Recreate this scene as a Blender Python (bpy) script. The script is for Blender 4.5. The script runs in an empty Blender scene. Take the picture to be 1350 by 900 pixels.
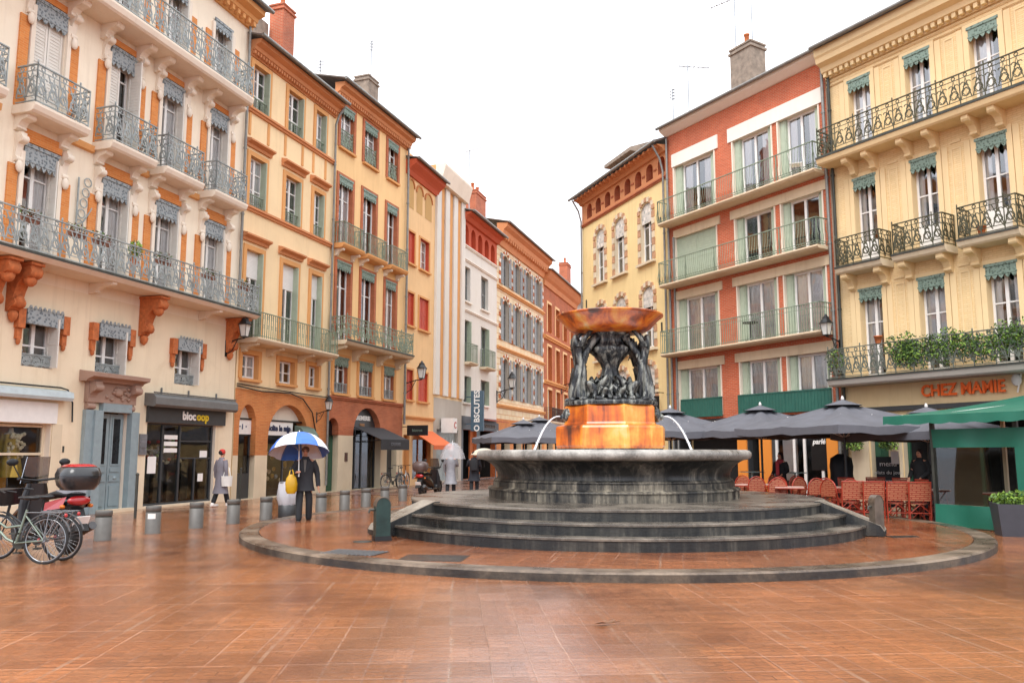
import bpy, bmesh, math, random
from mathutils import Vector, Matrix, Quaternion
random.seed(7)
R = math.radians
PI = math.pi
SC = bpy.context.scene
COL = SC.collection

# ---------------------------------------------------------------- camera model (28 mm, eye height 1.6 m)
FPX, SHIFT, HORIZON, EYE = 1050.0, 17.0, 597.0, 1.6
PITCH = math.atan((HORIZON - 450 - SHIFT) / FPX)


def view_ray(px, py):
    x = (px - 675) / FPX
    y = -(py - 450 - SHIFT) / FPX
    c, s = math.cos(PITCH), math.sin(PITCH)
    return Vector((x, c - s * y, s + c * y))


def ground_at(px, py, z=0.0):
    d = view_ray(px, py)
    t = (z - EYE) / d.z
    return Vector((d.x * t, d.y * t, z))


def at_depth(px, py, Y):
    d = view_ray(px, py)
    t = Y / d.y
    return Vector((d.x * t, Y, EYE + d.z * t))


# ---------------------------------------------------------------- mesh builder
class MB:
    def __init__(self):
        self.v, self.f, self.m, self.s = [], [], [], []
        self.M = None
        self.done = []

    def cut(self):
        """what was added so far becomes an object of its own when built"""
        if self.v:
            self.done.append((self.v, self.f, self.m, self.s))
            self.v, self.f, self.m, self.s = [], [], [], []
        return self

    def add(self, vs, fs, m=0, smooth=False):
        b = len(self.v)
        M = self.M
        if M is None:
            self.v.extend(tuple(p) for p in vs)
        else:
            self.v.extend(tuple(M @ Vector(p)) for p in vs)
        for f in fs:
            self.f.append(tuple(b + i for i in f))
            self.m.append(m)
            self.s.append(smooth)
        return self

    def box(self, x0, x1, y0, y1, z0, z1, m=0):
        if x0 > x1: x0, x1 = x1, x0
        if y0 > y1: y0, y1 = y1, y0
        if z0 > z1: z0, z1 = z1, z0
        vs = [(x0, y0, z0), (x1, y0, z0), (x1, y1, z0), (x0, y1, z0), (x0, y0, z1), (x1, y0, z1), (x1, y1, z1), (x0, y1, z1)]
        return self.add(vs, [(0, 3, 2, 1), (4, 5, 6, 7), (0, 1, 5, 4), (1, 2, 6, 5), (2, 3, 7, 6), (3, 0, 4, 7)], m)

    def cbox(self, x, y, z, sx, sy, sz, m=0):
        return self.box(x - sx / 2, x + sx / 2, y - sy / 2, y + sy / 2, z - sz / 2, z + sz / 2, m)

    def quad(self, a, b, c, d, m=0):
        return self.add([a, b, c, d], [(0, 1, 2, 3)], m)

    def prism(self, prof, u0, u1, m=0, axis='x', smooth=False):
        """closed profile of (p, q) swept from u0 to u1; axis x: p=y q=z; axis y: p=x q=z; axis z: p=x q=y"""
        n = len(prof)
        def P(u, p, q):
            return (u, p, q) if axis == 'x' else (p, u, q) if axis == 'y' else (p, q, u)
        vs = [P(u0, p, q) for p, q in prof] + [P(u1, p, q) for p, q in prof]
        fs = [(i, (i + 1) % n, n + (i + 1) % n, n + i) for i in range(n)]
        self.add(vs, fs, m, smooth)
        self.add(vs, [tuple(range(n))[::-1], tuple(range(n, 2 * n))], m)
        return self

    def tube(self, pts, r, n=6, m=0, smooth=True, caps=True, closed=False):
        pts = [Vector(p) for p in pts]
        k = len(pts)
        rs = r if isinstance(r, (list, tuple)) else [r] * k
        vs, up = [], None
        for i, p in enumerate(pts):
            if closed:
                t = pts[(i + 1) % k] - pts[i - 1]
            else:
                t = pts[min(i + 1, k - 1)] - pts[max(i - 1, 0)]
            if t.length < 1e-9: t = Vector((0, 0, 1))
            t.normalize()
            if up is None:
                up = Vector((0, 0, 1)) if abs(t.z) < .9 else Vector((1, 0, 0))
            a = t.cross(up)
            if a.length < 1e-6:
                a = t.cross(Vector((0, 1, 0.3)))
            a.normalize()
            b = t.cross(a).normalized()
            up = b * -1 if False else up
            for j in range(n):
                w = 2 * PI * j / n
                vs.append(p + (a * math.cos(w) + b * math.sin(w)) * rs[i])
        fs = []
        for i in range(k if closed else k - 1):
            i2 = (i + 1) % k
            for j in range(n):
                j2 = (j + 1) % n
                fs.append((i * n + j, i * n + j2, i2 * n + j2, i2 * n + j))
        self.add(vs, fs, m, smooth)
        if caps and not closed:
            self.add(vs[:n], [tuple(range(n))[::-1]], m)
            self.add(vs[-n:], [tuple(range(n))], m)
        return self

    def lathe(self, prof, n=24, c=(0, 0, 0), m=0, smooth=True, a0=0.0, a1=2 * PI, cap=True):
        full = abs(a1 - a0 - 2 * PI) < 1e-6
        k = n if full else n + 1
        vs = []
        for r, z in prof:
            for j in range(k):
                w = a0 + (a1 - a0) * j / n
                vs.append((c[0] + r * math.cos(w), c[1] + r * math.sin(w), c[2] + z))
        fs = []
        for i in range(len(prof) - 1):
            for j in range(n):
                j2 = (j + 1) % k
                fs.append((i * k + j, i * k + j2, (i + 1) * k + j2, (i + 1) * k + j))
        self.add(vs, fs, m, smooth)
        if full and cap:
            if prof[0][0] > 1e-4: self.add(vs[:k], [tuple(range(k))[::-1]], m)
            if prof[-1][0] > 1e-4: self.add(vs[-k:], [tuple(range(k))], m)
        return self

    def ball(self, c, r, n=12, rings=8, m=0, smooth=True):
        rx, ry, rz = (r, r, r) if not isinstance(r, (tuple, list)) else r
        vs = [(c[0], c[1], c[2] - rz)]
        for i in range(1, rings):
            ph = -PI / 2 + PI * i / rings
            for j in range(n):
                w = 2 * PI * j / n
                vs.append((c[0] + rx * math.cos(ph) * math.cos(w), c[1] + ry * math.cos(ph) * math.sin(w), c[2] + rz * math.sin(ph)))
        vs.append((c[0], c[1], c[2] + rz))
        fs = []
        for j in range(n):
            fs.append((0, 1 + (j + 1) % n, 1 + j))
            fs.append((len(vs) - 1, 1 + (rings - 2) * n + j, 1 + (rings - 2) * n + (j + 1) % n))
        for i in range(rings - 2):
            for j in range(n):
                a, b = 1 + i * n + j, 1 + i * n + (j + 1) % n
                fs.append((a, b, b + n, a + n))
        return self.add(vs, fs, m, smooth)

    def loft(self, rings, m=0, smooth=True, caps=True):
        n = len(rings[0])
        vs = [p for r in rings for p in r]
        fs = []
        for i in range(len(rings) - 1):
            for j in range(n):
                j2 = (j + 1) % n
                fs.append((i * n + j, i * n + j2, (i + 1) * n + j2, (i + 1) * n + j))
        self.add(vs, fs, m, smooth)
        if caps:
            self.add(rings[0], [tuple(range(n))[::-1]], m)
            self.add(rings[-1], [tuple(range(n))], m)
        return self

    def ribbon(self, pts, w, t, m=0, closed=False):
        """flat iron bar following (s, z) points; w across, t thick along y"""
        k = len(pts)
        vs = []
        for i, (s, z) in enumerate(pts):
            if closed:
                a, b = pts[i - 1], pts[(i + 1) % k]
            else:
                a, b = pts[max(i - 1, 0)], pts[min(i + 1, k - 1)]
            dx, dz = b[0] - a[0], b[1] - a[1]
            l = math.hypot(dx, dz) or 1
            nx, nz = -dz / l * w / 2, dx / l * w / 2
            vs += [(s + nx, -t / 2, z + nz), (s - nx, -t / 2, z - nz), (s - nx, t / 2, z - nz), (s + nx, t / 2, z + nz)]
        fs = []
        for i in range(k if closed else k - 1):
            i2 = (i + 1) % k
            for j in range(4):
                fs.append((i * 4 + j, i * 4 + (j + 1) % 4, i2 * 4 + (j + 1) % 4, i2 * 4 + j))
        return self.add(vs, fs, m)

    def build(self, name, mats, parent=None, loc=None, flip=False):
        if self.done:
            self.cut()
            first = None
            for v, f, m, s in self.done:
                one = MB()
                one.v, one.f, one.m, one.s = v, f, m, s
                o = one.build(name, mats, parent, loc)
                first = first or o
            return first
        me = bpy.data.meshes.new(name)
        me.from_pydata(self.v, [], self.f)
        if not isinstance(mats, (list, tuple)): mats = [mats]
        for x in mats: me.materials.append(x)
        me.polygons.foreach_set('material_index', self.m)
        me.polygons.foreach_set('use_smooth', self.s)
        me.update()
        o = bpy.data.objects.new(name, me)
        COL.objects.link(o)
        if parent is not None: o.parent = parent
        if loc is not None: o.location = loc
        return o


def empty(name, loc=(0, 0, 0), rz=0.0):
    o = bpy.data.objects.new(name, None)
    o.empty_display_size = .2
    COL.objects.link(o)
    o.location = loc
    o.rotation_euler = (0, 0, rz)
    return o


def tag(o, label=None, cat=None, group=None, kind=None):
    if label: o['label'] = label
    if cat: o['category'] = cat
    if group: o['group'] = group
    if kind: o['kind'] = kind
    return o


def children_of(o):
    return [c for c in SC.objects if c.parent == o]


def copy_tree(o, parent=None, kids=None):
    if kids is None:
        kids = {}
        for c in SC.objects:
            if c.parent: kids.setdefault(c.parent.name, []).append(c)
    c = o.copy()
    COL.objects.link(c)
    c.parent = parent
    for ch in kids.get(o.name, []):
        copy_tree(ch, c, kids)
    return c


def place(o, x, y, z=0.0, rz=0.0):
    o.location = (x, y, z)
    o.rotation_euler = (0, 0, rz)
    return o


def text_mesh(body, size, depth=.01, align='CENTER', bold=0.0, shear=0.0, sx=1.0):
    cu = bpy.data.curves.new('lettering', 'FONT')
    cu.body = body
    cu.size = size
    cu.extrude = depth
    cu.align_x = align
    cu.align_y = 'CENTER'
    cu.offset = bold
    cu.shear = shear
    cu.resolution_u = 3
    ob = bpy.data.objects.new('lettering', cu)
    COL.objects.link(ob)
    dg = bpy.context.evaluated_depsgraph_get()
    me = bpy.data.meshes.new_from_object(ob.evaluated_get(dg))
    bpy.data.objects.remove(ob)
    bpy.data.curves.remove(cu)
    # stand the text up: x stays, y -> z, facing -y
    me.transform(Matrix.Rotation(PI / 2, 4, 'X') @ Matrix.Diagonal((sx, 1, 1, 1)))
    return me


def lettering(body, size, mat, parent, loc, rz=0.0, depth=.01, bold=0.0, name='lettering', shear=0.0, sx=1.0, ry=0.0):
    me = text_mesh(body, size, depth, bold=bold, shear=shear, sx=sx)
    me.materials.clear()
    me.materials.append(mat)
    o = bpy.data.objects.new(name, me)
    COL.objects.link(o)
    o.parent = parent
    o.location = loc
    o.rotation_euler = (0, ry, rz)
    return o


def skin_object(name, verts, edges, radii, mat, parent=None, sub=2, root=0, loc=None):
    me = bpy.data.meshes.new(name)
    me.from_pydata([tuple(v) for v in verts], edges, [])
    ob = bpy.data.objects.new(name, me)
    COL.objects.link(ob)
    md = ob.modifiers.new('skin', 'SKIN')
    md.use_smooth_shade = True
    md.branch_smoothing = .6
    for i, sv in enumerate(me.skin_vertices[0].data):
        r = radii[i]
        sv.radius = (r, r) if not isinstance(r, (tuple, list)) else r
        sv.use_root = (i == root)
    sb = ob.modifiers.new('sub', 'SUBSURF')
    sb.levels = sb.render_levels = sub
    dg = bpy.context.evaluated_depsgraph_get()
    m2 = bpy.data.meshes.new_from_object(ob.evaluated_get(dg))
    ob.modifiers.clear()
    ob.data = m2
    bpy.data.meshes.remove(me)
    m2.name = name
    m2.materials.clear()
    m2.materials.append(mat)
    for p in m2.polygons: p.use_smooth = True
    if parent is not None: ob.parent = parent
    if loc is not None: ob.location = loc
    return ob


def arc(cx, cz, r, a0, a1, n=8):
    return [(cx + r * math.cos(a0 + (a1 - a0) * i / n), cz + r * math.sin(a0 + (a1 - a0) * i / n)) for i in range(n + 1)]
# ---------------------------------------------------------------- materials
def lin(h):
    h = h.lstrip('#')
    def f(c):
        c = int(c, 16) / 255
        return c / 12.92 if c <= .04045 else ((c + .055) / 1.055) ** 2.4
    return (f(h[0:2]), f(h[2:4]), f(h[4:6]), 1.0)


def shade(c, k):
    return (min(c[0] * k, 1), min(c[1] * k, 1), min(c[2] * k, 1), 1)


def new_mat(name):
    m = bpy.data.materials.new(name)
    m.use_nodes = True
    nt = m.node_tree
    return m, nt, nt.nodes['Principled BSDF'], nt.nodes.new, nt.links.new


def coords(nt, kind='Object', scale=(1, 1, 1)):
    tc = nt.nodes.new('ShaderNodeTexCoord')
    mp = nt.nodes.new('ShaderNodeMapping')
    mp.inputs['Scale'].default_value = scale
    nt.links.new(tc.outputs[kind], mp.inputs['Vector'])
    return mp.outputs['Vector']


def noise(nt, vec, scale, detail=4, rough=.55, dist=0.0):
    n = nt.nodes.new('ShaderNodeTexNoise')
    n.inputs['Scale'].default_value = scale
    n.inputs['Detail'].default_value = detail
    n.inputs['Roughness'].default_value = rough
    n.inputs['Distortion'].default_value = dist
    nt.links.new(vec, n.inputs['Vector'])
    return n.outputs['Fac']


def ramp(nt, fac, stops):
    r = nt.nodes.new('ShaderNodeValToRGB')
    els = r.color_ramp.elements
    while len(els) < len(stops): els.new(.5)
    for e, (p, c) in zip(els, stops):
        e.position = p
        e.color = c if len(c) == 4 else (*c, 1)
    nt.links.new(fac, r.inputs['Fac'])
    return r.outputs['Color']


def mixc(nt, fac, a, b, mode='MIX'):
    n = nt.nodes.new('ShaderNodeMix')
    n.data_type = 'RGBA'
    n.blend_type = mode
    ins = [s for s in n.inputs if s.type == 'RGBA']
    fs = [s for s in n.inputs if s.type == 'VALUE'][0]
    for sock, v in ((fs, fac), (ins[0], a), (ins[1], b)):
        if isinstance(v, bpy.types.NodeSocket):
            nt.links.new(v, sock)
        else:
            sock.default_value = v
    return [s for s in n.outputs if s.type == 'RGBA'][0]


def bump(nt, b, height, strength=.3, dist=.02):
    n = nt.nodes.new('ShaderNodeBump')
    n.inputs['Strength'].default_value = strength
    n.inputs['Distance'].default_value = dist
    nt.links.new(height, n.inputs['Height'])
    nt.links.new(n.outputs['Normal'], b.inputs['Normal'])


def math_node(nt, op, a, b=None):
    n = nt.nodes.new('ShaderNodeMath')
    n.operation = op
    for i, v in enumerate((a, b)):
        if v is None: continue
        if isinstance(v, bpy.types.NodeSocket): nt.links.new(v, n.inputs[i])
        else: n.inputs[i].default_value = v
    return n.outputs[0]


def stucco(name, col, var=.12, rough=.85, grime=.25, scale=1.0):
    """painted render: broad patches, vertical rain streaks, fine grain"""
    m, nt, b, N, L = new_mat(name)
    v = coords(nt)
    big = noise(nt, v, .5 * scale, 5, .6)
    c1 = ramp(nt, big, [(.3, shade(col, 1 - var)), (.7, shade(col, 1 + var * .6))])
    st = noise(nt, coords(nt, scale=(2.2, 2.2, .16)), 1.6, 5, .65)
    sm = ramp(nt, st, [(.52, (0, 0, 0)), (.78, (1, 1, 1))])
    dirt = (col[0] * .62, col[1] * .56, col[2] * .5, 1)
    fac = math_node(nt, 'MULTIPLY', sm, grime)
    c2 = mixc(nt, fac, c1, dirt)
    pt = ramp(nt, noise(nt, coords(nt, scale=(1, 1, .7)), 1.1 * scale, 7, .72, .6), [(.54, (0, 0, 0)), (.66, (1, 1, 1))])
    c2 = mixc(nt, math_node(nt, 'MULTIPLY', pt, min(.6, grime * .9)), c2, (col[0] * .84, col[1] * .8, col[2] * .74, 1))
    run = ramp(nt, noise(nt, coords(nt, scale=(9, 9, .12)), 1.0, 3, .6), [(.6, (0, 0, 0)), (.72, (1, 1, 1))])
    c2 = mixc(nt, math_node(nt, 'MULTIPLY', run, grime * .6), c2, (col[0] * .7, col[1] * .66, col[2] * .62, 1))
    L(c2, b.inputs['Base Color'])
    b.inputs['Roughness'].default_value = rough
    bump(nt, b, noise(nt, v, 14, 6, .7), .25, .012)
    return m


def plain(name, col, rough=.5, metal=0.0, var=.1, scale=6.0, bumpy=.1, spec=None, coat=0.0):
    m, nt, b, N, L = new_mat(name)
    v = coords(nt)
    n = noise(nt, v, scale, 5, .6)
    L(ramp(nt, n, [(.28, shade(col, 1 - var)), (.72, shade(col, 1 + var))]), b.inputs['Base Color'])
    b.inputs['Roughness'].default_value = rough
    b.inputs['Metallic'].default_value = metal
    if spec is not None: b.inputs['Specular IOR Level'].default_value = spec
    if coat: b.inputs['Coat Weight'].default_value = coat
    if bumpy: bump(nt, b, noise(nt, v, scale * 4, 4, .6), bumpy, .01)
    return m


def wall_uv(nt):
    """brick coordinates on a facade: along the wall, up"""
    tc = nt.nodes.new('ShaderNodeTexCoord')
    sp = nt.nodes.new('ShaderNodeSeparateXYZ')
    cb = nt.nodes.new('ShaderNodeCombineXYZ')
    nt.links.new(tc.outputs['Object'], sp.inputs[0])
    s = math_node(nt, 'ADD', sp.outputs['X'], sp.outputs['Y'])
    nt.links.new(s, cb.inputs['X'])
    nt.links.new(sp.outputs['Z'], cb.inputs['Y'])
    return cb.outputs[0], tc.outputs['Object']


def brick(name, c1, c2, mortar, bw=.24, bh=.065, ms=.012, rough=.85, blotch=.35):
    m, nt, b, N, L = new_mat(name)
    uv, ob = wall_uv(nt)
    t = N('ShaderNodeTexBrick')
    t.inputs['Color1'].default_value = c1
    t.inputs['Color2'].default_value = c2
    t.inputs['Mortar'].default_value = mortar
    t.inputs['Scale'].default_value = 1
    t.inputs['Brick Width'].default_value = bw
    t.inputs['Row Height'].default_value = bh
    t.inputs['Mortar Size'].default_value = ms
    t.inputs['Mortar Smooth'].default_value = .3
    L(uv, t.inputs['Vector'])
    n = noise(nt, ob, .9, 5, .65)
    k = ramp(nt, n, [(.3, (1 - blotch, 1 - blotch, 1 - blotch)), (.7, (1.08, 1.05, 1.0))])
    L(mixc(nt, 1.0, t.outputs['Color'], k, 'MULTIPLY'), b.inputs['Base Color'])
    b.inputs['Roughness'].default_value = rough
    inv = math_node(nt, 'SUBTRACT', 1.0, t.outputs['Fac'])
    bump(nt, b, inv, .5, .01)
    return m


def glass(name, tint=(1, 1, 1, 1), refl=.25, wave=.12, fres=1.3):
    m, nt, b, N, L = new_mat(name)
    nt.nodes.remove(b)
    out = nt.nodes['Material Output']
    tr, gl, mx, fr = N('ShaderNodeBsdfTransparent'), N('ShaderNodeBsdfGlossy'), N('ShaderNodeMixShader'), N('ShaderNodeFresnel')
    tr.inputs['Color'].default_value = tint
    gl.inputs['Roughness'].default_value = .03
    gl.inputs['Color'].default_value = (.95, .97, 1, 1)
    fr.inputs['IOR'].default_value = 1.5
    add = math_node(nt, 'ADD', math_node(nt, 'MULTIPLY', fr.outputs[0], fres), refl - .05)
    cl = math_node(nt, 'MINIMUM', add, 1.0)
    L(cl, mx.inputs[0]); L(tr.outputs[0], mx.inputs[1]); L(gl.outputs[0], mx.inputs[2])
    # slightly wavy panes
    nn = noise(nt, coords(nt), 1.3, 2, .5)
    bp = N('ShaderNodeBump'); bp.inputs['Strength'].default_value = wave; bp.inputs['Distance'].default_value = .03
    L(nn, bp.inputs['Height']); L(bp.outputs[0], gl.inputs['Normal'])
    L(mx.outputs[0], out.inputs['Surface'])
    return m


def emit(name, col, s):
    m, nt, b, N, L = new_mat(name)
    b.inputs['Base Color'].default_value = col
    b.inputs['Emission Color'].default_value = col
    b.inputs['Emission Strength'].default_value = s
    return m


M = {}
M['cream'] = stucco('cream_render', lin('#efe2cc'), .07, grime=.32)
M['cream_low'] = stucco('cream_render_lower', lin('#ead9bc'), .1, grime=.4)
M['cream_trim'] = stucco('cream_stone_trim', lin('#e8dccb'), .08, grime=.3)
M['orange_brick'] = brick('orange_brick_strip', lin('#dc8d48'), lin('#d07c3a'), lin('#d59a64'), .22, .06, .008, blotch=.15)
M['terracotta'] = plain('terracotta', lin('#b96a3c'), .85, var=.3, scale=9, bumpy=.5)
M['orange_trim'] = stucco('orange_trim', lin('#d99e62'), .1, grime=.25)
M['orange_cornice'] = stucco('orange_cornice', lin('#cd8a5c'), .1, grime=.3)
M['yellow_b'] = stucco('pale_yellow_render', lin('#efd4a8'), .08, grime=.35)
M['yellow_c'] = stucco('warm_yellow_render', lin('#efc78f'), .09, grime=.35)
M['yellow_d'] = stucco('apricot_render', lin('#ecc592'), .09, grime=.35)
M['yellow_j'] = stucco('soft_yellow_render', lin('#ead097'), .09, grime=.38)
M['arch_brick'] = brick('arcade_brick', lin('#d38748'), lin('#c4733a'), lin('#cc9060'), .26, .055, .01, blotch=.25)
M['arch_brick_red'] = brick('red_arcade_brick', lin('#c06c45'), lin('#ae5a38'), lin('#bb7e5e'), .26, .055, .01, blotch=.3)
M['red_brick'] = brick('red_brick_facing', lin('#cc6540'), lin('#bc5430'), lin('#c08a70'), .23, .068, .012, blotch=.18)
M['yellow_brick'] = brick('yellow_brick_facing', lin('#ead0a2'), lin('#e3c796'), lin('#d8ba8a'), .24, .066, .008, blotch=.12)
M['yellow_stone'] = stucco('yellow_stone_trim', lin('#e5ca9b'), .08, grime=.25)
M['pale_stone'] = stucco('pale_stone', lin('#d9c9ad'), .15, grime=.4)
M['grey_stone'] = stucco('grey_render', lin('#b9b2a8'), .1, grime=.3)
M['white_wall'] = stucco('white_render', lin('#dcd8d0'), .06, grime=.25)
M['red_band'] = stucco('red_painted_band', lin('#c25a3a'), .1, grime=.2)
M['white'] = plain('white_paint', lin('#e6e4e0'), .45, var=.05)
M['white_trim'] = stucco('white_lintel_paint', lin('#e9e2d8'), .05, grime=.15)
M['shutter_white'] = plain('white_shutter_paint', lin('#dcd8cf'), .55, var=.06)
M['shutter_green'] = plain('pale_green_shutter', lin('#a9b5a0'), .6, var=.08)
M['shutter_grey'] = plain('grey_shutter', lin('#8d9192'), .6, var=.12)
M['shutter_red'] = plain('red_shutter', lin('#c04a30'), .6, var=.1)
M['green_panel'] = plain('dark_green_sheet', lin('#2f6257'), .45, var=.12)
M['green_door'] = plain('green_door_paint', lin('#2c5440'), .45, var=.1)
M['blue_door'] = plain('grey_blue_door_paint', lin('#8b9ba0'), .5, var=.1)
M['lambrequin'] = None
M['iron_grey'] = plain('weathered_grey_iron', lin('#969e9e'), .6, .2, var=.3, scale=3)
M['iron_green'] = plain('grey_green_iron', lin('#84927f'), .6, .2, var=.25, scale=3)
M['iron_mid'] = plain('mid_grey_iron', lin('#62685f'), .6, .2, var=.3, scale=3)
M['iron_dark'] = plain('dark_iron', lin('#3d3f3a'), .55, .3, var=.3, scale=4)
M['iron_olive'] = plain('olive_iron', lin('#4b4a38'), .6, .2, var=.3, scale=4)
M['black'] = plain('black_metal', lin('#1d1e20'), .4, .2, var=.2)
M['charcoal'] = plain('charcoal_paint', lin('#3b3d3f'), .45, var=.1)
M['zinc'] = plain('zinc_pipe', lin('#84837f'), .5, .4, var=.2)
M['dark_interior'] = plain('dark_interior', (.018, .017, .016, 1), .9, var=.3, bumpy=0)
M['warm_interior'] = plain('shop_interior', (.10, .065, .03, 1), .9, var=.6, scale=1.5, bumpy=0)
M['curtain'] = plain('white_net_curtain', lin('#ecebea'), .9, var=.06, bumpy=0)
M['glass'] = glass('window_glass', refl=.2)
M['shop_glass'] = glass('shop_glass', refl=.06)
M['roof_tile'] = plain('weathered_roof_tile', lin('#8d7767'), .8, var=.35, scale=5, bumpy=.4)
M['slate'] = plain('grey_roof_edge', lin('#6a6560'), .7, var=.25, scale=5, bumpy=.3)
M['chimney_brick'] = brick('chimney_brick', lin('#c76a48'), lin('#b65a3a'), lin('#b98a70'), .22, .07, .012)
M['chimney_grey'] = plain('weathered_chimney', lin('#8a7d70'), .9, var=.35, scale=4, bumpy=.6)
M['steel'] = plain('galvanised_steel', lin('#9a9da0'), .35, .7, var=.1)
M['white_letters'] = plain('white_lettering', lin('#f2f0ec'), .5, var=.02, bumpy=0)
M['plant'] = plain('balcony_leaf', lin('#4f6b30'), .6, var=.45, scale=14, bumpy=.1)
M['plant_dark'] = plain('dark_leaf', lin('#3a5530'), .6, var=.45, scale=14, bumpy=.1)
M['plant_light'] = plain('light_leaf', lin('#7c9a3a'), .6, var=.35, scale=14, bumpy=.1)


def lambrequin_mat():
    m, nt, b, N, L = new_mat('pierced_zinc_valance')
    v = coords(nt)
    vo = N('ShaderNodeTexVoronoi'); vo.inputs['Scale'].default_value = 13
    L(v, vo.inputs['Vector'])
    c = ramp(nt, vo.outputs['Distance'], [(.25, lin('#5e6970')), (.5, lin('#98a1a4'))])
    L(c, b.inputs['Base Color'])
    b.inputs['Roughness'].default_value = .55
    bump(nt, b, vo.outputs['Distance'], .6, .02)
    return m
M['lambrequin'] = lambrequin_mat()


def lambrequin_green():
    m, nt, b, N, L = new_mat('pierced_green_valance')
    v = coords(nt)
    vo = N('ShaderNodeTexVoronoi'); vo.inputs['Scale'].default_value = 14
    L(v, vo.inputs['Vector'])
    c = ramp(nt, vo.outputs['Distance'], [(.25, lin('#4c5f54')), (.5, lin('#7c9184'))])
    L(c, b.inputs['Base Color'])
    b.inputs['Roughness'].default_value = .55
    bump(nt, b, vo.outputs['Distance'], .6, .02)
    return m
M['lambrequin_green'] = lambrequin_green()
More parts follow.
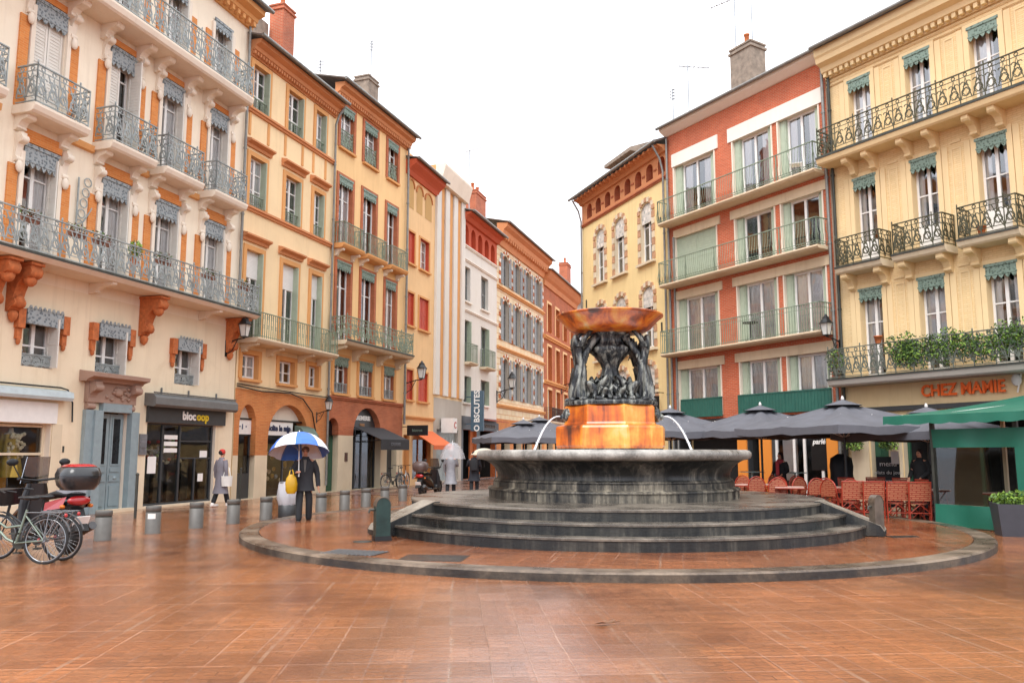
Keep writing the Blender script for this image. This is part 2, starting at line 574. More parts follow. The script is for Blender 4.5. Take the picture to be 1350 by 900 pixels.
# ---------------------------------------------------------------- facade kit
class Building:
    """local frame: x along the facade (left to right as seen from the square), y into the house, z up"""

    def __init__(s, name, label, cat, P0, vp, side, group=None):
        a = math.atan((vp - 675) / FPX * math.cos(PITCH))
        d = Vector((math.sin(a), math.cos(a), 0))
        if side == 'R': d = -d
        s.d, s.P0 = d, Vector((P0[0], P0[1], 0))
        s.n = Vector((d.y, -d.x, 0))
        s.root = empty(name, s.P0, math.atan2(d.y, d.x))
        tag(s.root, label, cat, group)
        s.holes = []

    def pt(s, u, y=0.0, z=0.0):
        return s.P0 + s.d * u - s.n * y + Vector((0, 0, z))

    def at(s, px, py, off=0.0):
        r = view_ray(px, py)
        o = s.P0 + s.n * off
        n = s.n
        t = (o.x * n.x + o.y * n.y) / (r.x * n.x + r.y * n.y)
        p = r * t
        return (p - o).dot(s.d), EYE + p.z

    def part(s, name, mb, mats, parent=None):
        return mb.build(name, mats, parent or s.root)

    # -- walls with openings ------------------------------------------------
    def wall(s, u0, u1, z0, z1, holes, mat, reveal=None, y=0.0, rd=.3, name='wall', interior='dark_interior', deep=1.0):
        mb = MB()
        xs = sorted({u0, u1} | {h[1] for h in holes} | {h[2] for h in holes})
        zs = sorted({z0, z1} | {h[3] for h in holes} | {h[4] for h in holes})
        xs = [x for x in xs if u0 <= x <= u1]
        zs = [z for z in zs if z0 <= z <= z1]
        for i in range(len(xs) - 1):
            run = None
            for j in range(len(zs) - 1):
                cx, cz = (xs[i] + xs[i + 1]) / 2, (zs[j] + zs[j + 1]) / 2
                solid = not any(h[1] < cx < h[2] and h[3] < cz < h[4] for h in holes)
                if solid:
                    run = zs[j] if run is None else run
                if (not solid or j == len(zs) - 2) and run is not None:
                    top = zs[j + 1] if solid else zs[j]
                    mb.quad((xs[i], y, run), (xs[i + 1], y, run), (xs[i + 1], y, top), (xs[i], y, top))
                    run = None
        for h in holes:
            k, a, b, c, e = h[:5]
            yr = y + rd
            if k == 'r':
                outline = [(a, c), (a, e), (b, e), (b, c)]
            else:
                rise = h[5] if len(h) > 5 else (b - a) / 2
                cx, n = (a + b) / 2, 14
                ar = [(cx - (b - a) / 2 * math.cos(PI * i / n), e - rise + rise * math.sin(PI * i / n)) for i in range(n + 1)]
                for i in range(n):
                    (xa, za), (xb, zb) = ar[i], ar[i + 1]
                    mb.quad((xa, y, za), (xb, y, zb), (xb, y, e), (xa, y, e))
                outline = [(a, c)] + ar + [(b, c)]
                if abs(outline[1][1] - c) < 1e-4:
                    outline = ar
            n = len(outline)
            for i in range(n):
                (xa, za), (xb, zb) = outline[i], outline[(i + 1) % n]
                mb.quad((xa, y, za), (xb, y, zb), (xb, yr, zb), (xa, yr, za), 1)
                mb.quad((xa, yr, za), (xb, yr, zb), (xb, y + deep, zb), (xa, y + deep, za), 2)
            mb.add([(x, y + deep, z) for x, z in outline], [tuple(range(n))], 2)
        return mb.build(name, [M[mat] if isinstance(mat, str) else mat, M[reveal or mat] if isinstance(reveal or mat, str) else reveal, M[interior]], s.root)

    def body(s, u0, u1, z1, depth=9.0, mat='yellow_b', y0=1.03, z0=0.0):
        """the house behind its facade"""
        mb = MB()
        mb.box(u0, u1, y0, depth, z0, z1)
        mb.quad((u0, 0, z0), (u0, y0 - .002, z0), (u0, y0 - .002, z1), (u0, 0, z1))
        mb.quad((u1, 0, z0), (u1, 0, z1), (u1, y0 - .002, z1), (u1, y0 - .002, z0))
        return mb.build('side_wall', M[mat], s.root)

    def profile(s, u0, u1, prof, mat, name='cornice', dent=None, parent=None):
        """prof: (y, z) outline, y negative outward; dent: (pitch, width, y0, y1, z0, z1)"""
        mb = MB()
        mb.prism(prof, u0, u1)
        if dent:
            p, w, y0, y1, z0, z1 = dent
            k = int((u1 - u0) / p)
            for i in range(k):
                c = u0 + (i + .5) * (u1 - u0) / k
                mb.box(c - w / 2, c + w / 2, y0, y1, z0, z1)
        return mb.build(name, M[mat], parent or s.root)

    def band(s, u0, u1, z0, z1, d, mat, name='string_course'):
        mb = MB()
        h = z1 - z0
        mb.prism([(-.001, z0), (-d * .55, z0 + h * .05), (-d * .6, z0 + h * .45), (-d, z0 + h * .55), (-d, z1), (-.001, z1 + .02)], u0, u1)
        return mb.build(name, M[mat], s.root)

    def roof(s, u0, u1, z, over=.55, depth=5.5, rise=2.0, mat='roof_tile', edge='slate', parent=None):
        """canal-tile roof: corrugated sheet with a thick eave, board and gutter"""
        mb = MB()
        pitch = .2
        n = max(2, int((u1 - u0) / pitch) * 6)
        f, b = [], []
        for i in range(n + 1):
            u = u0 + (u1 - u0) * i / n
            w = .045 * abs(math.sin(PI * (u - u0) / pitch))
            f.append((u, -over, z + w)); b.append((u, depth, z + rise + w))
        vs = f + b
        k = n + 1
        mb.add(vs, [(i, i + 1, k + i + 1, k + i) for i in range(n)], 0, True)
        lo = [(u, -over, z - .05) for u, _, _ in f]
        mb.add(f + lo, [(i + 1, i, k + i, k + i + 1) for i in range(n)], 0)
        mb.add([(u0, -over, z - .05), (u1, -over, z - .05), (u1, depth, z + rise - .05), (u0, depth, z + rise - .05)], [(0, 3, 2, 1)], 1)
        mb.add([(u0, -over, z - .05), (u0, -over, z), (u0, depth, z + rise), (u0, depth, z + rise - .05)], [(0, 1, 2, 3)], 1)
        mb.add([(u1, -over, z - .05), (u1, -over, z), (u1, depth, z + rise), (u1, depth, z + rise - .05)], [(3, 2, 1, 0)], 1)
        r = mb.build('roof', [M[mat], M[edge]], parent or s.root)
        g = MB()
        g.tube([(u0, -over - .05, z - .03), (u1, -over - .05, z - .03)], .07, 8)
        g.build('gutter', M['zinc'], r)
        return r

    # -- windows --------------------------------------------------------------
    def window(s, u0, u1, z0, z1, y=.2, fr='white', trans=(.33, .66), mull=True, curtain=None, shut=None, shut_mat='shutter_white',
               lamb=None, trim=None, trim_w=.18, sill=None, hood=None, guard=None, fw=.07, top_arch=0.0, name='window', lamb_mat='lambrequin', blind=0.0, open_leaf=False):
        mb = MB()
        t = .06
        mb.box(u0, u0 + fw, y, y + t, z0, z1)
        mb.box(u1 - fw, u1, y, y + t, z0, z1)
        mb.box(u0 + fw, u1 - fw, y, y + t, z1 - fw, z1)
        mb.box(u0 + fw, u1 - fw, y, y + t, z0, z0 + fw * 1.4)
        c = (u0 + u1) / 2
        if mull: mb.box(c - .05, c + .05, y - .015, y + t + .005, z0 + fw, z1 - fw)
        for q in trans:
            zz = z0 + (z1 - z0) * q
            if mull:
                mb.box(u0 + fw, c - .05, y + .01, y + t - .01, zz - .022, zz + .022)
                mb.box(c + .05, u1 - fw, y + .01, y + t - .01, zz - .022, zz + .022)
            else:
                mb.box(u0 + fw, u1 - fw, y + .01, y + t - .01, zz - .022, zz + .022)
        w = mb.build(name, M[fr], s.root)
        g = MB()
        g.quad((u0 + fw * .5, y + .03, z0 + fw * .5), (u1 - fw * .5, y + .03, z0 + fw * .5), (u1 - fw * .5, y + .03, z1 - fw * .5), (u0 + fw * .5, y + .03, z1 - fw * .5))
        g.build('pane', M['glass'], w)
        if curtain:
            k = MB()
            spans = {'full': [(u0 + .05, u1 - .05)], 'half': [(u0 + .04, u0 + (u1 - u0) * .3), (u1 - (u1 - u0) * .3, u1 - .04)], 'left': [(u0 + .04, c + .1)], 'right': [(c - .05, u1 - .04)]}[curtain]
            for a, b in spans:
                n = max(8, int((b - a) / .035))
                vs, fs = [], []
                for i in range(n + 1):
                    x = a + (b - a) * i / n
                    yy = y + .08 + .02 * math.sin(i * 1.35) + .012 * math.sin(i * .5)
                    vs += [(x, yy, z0 + .03), (x, yy, z1 - .02)]
                k.add(vs, [(2 * i, 2 * i + 2, 2 * i + 3, 2 * i + 1) for i in range(n)], 0, True)
            k.build('curtain', M['curtain'], w)
        if blind:
            k = MB()
            zb = z1 - (z1 - z0) * blind
            nz = max(3, int((z1 - zb) / .05))
            for i in range(nz):
                zz = zb + (z1 - zb) * i / nz
                k.prism([(y - .03, zz), (y - .018, zz + (z1 - zb) / nz), (y - .01, zz + (z1 - zb) / nz), (y - .01, zz)], u0 + .03, u1 - .03)
            k.build('roller_blind', M['white'], w)
        if shut:
            s.shutters(w, u0, u1, z0, z1, shut, shut_mat, y)
        if lamb:
            lz0, lz1 = lamb
            k = MB()
            n = max(4, int((u1 - u0) / .16))
            pts_t = (u0 - .02, u1 + .02)
            W = (pts_t[1] - pts_t[0]) / n
            for i in range(n):
                a = pts_t[0] + i * W
                b = a + W
                poly = [(a, lz1), (a, lz0 + .1), (a + W * .25, lz0 + .02), (a + W / 2, lz0 - .03), (b - W * .25, lz0 + .02), (b, lz0 + .1), (b, lz1)]
                vs = [(x, -.045, z) for x, z in poly] + [(x, -.02, z) for x, z in poly]
                m_ = len(poly)
                k.add(vs, [tuple(range(m_))[::-1], tuple(range(m_, 2 * m_))] + [(j, (j + 1) % m_, m_ + (j + 1) % m_, m_ + j) for j in range(1, m_ - 1)])
            k.box(pts_t[0] - .02, pts_t[1] + .02, -.07, -.0475, lz1 - .06, lz1 + .03)
            k.box(pts_t[0], pts_t[1], -.06, -.0475, lz0 + .1, lz0 + .14)
            k.build('valance', M[lamb_mat], w)
        if trim:
            k = MB()
            d = .05
            zb = z0
            k.box(u0 - trim_w, u0 - .002, -d, -.001, zb, z1 + trim_w)
            k.box(u1 + .002, u1 + trim_w, -d, -.001, zb, z1 + trim_w)
            k.box(u0 - .002, u1 + .002, -d, -.001, z1 + .002, z1 + trim_w)
            k.build('surround', M[trim], w)
        if hood:
            k = MB()
            a, b, zz = u0 - trim_w - .12, u1 + trim_w + .12, z1 + trim_w + .12
            k.prism([(-.001, zz), (-.08, zz), (-.1, zz + .1), (-.26, zz + .17), (-.26, zz + .23), (-.001, zz + .3)], a, b)
            k.build('hood', M[hood], w)
        if sill:
            k = MB()
            k.box(u0 - .12, u1 + .12, -.14, .18, z0 - .1, z0 - .004)
            k.build('sill', M[sill], w)
        if guard:
            gm, gh, style = guard
            k = MB()
            railing_run(k, (u0 + .01, .02), (u1 - .01, .02), z0 + .02, gh, style)
            k.build('window_guard', M[gm], w)
        return w

    def shutters(s, w, u0, u1, z0, z1, kind, mat, y=.2):
        c = (u0 + u1) / 2
        def leaf(a, b, ax, fixed, t=.04, slats=True):
            """leaf spanning a..b along x (ax='x', at y=fixed) or along y (ax='y', at x=fixed)"""
            k = MB()
            def bx(p0, p1, q0, q1, e=0.0):
                if ax == 'x': k.box(p0, p1, fixed - e, fixed + t + e, q0, q1)
                else: k.box(fixed - e, fixed + t + e, p0, p1, q0, q1)
            f = .06
            bx(a, a + f, z0 + .02, z1 - .02); bx(b - f, b, z0 + .02, z1 - .02)
            zz = [z0 + .02, z0 + (z1 - z0) * .5 - f / 2, z1 - .02 - f]
            for q in zz: bx(a + f, b - f, q, q + f)
            if slats:
                for q0, q1 in ((zz[0] + f, zz[1]), (zz[1] + f, zz[2])):
                    n = max(4, int((q1 - q0) / .085))
                    for i in range(n):
                        zc = q0 + (q1 - q0) * (i + .5) / n
                        hh = (q1 - q0) / n * .62
                        if ax == 'x':
                            k.prism([(fixed + .004, zc - hh / 2), (fixed + .012, zc - hh / 2), (fixed + t - .004, zc + hh / 2), (fixed + t - .012, zc + hh / 2)], a + f, b - f)
                        else:
                            k.box(fixed + .01, fixed + t - .01, a + f, b - f, zc - hh / 2, zc + hh / 2)
                bx(a + f, b - f, z0 + .08, z1 - .08, -.017)
            k.build('shutter', M[mat], w)
        if kind == 'closed':
            leaf(u0 + .01, c - .01, 'x', .06); leaf(c + .01, u1 - .01, 'x', .06)
        elif kind == 'half':
            leaf(u0 + .01, c - .01, 'x', .06); leaf(-.3, .15, 'y', u1 - .06)
        elif kind == 'jamb':
            leaf(-.1, .2, 'y', u1 - .055)
        elif kind == 'jamb_out':
            leaf(-.42, .12, 'y', u0 + .01); leaf(-.42, .12, 'y', u1 - .05)
        elif kind == 'wall':
            W = (u1 - u0) / 2
            leaf(u0 - W - .03, u0 - .03, 'x', -.07); leaf(u1 + .03, u1 + W + .03, 'x', -.07)
        elif kind == 'right_jamb':
            leaf(-.2, .18, 'y', u1 - .06)

    # -- balconies --------------------------------------------------------------
    def balcony(s, u0, u1, z, depth, h, style, slab, iron, t=.16, brackets=(), bw=.2, bh=.5, bd=None, bmat=None, edge=None, name='balcony', ends=True, lip=.05):
        mb = MB()
        mb.prism([(-.001, z - t), (-depth + .06, z - t), (-depth, z - t + .05), (-depth - lip, z - .06), (-depth - lip, z), (-.001, z)], u0 - lip, u1 + lip)
        b = mb.build(name, M[slab], s.root)
        r = MB()
        railing_run(r, (u0, -depth), (u1, -depth), z + .02, h, style)
        if ends:
            railing_run(r, (u0, -.03), (u0, -depth), z + .02, h, style)
            railing_run(r, (u1, -depth), (u1, -.03), z + .02, h, style)
        r.build('railing', M[iron], b)
        for c in brackets:
            k = MB()
            corbel(k, c, bw, z - t - .002, bd or depth * .85, bh)
            k.build('bracket', M[bmat or slab], b)
        if edge:
            k = MB()
            n = int((u1 - u0) / .12)
            k.box(u0 - lip, u1 + lip, -depth - lip - .03, -depth - lip - .002, z - .04, z + .02)
            k.build('edge_strip', M[edge], b)
        return b


def corbel(k, c, w, zt, d, h):
    """scrolled console: closed profile in (y, z)"""
    pr = [(-.001, zt), (-d, zt), (-d, zt - h * .2), (-d * .93, zt - h * .3), (-d * .8, zt - h * .34), (-d * .62, zt - h * .36),
          (-d * .48, zt - h * .44), (-d * .38, zt - h * .58), (-d * .3, zt - h * .74), (-d * .3, zt - h * .84), (-d * .2, zt - h * .95), (-.06, zt - h), (-.001, zt - h)]
    k.prism(pr, c - w / 2, c + w / 2)
    k.tube([(c - w / 2 - .015, -d * .86, zt - h * .2), (c + w / 2 + .015, -d * .86, zt - h * .2)], h * .13, 8)
    k.tube([(c - w / 2 - .01, -d * .3 + .02, zt - h * .82), (c + w / 2 + .01, -d * .3 + .02, zt - h * .82)], h * .1, 8)


def railing_run(mb, p0, p1, z, h, style):
    """one straight run of balcony ironwork from p0 to p1 (x, y)"""
    dx, dy = p1[0] - p0[0], p1[1] - p0[1]
    L = math.hypot(dx, dy)
    if L < .05: return
    a = math.atan2(dy, dx)
    mb.M = Matrix.Translation((p0[0], p0[1], z)) @ Matrix.Rotation(a, 4, 'Z')
    B = mb.box
    if style != 'panel':
        B(0, L, -.025, .025, h - .03, h)
        B(0, L, -.012, .012, .03, .055)
    if style in ('scroll', 'dense'):
        W = .36 if style == 'scroll' else .3
        n = max(1, round(L / W)); w = L / n
        q = .026
        for i in range(0, n + 1, 2):
            B(i * w - .012, i * w + .012, -.012, .012, -.02, h)
            if (i % 4 == 0 or i in (0, n)) and L > .8: mb.ball((i * w, 0, h + .05), (.025, .025, .055), 6, 4)
        B(0, L, -.008, .008, h * .16, h * .16 + .02)
        B(0, L, -.008, .008, h * .82, h * .82 + .02)
        for i in range(n):
            c = (i + .5) * w
            r = w * .36
            mb.ribbon(arc(c, h * .37, r, 0, 2 * PI, 9)[:-1], q, .02, closed=True)
            mb.ribbon(arc(c - w * .23, h * .62, w * .2, -PI / 2, PI * .9, 6), q, .02)
            mb.ribbon(arc(c + w * .23, h * .62, w * .2, PI * 1.5, PI * .1, 6), q, .02)
            mb.ribbon([(c - w * .45, h * .16), (c - w * .2, h * .5), (c, h * .82), (c + w * .2, h * .5), (c + w * .45, h * .16)], q, .016)
            mb.ribbon(arc(c, h * .9, h * .055, 0, 2 * PI, 6)[:-1], q, .016, closed=True)
            mb.ribbon([(c - w * .3, h * .37), (c, h * .5), (c + w * .3, h * .37), (c, h * .24), (c - w * .3, h * .37)], q, .016)
            if style == 'dense':
                mb.ribbon([(c - w * .5, h * .82), (c - w * .15, h * .55), (c + w * .15, h * .28), (c + w * .5, h * .1)], q, .014)
    elif style == 'bars':
        n = max(1, round(L / .12)); w = L / n
        for i in range(n + 1):
            B(i * w - .01, i * w + .01, -.01, .01, 0, h - .03)
        for i in range(0, n, 2):
            mb.ribbon(arc((i + .5) * w, h * .45, w * .42, 0, 2 * PI, 7)[:-1], .014, .014, closed=True)
            mb.ribbon(arc((i + .5) * w, h * .82, w * .42, 0, 2 * PI, 7)[:-1], .014, .014, closed=True)
    elif style == 'belly':
        n = max(1, round(L / .125)); w = L / n
        for i in range(n + 1):
            x = i * w
            mb.tube([(x, 0, .03), (x, -.07, .14), (x, -.085, .3), (x, -.03, .55), (x, 0, h - .03)], .0105, 4, caps=False)
        B(0, L, -.012, .012, h * .12, h * .12 + .02)
        k = max(1, round(L / 1.5))
        for i in range(k + 1):
            B(L * i / k - .018, L * i / k + .018, -.018, .018, -.03, h)
    elif style == 'panel':
        B(0, L, -.03, .03, h - .05, h)
        B(0, L, -.02, .02, 0, .04)
        n = max(1, round(L / .14)); w = L / n
        for i in range(n):
            B(i * w + .008, (i + 1) * w - .008, -.008, .008, .04, h - .05)
        for i in range(n + 1):
            B(i * w - .008, i * w + .008, -.02, -.002, 0, h - .05)
    elif style == 'plain':
        n = max(1, round(L / .11)); w = L / n
        for i in range(n + 1):
            B(i * w - .009, i * w + .009, -.009, .009, 0, h - .03)
        B(0, L, -.008, .008, h * .8, h * .8 + .018)
    mb.M = None


def drain_pipe(bld, u, z0, z1, y=-.1, r=.05, mat='zinc', bend=None, name='drain_pipe'):
    k = MB()
    pts = [(u, y, z0), (u, y, z1)]
    if bend: pts += [(u + bend[0] * .4, y + bend[1] * .3, z1 + bend[2] * .5), (u + bend[0], y + bend[1], z1 + bend[2])]
    k.tube(pts, r, 8)
    z = z0 + 1.5
    while z < z1 - .5:
        k.tube([(u, y, z), (u, y, z + .06)], r * 1.35, 8)
        z += 2.4
    return k.build(name, M[mat], bld.root)


def chimney(parent, x, y, z0, z1, sx, sy, mat, pots=2, pot_mat='terracotta'):
    k = MB()
    k.box(x - sx / 2, x + sx / 2, y - sy / 2, y + sy / 2, z0, z1)
    k.box(x - sx / 2 - .06, x + sx / 2 + .06, y - sy / 2 - .06, y + sy / 2 + .06, z1 - .2, z1 - .1)
    k.box(x - sx / 2 - .04, x + sx / 2 + .04, y - sy / 2 - .04, y + sy / 2 + .04, z1 + .002, z1 + .08)
    c = k.build('chimney', M[mat], parent)
    for i in range(pots):
        p = MB()
        xx = x - sx / 2 + sx * (i + .5) / pots
        p.lathe([(.13, z1 + .08), (.15, z1 + .14), (.11, z1 + .2), (.1, z1 + .6), (.13, z1 + .62), (.13, z1 + .68), (.08, z1 + .68)], 10, (xx, y, 0))
        p.build('chimney_pot', M[pot_mat], parent)
    return c


def antenna(loc, h, label, rz=0.0, kind='yagi', n=7, tilt=0.0, name='tv_antenna'):
    k = MB()
    k.tube([(0, 0, 0), (0, 0, h)], .034, 6)
    o = k.build(name, M['steel'])
    k2 = MB()
    if kind == 'yagi':
        L = 1.5
        k2.tube([(-L * .3, 0, h - .1), (L * .7, 0, h - .1 + tilt)], .026, 5)
        for i in range(n):
            x = -L * .28 + L * .96 * i / (n - 1)
            zz = h - .1 + tilt * max(0, (x + L * .3) / L)
            w = .34 - .02 * i
            k2.tube([(x, -w, zz), (x, w, zz)], .017, 4)
    else:
        for i in range(4):
            zz = h - .05 - i * .16
            k2.tube([(-.22, 0, zz + .04), (0, 0, zz), (.22, 0, zz + .04)], .022, 4)
            k2.tube([(0, -.18, zz), (0, .18, zz)], .02, 4)
    k2.build('aerial', M['steel'], o)
    o.location = loc
    o.rotation_euler = (0, 0, rz)
    tag(o, label, 'antenna', 'rooftop antennas')
    return o


def leaf_cloud(mb, pts, n, size, rnd, mats=3):
    """small leaf quads scattered in ellipsoids pts = [(cx, cy, cz, rx, ry, rz)]"""
    for _ in range(n):
        cx, cy, cz, rx, ry, rz = rnd.choice(pts)
        while True:
            p = Vector((rnd.uniform(-1, 1), rnd.uniform(-1, 1), rnd.uniform(-1, 1)))
            if p.length <= 1: break
        p = Vector((cx + p.x * rx, cy + p.y * ry, cz + p.z * rz))
        q = Quaternion((rnd.gauss(0, 1), rnd.gauss(0, 1), rnd.gauss(0, 1), rnd.gauss(0, 1))).normalized()
        a = q @ Vector((size * rnd.uniform(.6, 1.3), 0, 0))
        b = q @ Vector((0, size * rnd.uniform(.35, .6), 0))
        c = q @ Vector((0, 0, size * .15))
        mb.add([p - a, p - b + c, p + a, p + b + c], [(0, 1, 2, 3)], rnd.randrange(mats))
# ================================================================ LEFT SIDE OF THE SQUARE
rn = random.Random(3)
# ---- A: cream house with wrought balconies
A = Building('cream_townhouse', 'tall cream townhouse with orange brick strips and grey iron balconies above the grocery shop', 'building', ground_at(302, 660), 1000, 'L')
AU0, AU1 = -13.2, .02
WC = [-10.6, -8.2, -5.74, -3.68, -1.44]
mez = [(-10.9, -10.05), (-8.32, -7.42), (-6.05, -5.12), (-2.95, -2.02)]
hol = []
for u in WC:
    hol += [('r', u - .48, u + .48, 6.32, 9.1), ('r', u - .46, u + .46, 10.05, 12.95), ('r', u - .45, u + .45, 13.78, 16.2)]
hol = [h for h in hol]
A.wall(AU0, AU1, 5.85, 17.0, hol, 'cream', 'cream_trim', rd=.32)
hol2 = [('a', a, b, 3.72, 5.0, .18) for a, b in mez]
shop_hole = ('r', -12.9, -7.32, .35, 2.32)
door_hole = ('r', -5.82, -4.78, 0.02, 2.72)
bio_hole = ('r', -3.98, -.87, .06, 2.5)
A.wall(AU0, AU1, 0, 5.85, hol2 + [shop_hole, door_hole, bio_hole], 'cream_low', 'cream_trim', rd=.32, interior='warm_interior', deep=1.6)
A.body(AU0, AU1, 17.0, mat='cream', y0=1.63)
A.roof(AU0, AU1 + .25, 17.55, over=.75)
A.profile(AU0, AU1 + .05, [(-.001, 16.85), (-.1, 16.85), (-.14, 17.0), (-.3, 17.08), (-.34, 17.2), (-.6, 17.28), (-.62, 17.46), (-.001, 17.49)], 'orange_trim', dent=(.3, .14, -.29, -.145, 16.88, 17.05))
for u in WC:
    for lv, (z0, z1, hw) in enumerate(((6.32, 9.1, .48), (10.05, 12.95, .46), (13.78, 16.2, .45))):
        closed = (lv == 1 and u == -8.2)
        w = A.window(u - hw, u + hw, z0, z1, y=.24, trans=(.78,) if lv < 2 else (.5, .75), shut='closed' if closed else ('half' if (lv == 1 and u == -5.74) else 'jamb'),
                     lamb=(z1 - .42, z1 + .12) if lv < 2 else (z1 - .3, z1 + .05), curtain=rn.choice([None, 'half', 'left', 'right']), blind=0.12 if lv < 2 else 0)
        # orange brick strips with a cream moulded jamb, orange panel above
        k = MB()
        for sgn in (-1, 1):
            a = u + sgn * (hw + .30)
            k.box(a - .13, a + .13, -.05, -.001, z0, z1 - .5).cut()
        if lv < 2:
            k.box(u - hw - .1, u + hw + .1, -.06, -.001, z1 + .18, z1 + (.5 if lv == 0 else .36))
        k.build('brick_strip', M['orange_brick'], w)
        k = MB()
        for sgn in (-1, 1):
            a = u + sgn * (hw + .08)
            k.box(a - .06, a + .06, -.08, -.001, z0, z1 - .1)
            if lv < 2:
                a = u + sgn * (hw + .2)
                corbel(k, a, .17, z1 + .3, .2, .8)
                k.ball((a, -.12, z1 - .55), (.1, .07, .16), 8, 6)
            k.cut()
        k.build('moulded_jamb', M['cream_trim'], w)
# balconies
A.balcony(-13.1, -.12, 6.3, .92, .94, 'dense', 'cream_trim', 'iron_grey', t=.15, edge='iron_dark', brackets=[-10.0, -6.35, -1.9], bw=.16, bh=.28, bd=.8)
for u in WC:
    A.balcony(u - .86, u + .74, 10.03, .68, .98, 'dense', 'cream_trim', 'iron_grey', t=.22, brackets=[u - .7, u + .58], bw=.24, bh=.36, bd=.44)
A.balcony(-13.1, -.9, 13.72, .9, 1.04, 'dense', 'cream_trim', 'iron_grey', t=.24, brackets=[c + d for c in WC for d in (-.75, .55)], bw=.24, bh=.42, bd=.6)
k = MB()
for a, b in ((-13.1, -9.45), (-7.4, -6.62), (-4.98, -4.56), (-2.92, -2.32)):
    k.prism([(-.001, 9.72), (-.1, 9.74), (-.12, 9.9), (-.001, 9.92)], a, b).cut()
k.build('orange_band', M['orange_trim'], A.root)
# orange carved consoles below the main balcony
for c in (-9.32, -8.72, -4.4, -.42):
    k = MB()
    corbel(k, c, .3, 6.13, .72, 1.15)
    k.ball((c, -.55, 5.72), (.17, .14, .17), 8, 6)
    k.ball((c, -.26, 5.22), (.13, .12, .16), 8, 6)
    k.lathe([(.02, 4.72), (.09, 4.8), (.12, 4.92), (.08, 5.0)], 8, (c, -.09, 0))
    k.box(c - .19, c + .19, -.78, -.001, 6.06, 6.125)
    k.build('carved_console', M['terracotta'], A.root)
for i, (a, b) in enumerate(mez):
    w = A.window(a, b, 3.72, 5.0, y=.2, trans=(.42,), curtain=None, shut='right_jamb', guard=('iron_grey', .3, 'dense'))
    k = MB()
    k.box(a - .05, b + .12, -.16, -.02, 4.76, 5.12)
    n = 8
    for j in range(n):
        x = a - .05 + (b - a + .17) * (j + .5) / n
        k.add([(x - .06, -.155, 5.122), (x + .06, -.155, 5.122), (x, -.15, 5.22)], [(0, 1, 2)])
        k.add([(x - .06, -.18, 5.122), (x + .06, -.18, 5.122), (x, -.19, 5.22)], [(2, 1, 0)])
    k.build('valance', M['lambrequin'], w)
    k = MB()
    for sgn, c in ((-1, a - .18), (1, b + .24)):
        k.box(c - .1, c + .1, -.15, -.001, 4.62, 5.1)
        k.box(c - .07, c + .07, -.09, -.001, 4.35, 4.617)
        k.ball((c, -.06, 4.3), (.06, .06, .1), 6, 5).cut()
    k.build('carved_bracket', M['terracotta'], w)
drain_pipe(A, -.1, 6.0, 16.9, -.12)

# ground floor: dress shop
sh = MB()
for u in (-12.9, -11.2, -9.45, -7.4):
    sh.box(u, u + .08, .18, .26, .35, 2.32)
for z in (.35, 1.55, 2.24):
    sh.box(-12.82, -7.4, .185, .255, z, z + .06)
dress_front = sh.build('shop_window', M['pale_stone'], A.root)
g = MB(); g.quad((-12.9, .22, .35), (-7.32, .22, .35), (-7.32, .22, 2.32), (-12.9, .22, 2.32)); g.build('pane', M['shop_glass'], dress_front)
k = MB(); k.box(-12.9, -7.2, -.06, -.001, 2.34, 2.86); k.build('sign_board', M['white'], dress_front)
k = MB()
k.prism([(-.001, 2.96), (-.26, 2.92), (-.3, 3.0), (-.28, 3.14), (-.05, 3.2), (-.001, 3.2)], -12.95, -6.95)
k.build('awning_box', plain('pale_blue_awning_box', lin('#b9c8cc'), .5), dress_front)
k = MB(); k.tube([(-12.95, -.1, 3.25), (-7.2, -.1, 3.26), (-6.95, -.08, 3.22), (-6.78, -.08, 2.9), (-6.75, -.08, 2.4)], .022, 5); k.build('cable', M['black'], dress_front)
k = MB(); k.box(-7.3, -7.0, -.03, -.001, 0.0, 2.33); k.build('stone_pilaster', M['pale_stone'], dress_front)
k = MB(); k.box(-12.9, -7.32, .9, 1.0, .05, .34); k.box(-8.1, -7.5, 1.1, 1.5, .35, 2.3, 1); k.build('display_plinth', [M['pale_stone'], plain('amber_display', lin('#c98f35'), .7, var=.3, scale=2)], dress_front)
# stone pier with number plaques
k = MB()
for z0, z1 in ((1.62, 1.78), (1.05, 1.45)): k.box(-6.93, -6.88, -.015, -.001, z0, z1).cut()
k.build('wall_plaque', M['iron_dark'], A.root)

# doorway
k = MB()
k.box(-6.36, -6.1, -.12, -.001, 0, 2.75); k.box(-6.1, -5.82, -.18, -.001, 0, 2.75)
k.box(-4.78, -4.56, -.18, -.001, 0, 2.75); k.box(-4.56, -4.4, -.1, -.001, 0, 2.75)
k.box(-5.82, -4.78, -.16, -.001, 2.72, 2.95)
doorway = k.build('doorway', M['blue_door'], A.root)
k = MB()
k.box(-6.35, -4.62, -.14, -.001, 2.955, 3.5)
for c in (-6.2, -4.78):
    corbel(k, c, .24, 3.5, .34, .8)
k.prism([(-.001, 3.502), (-.25, 3.502), (-.3, 3.56), (-.5, 3.62), (-.52, 3.72), (-.001, 3.8)], -6.55, -4.52)
for i in range(26):
    x = -5.85 + 1.05 * rn.random(); z = 3.05 + .34 * rn.random()
    k.ball((x, -.15, z), (.07, .05, .05), 6, 4)
k.ball((-5.33, -.17, 3.26), (.16, .09, .12), 8, 6)
k.build('carved_pediment', stucco('rosy_carved_stone', lin('#a98c7c'), .2, grime=.6), doorway)
k = MB()
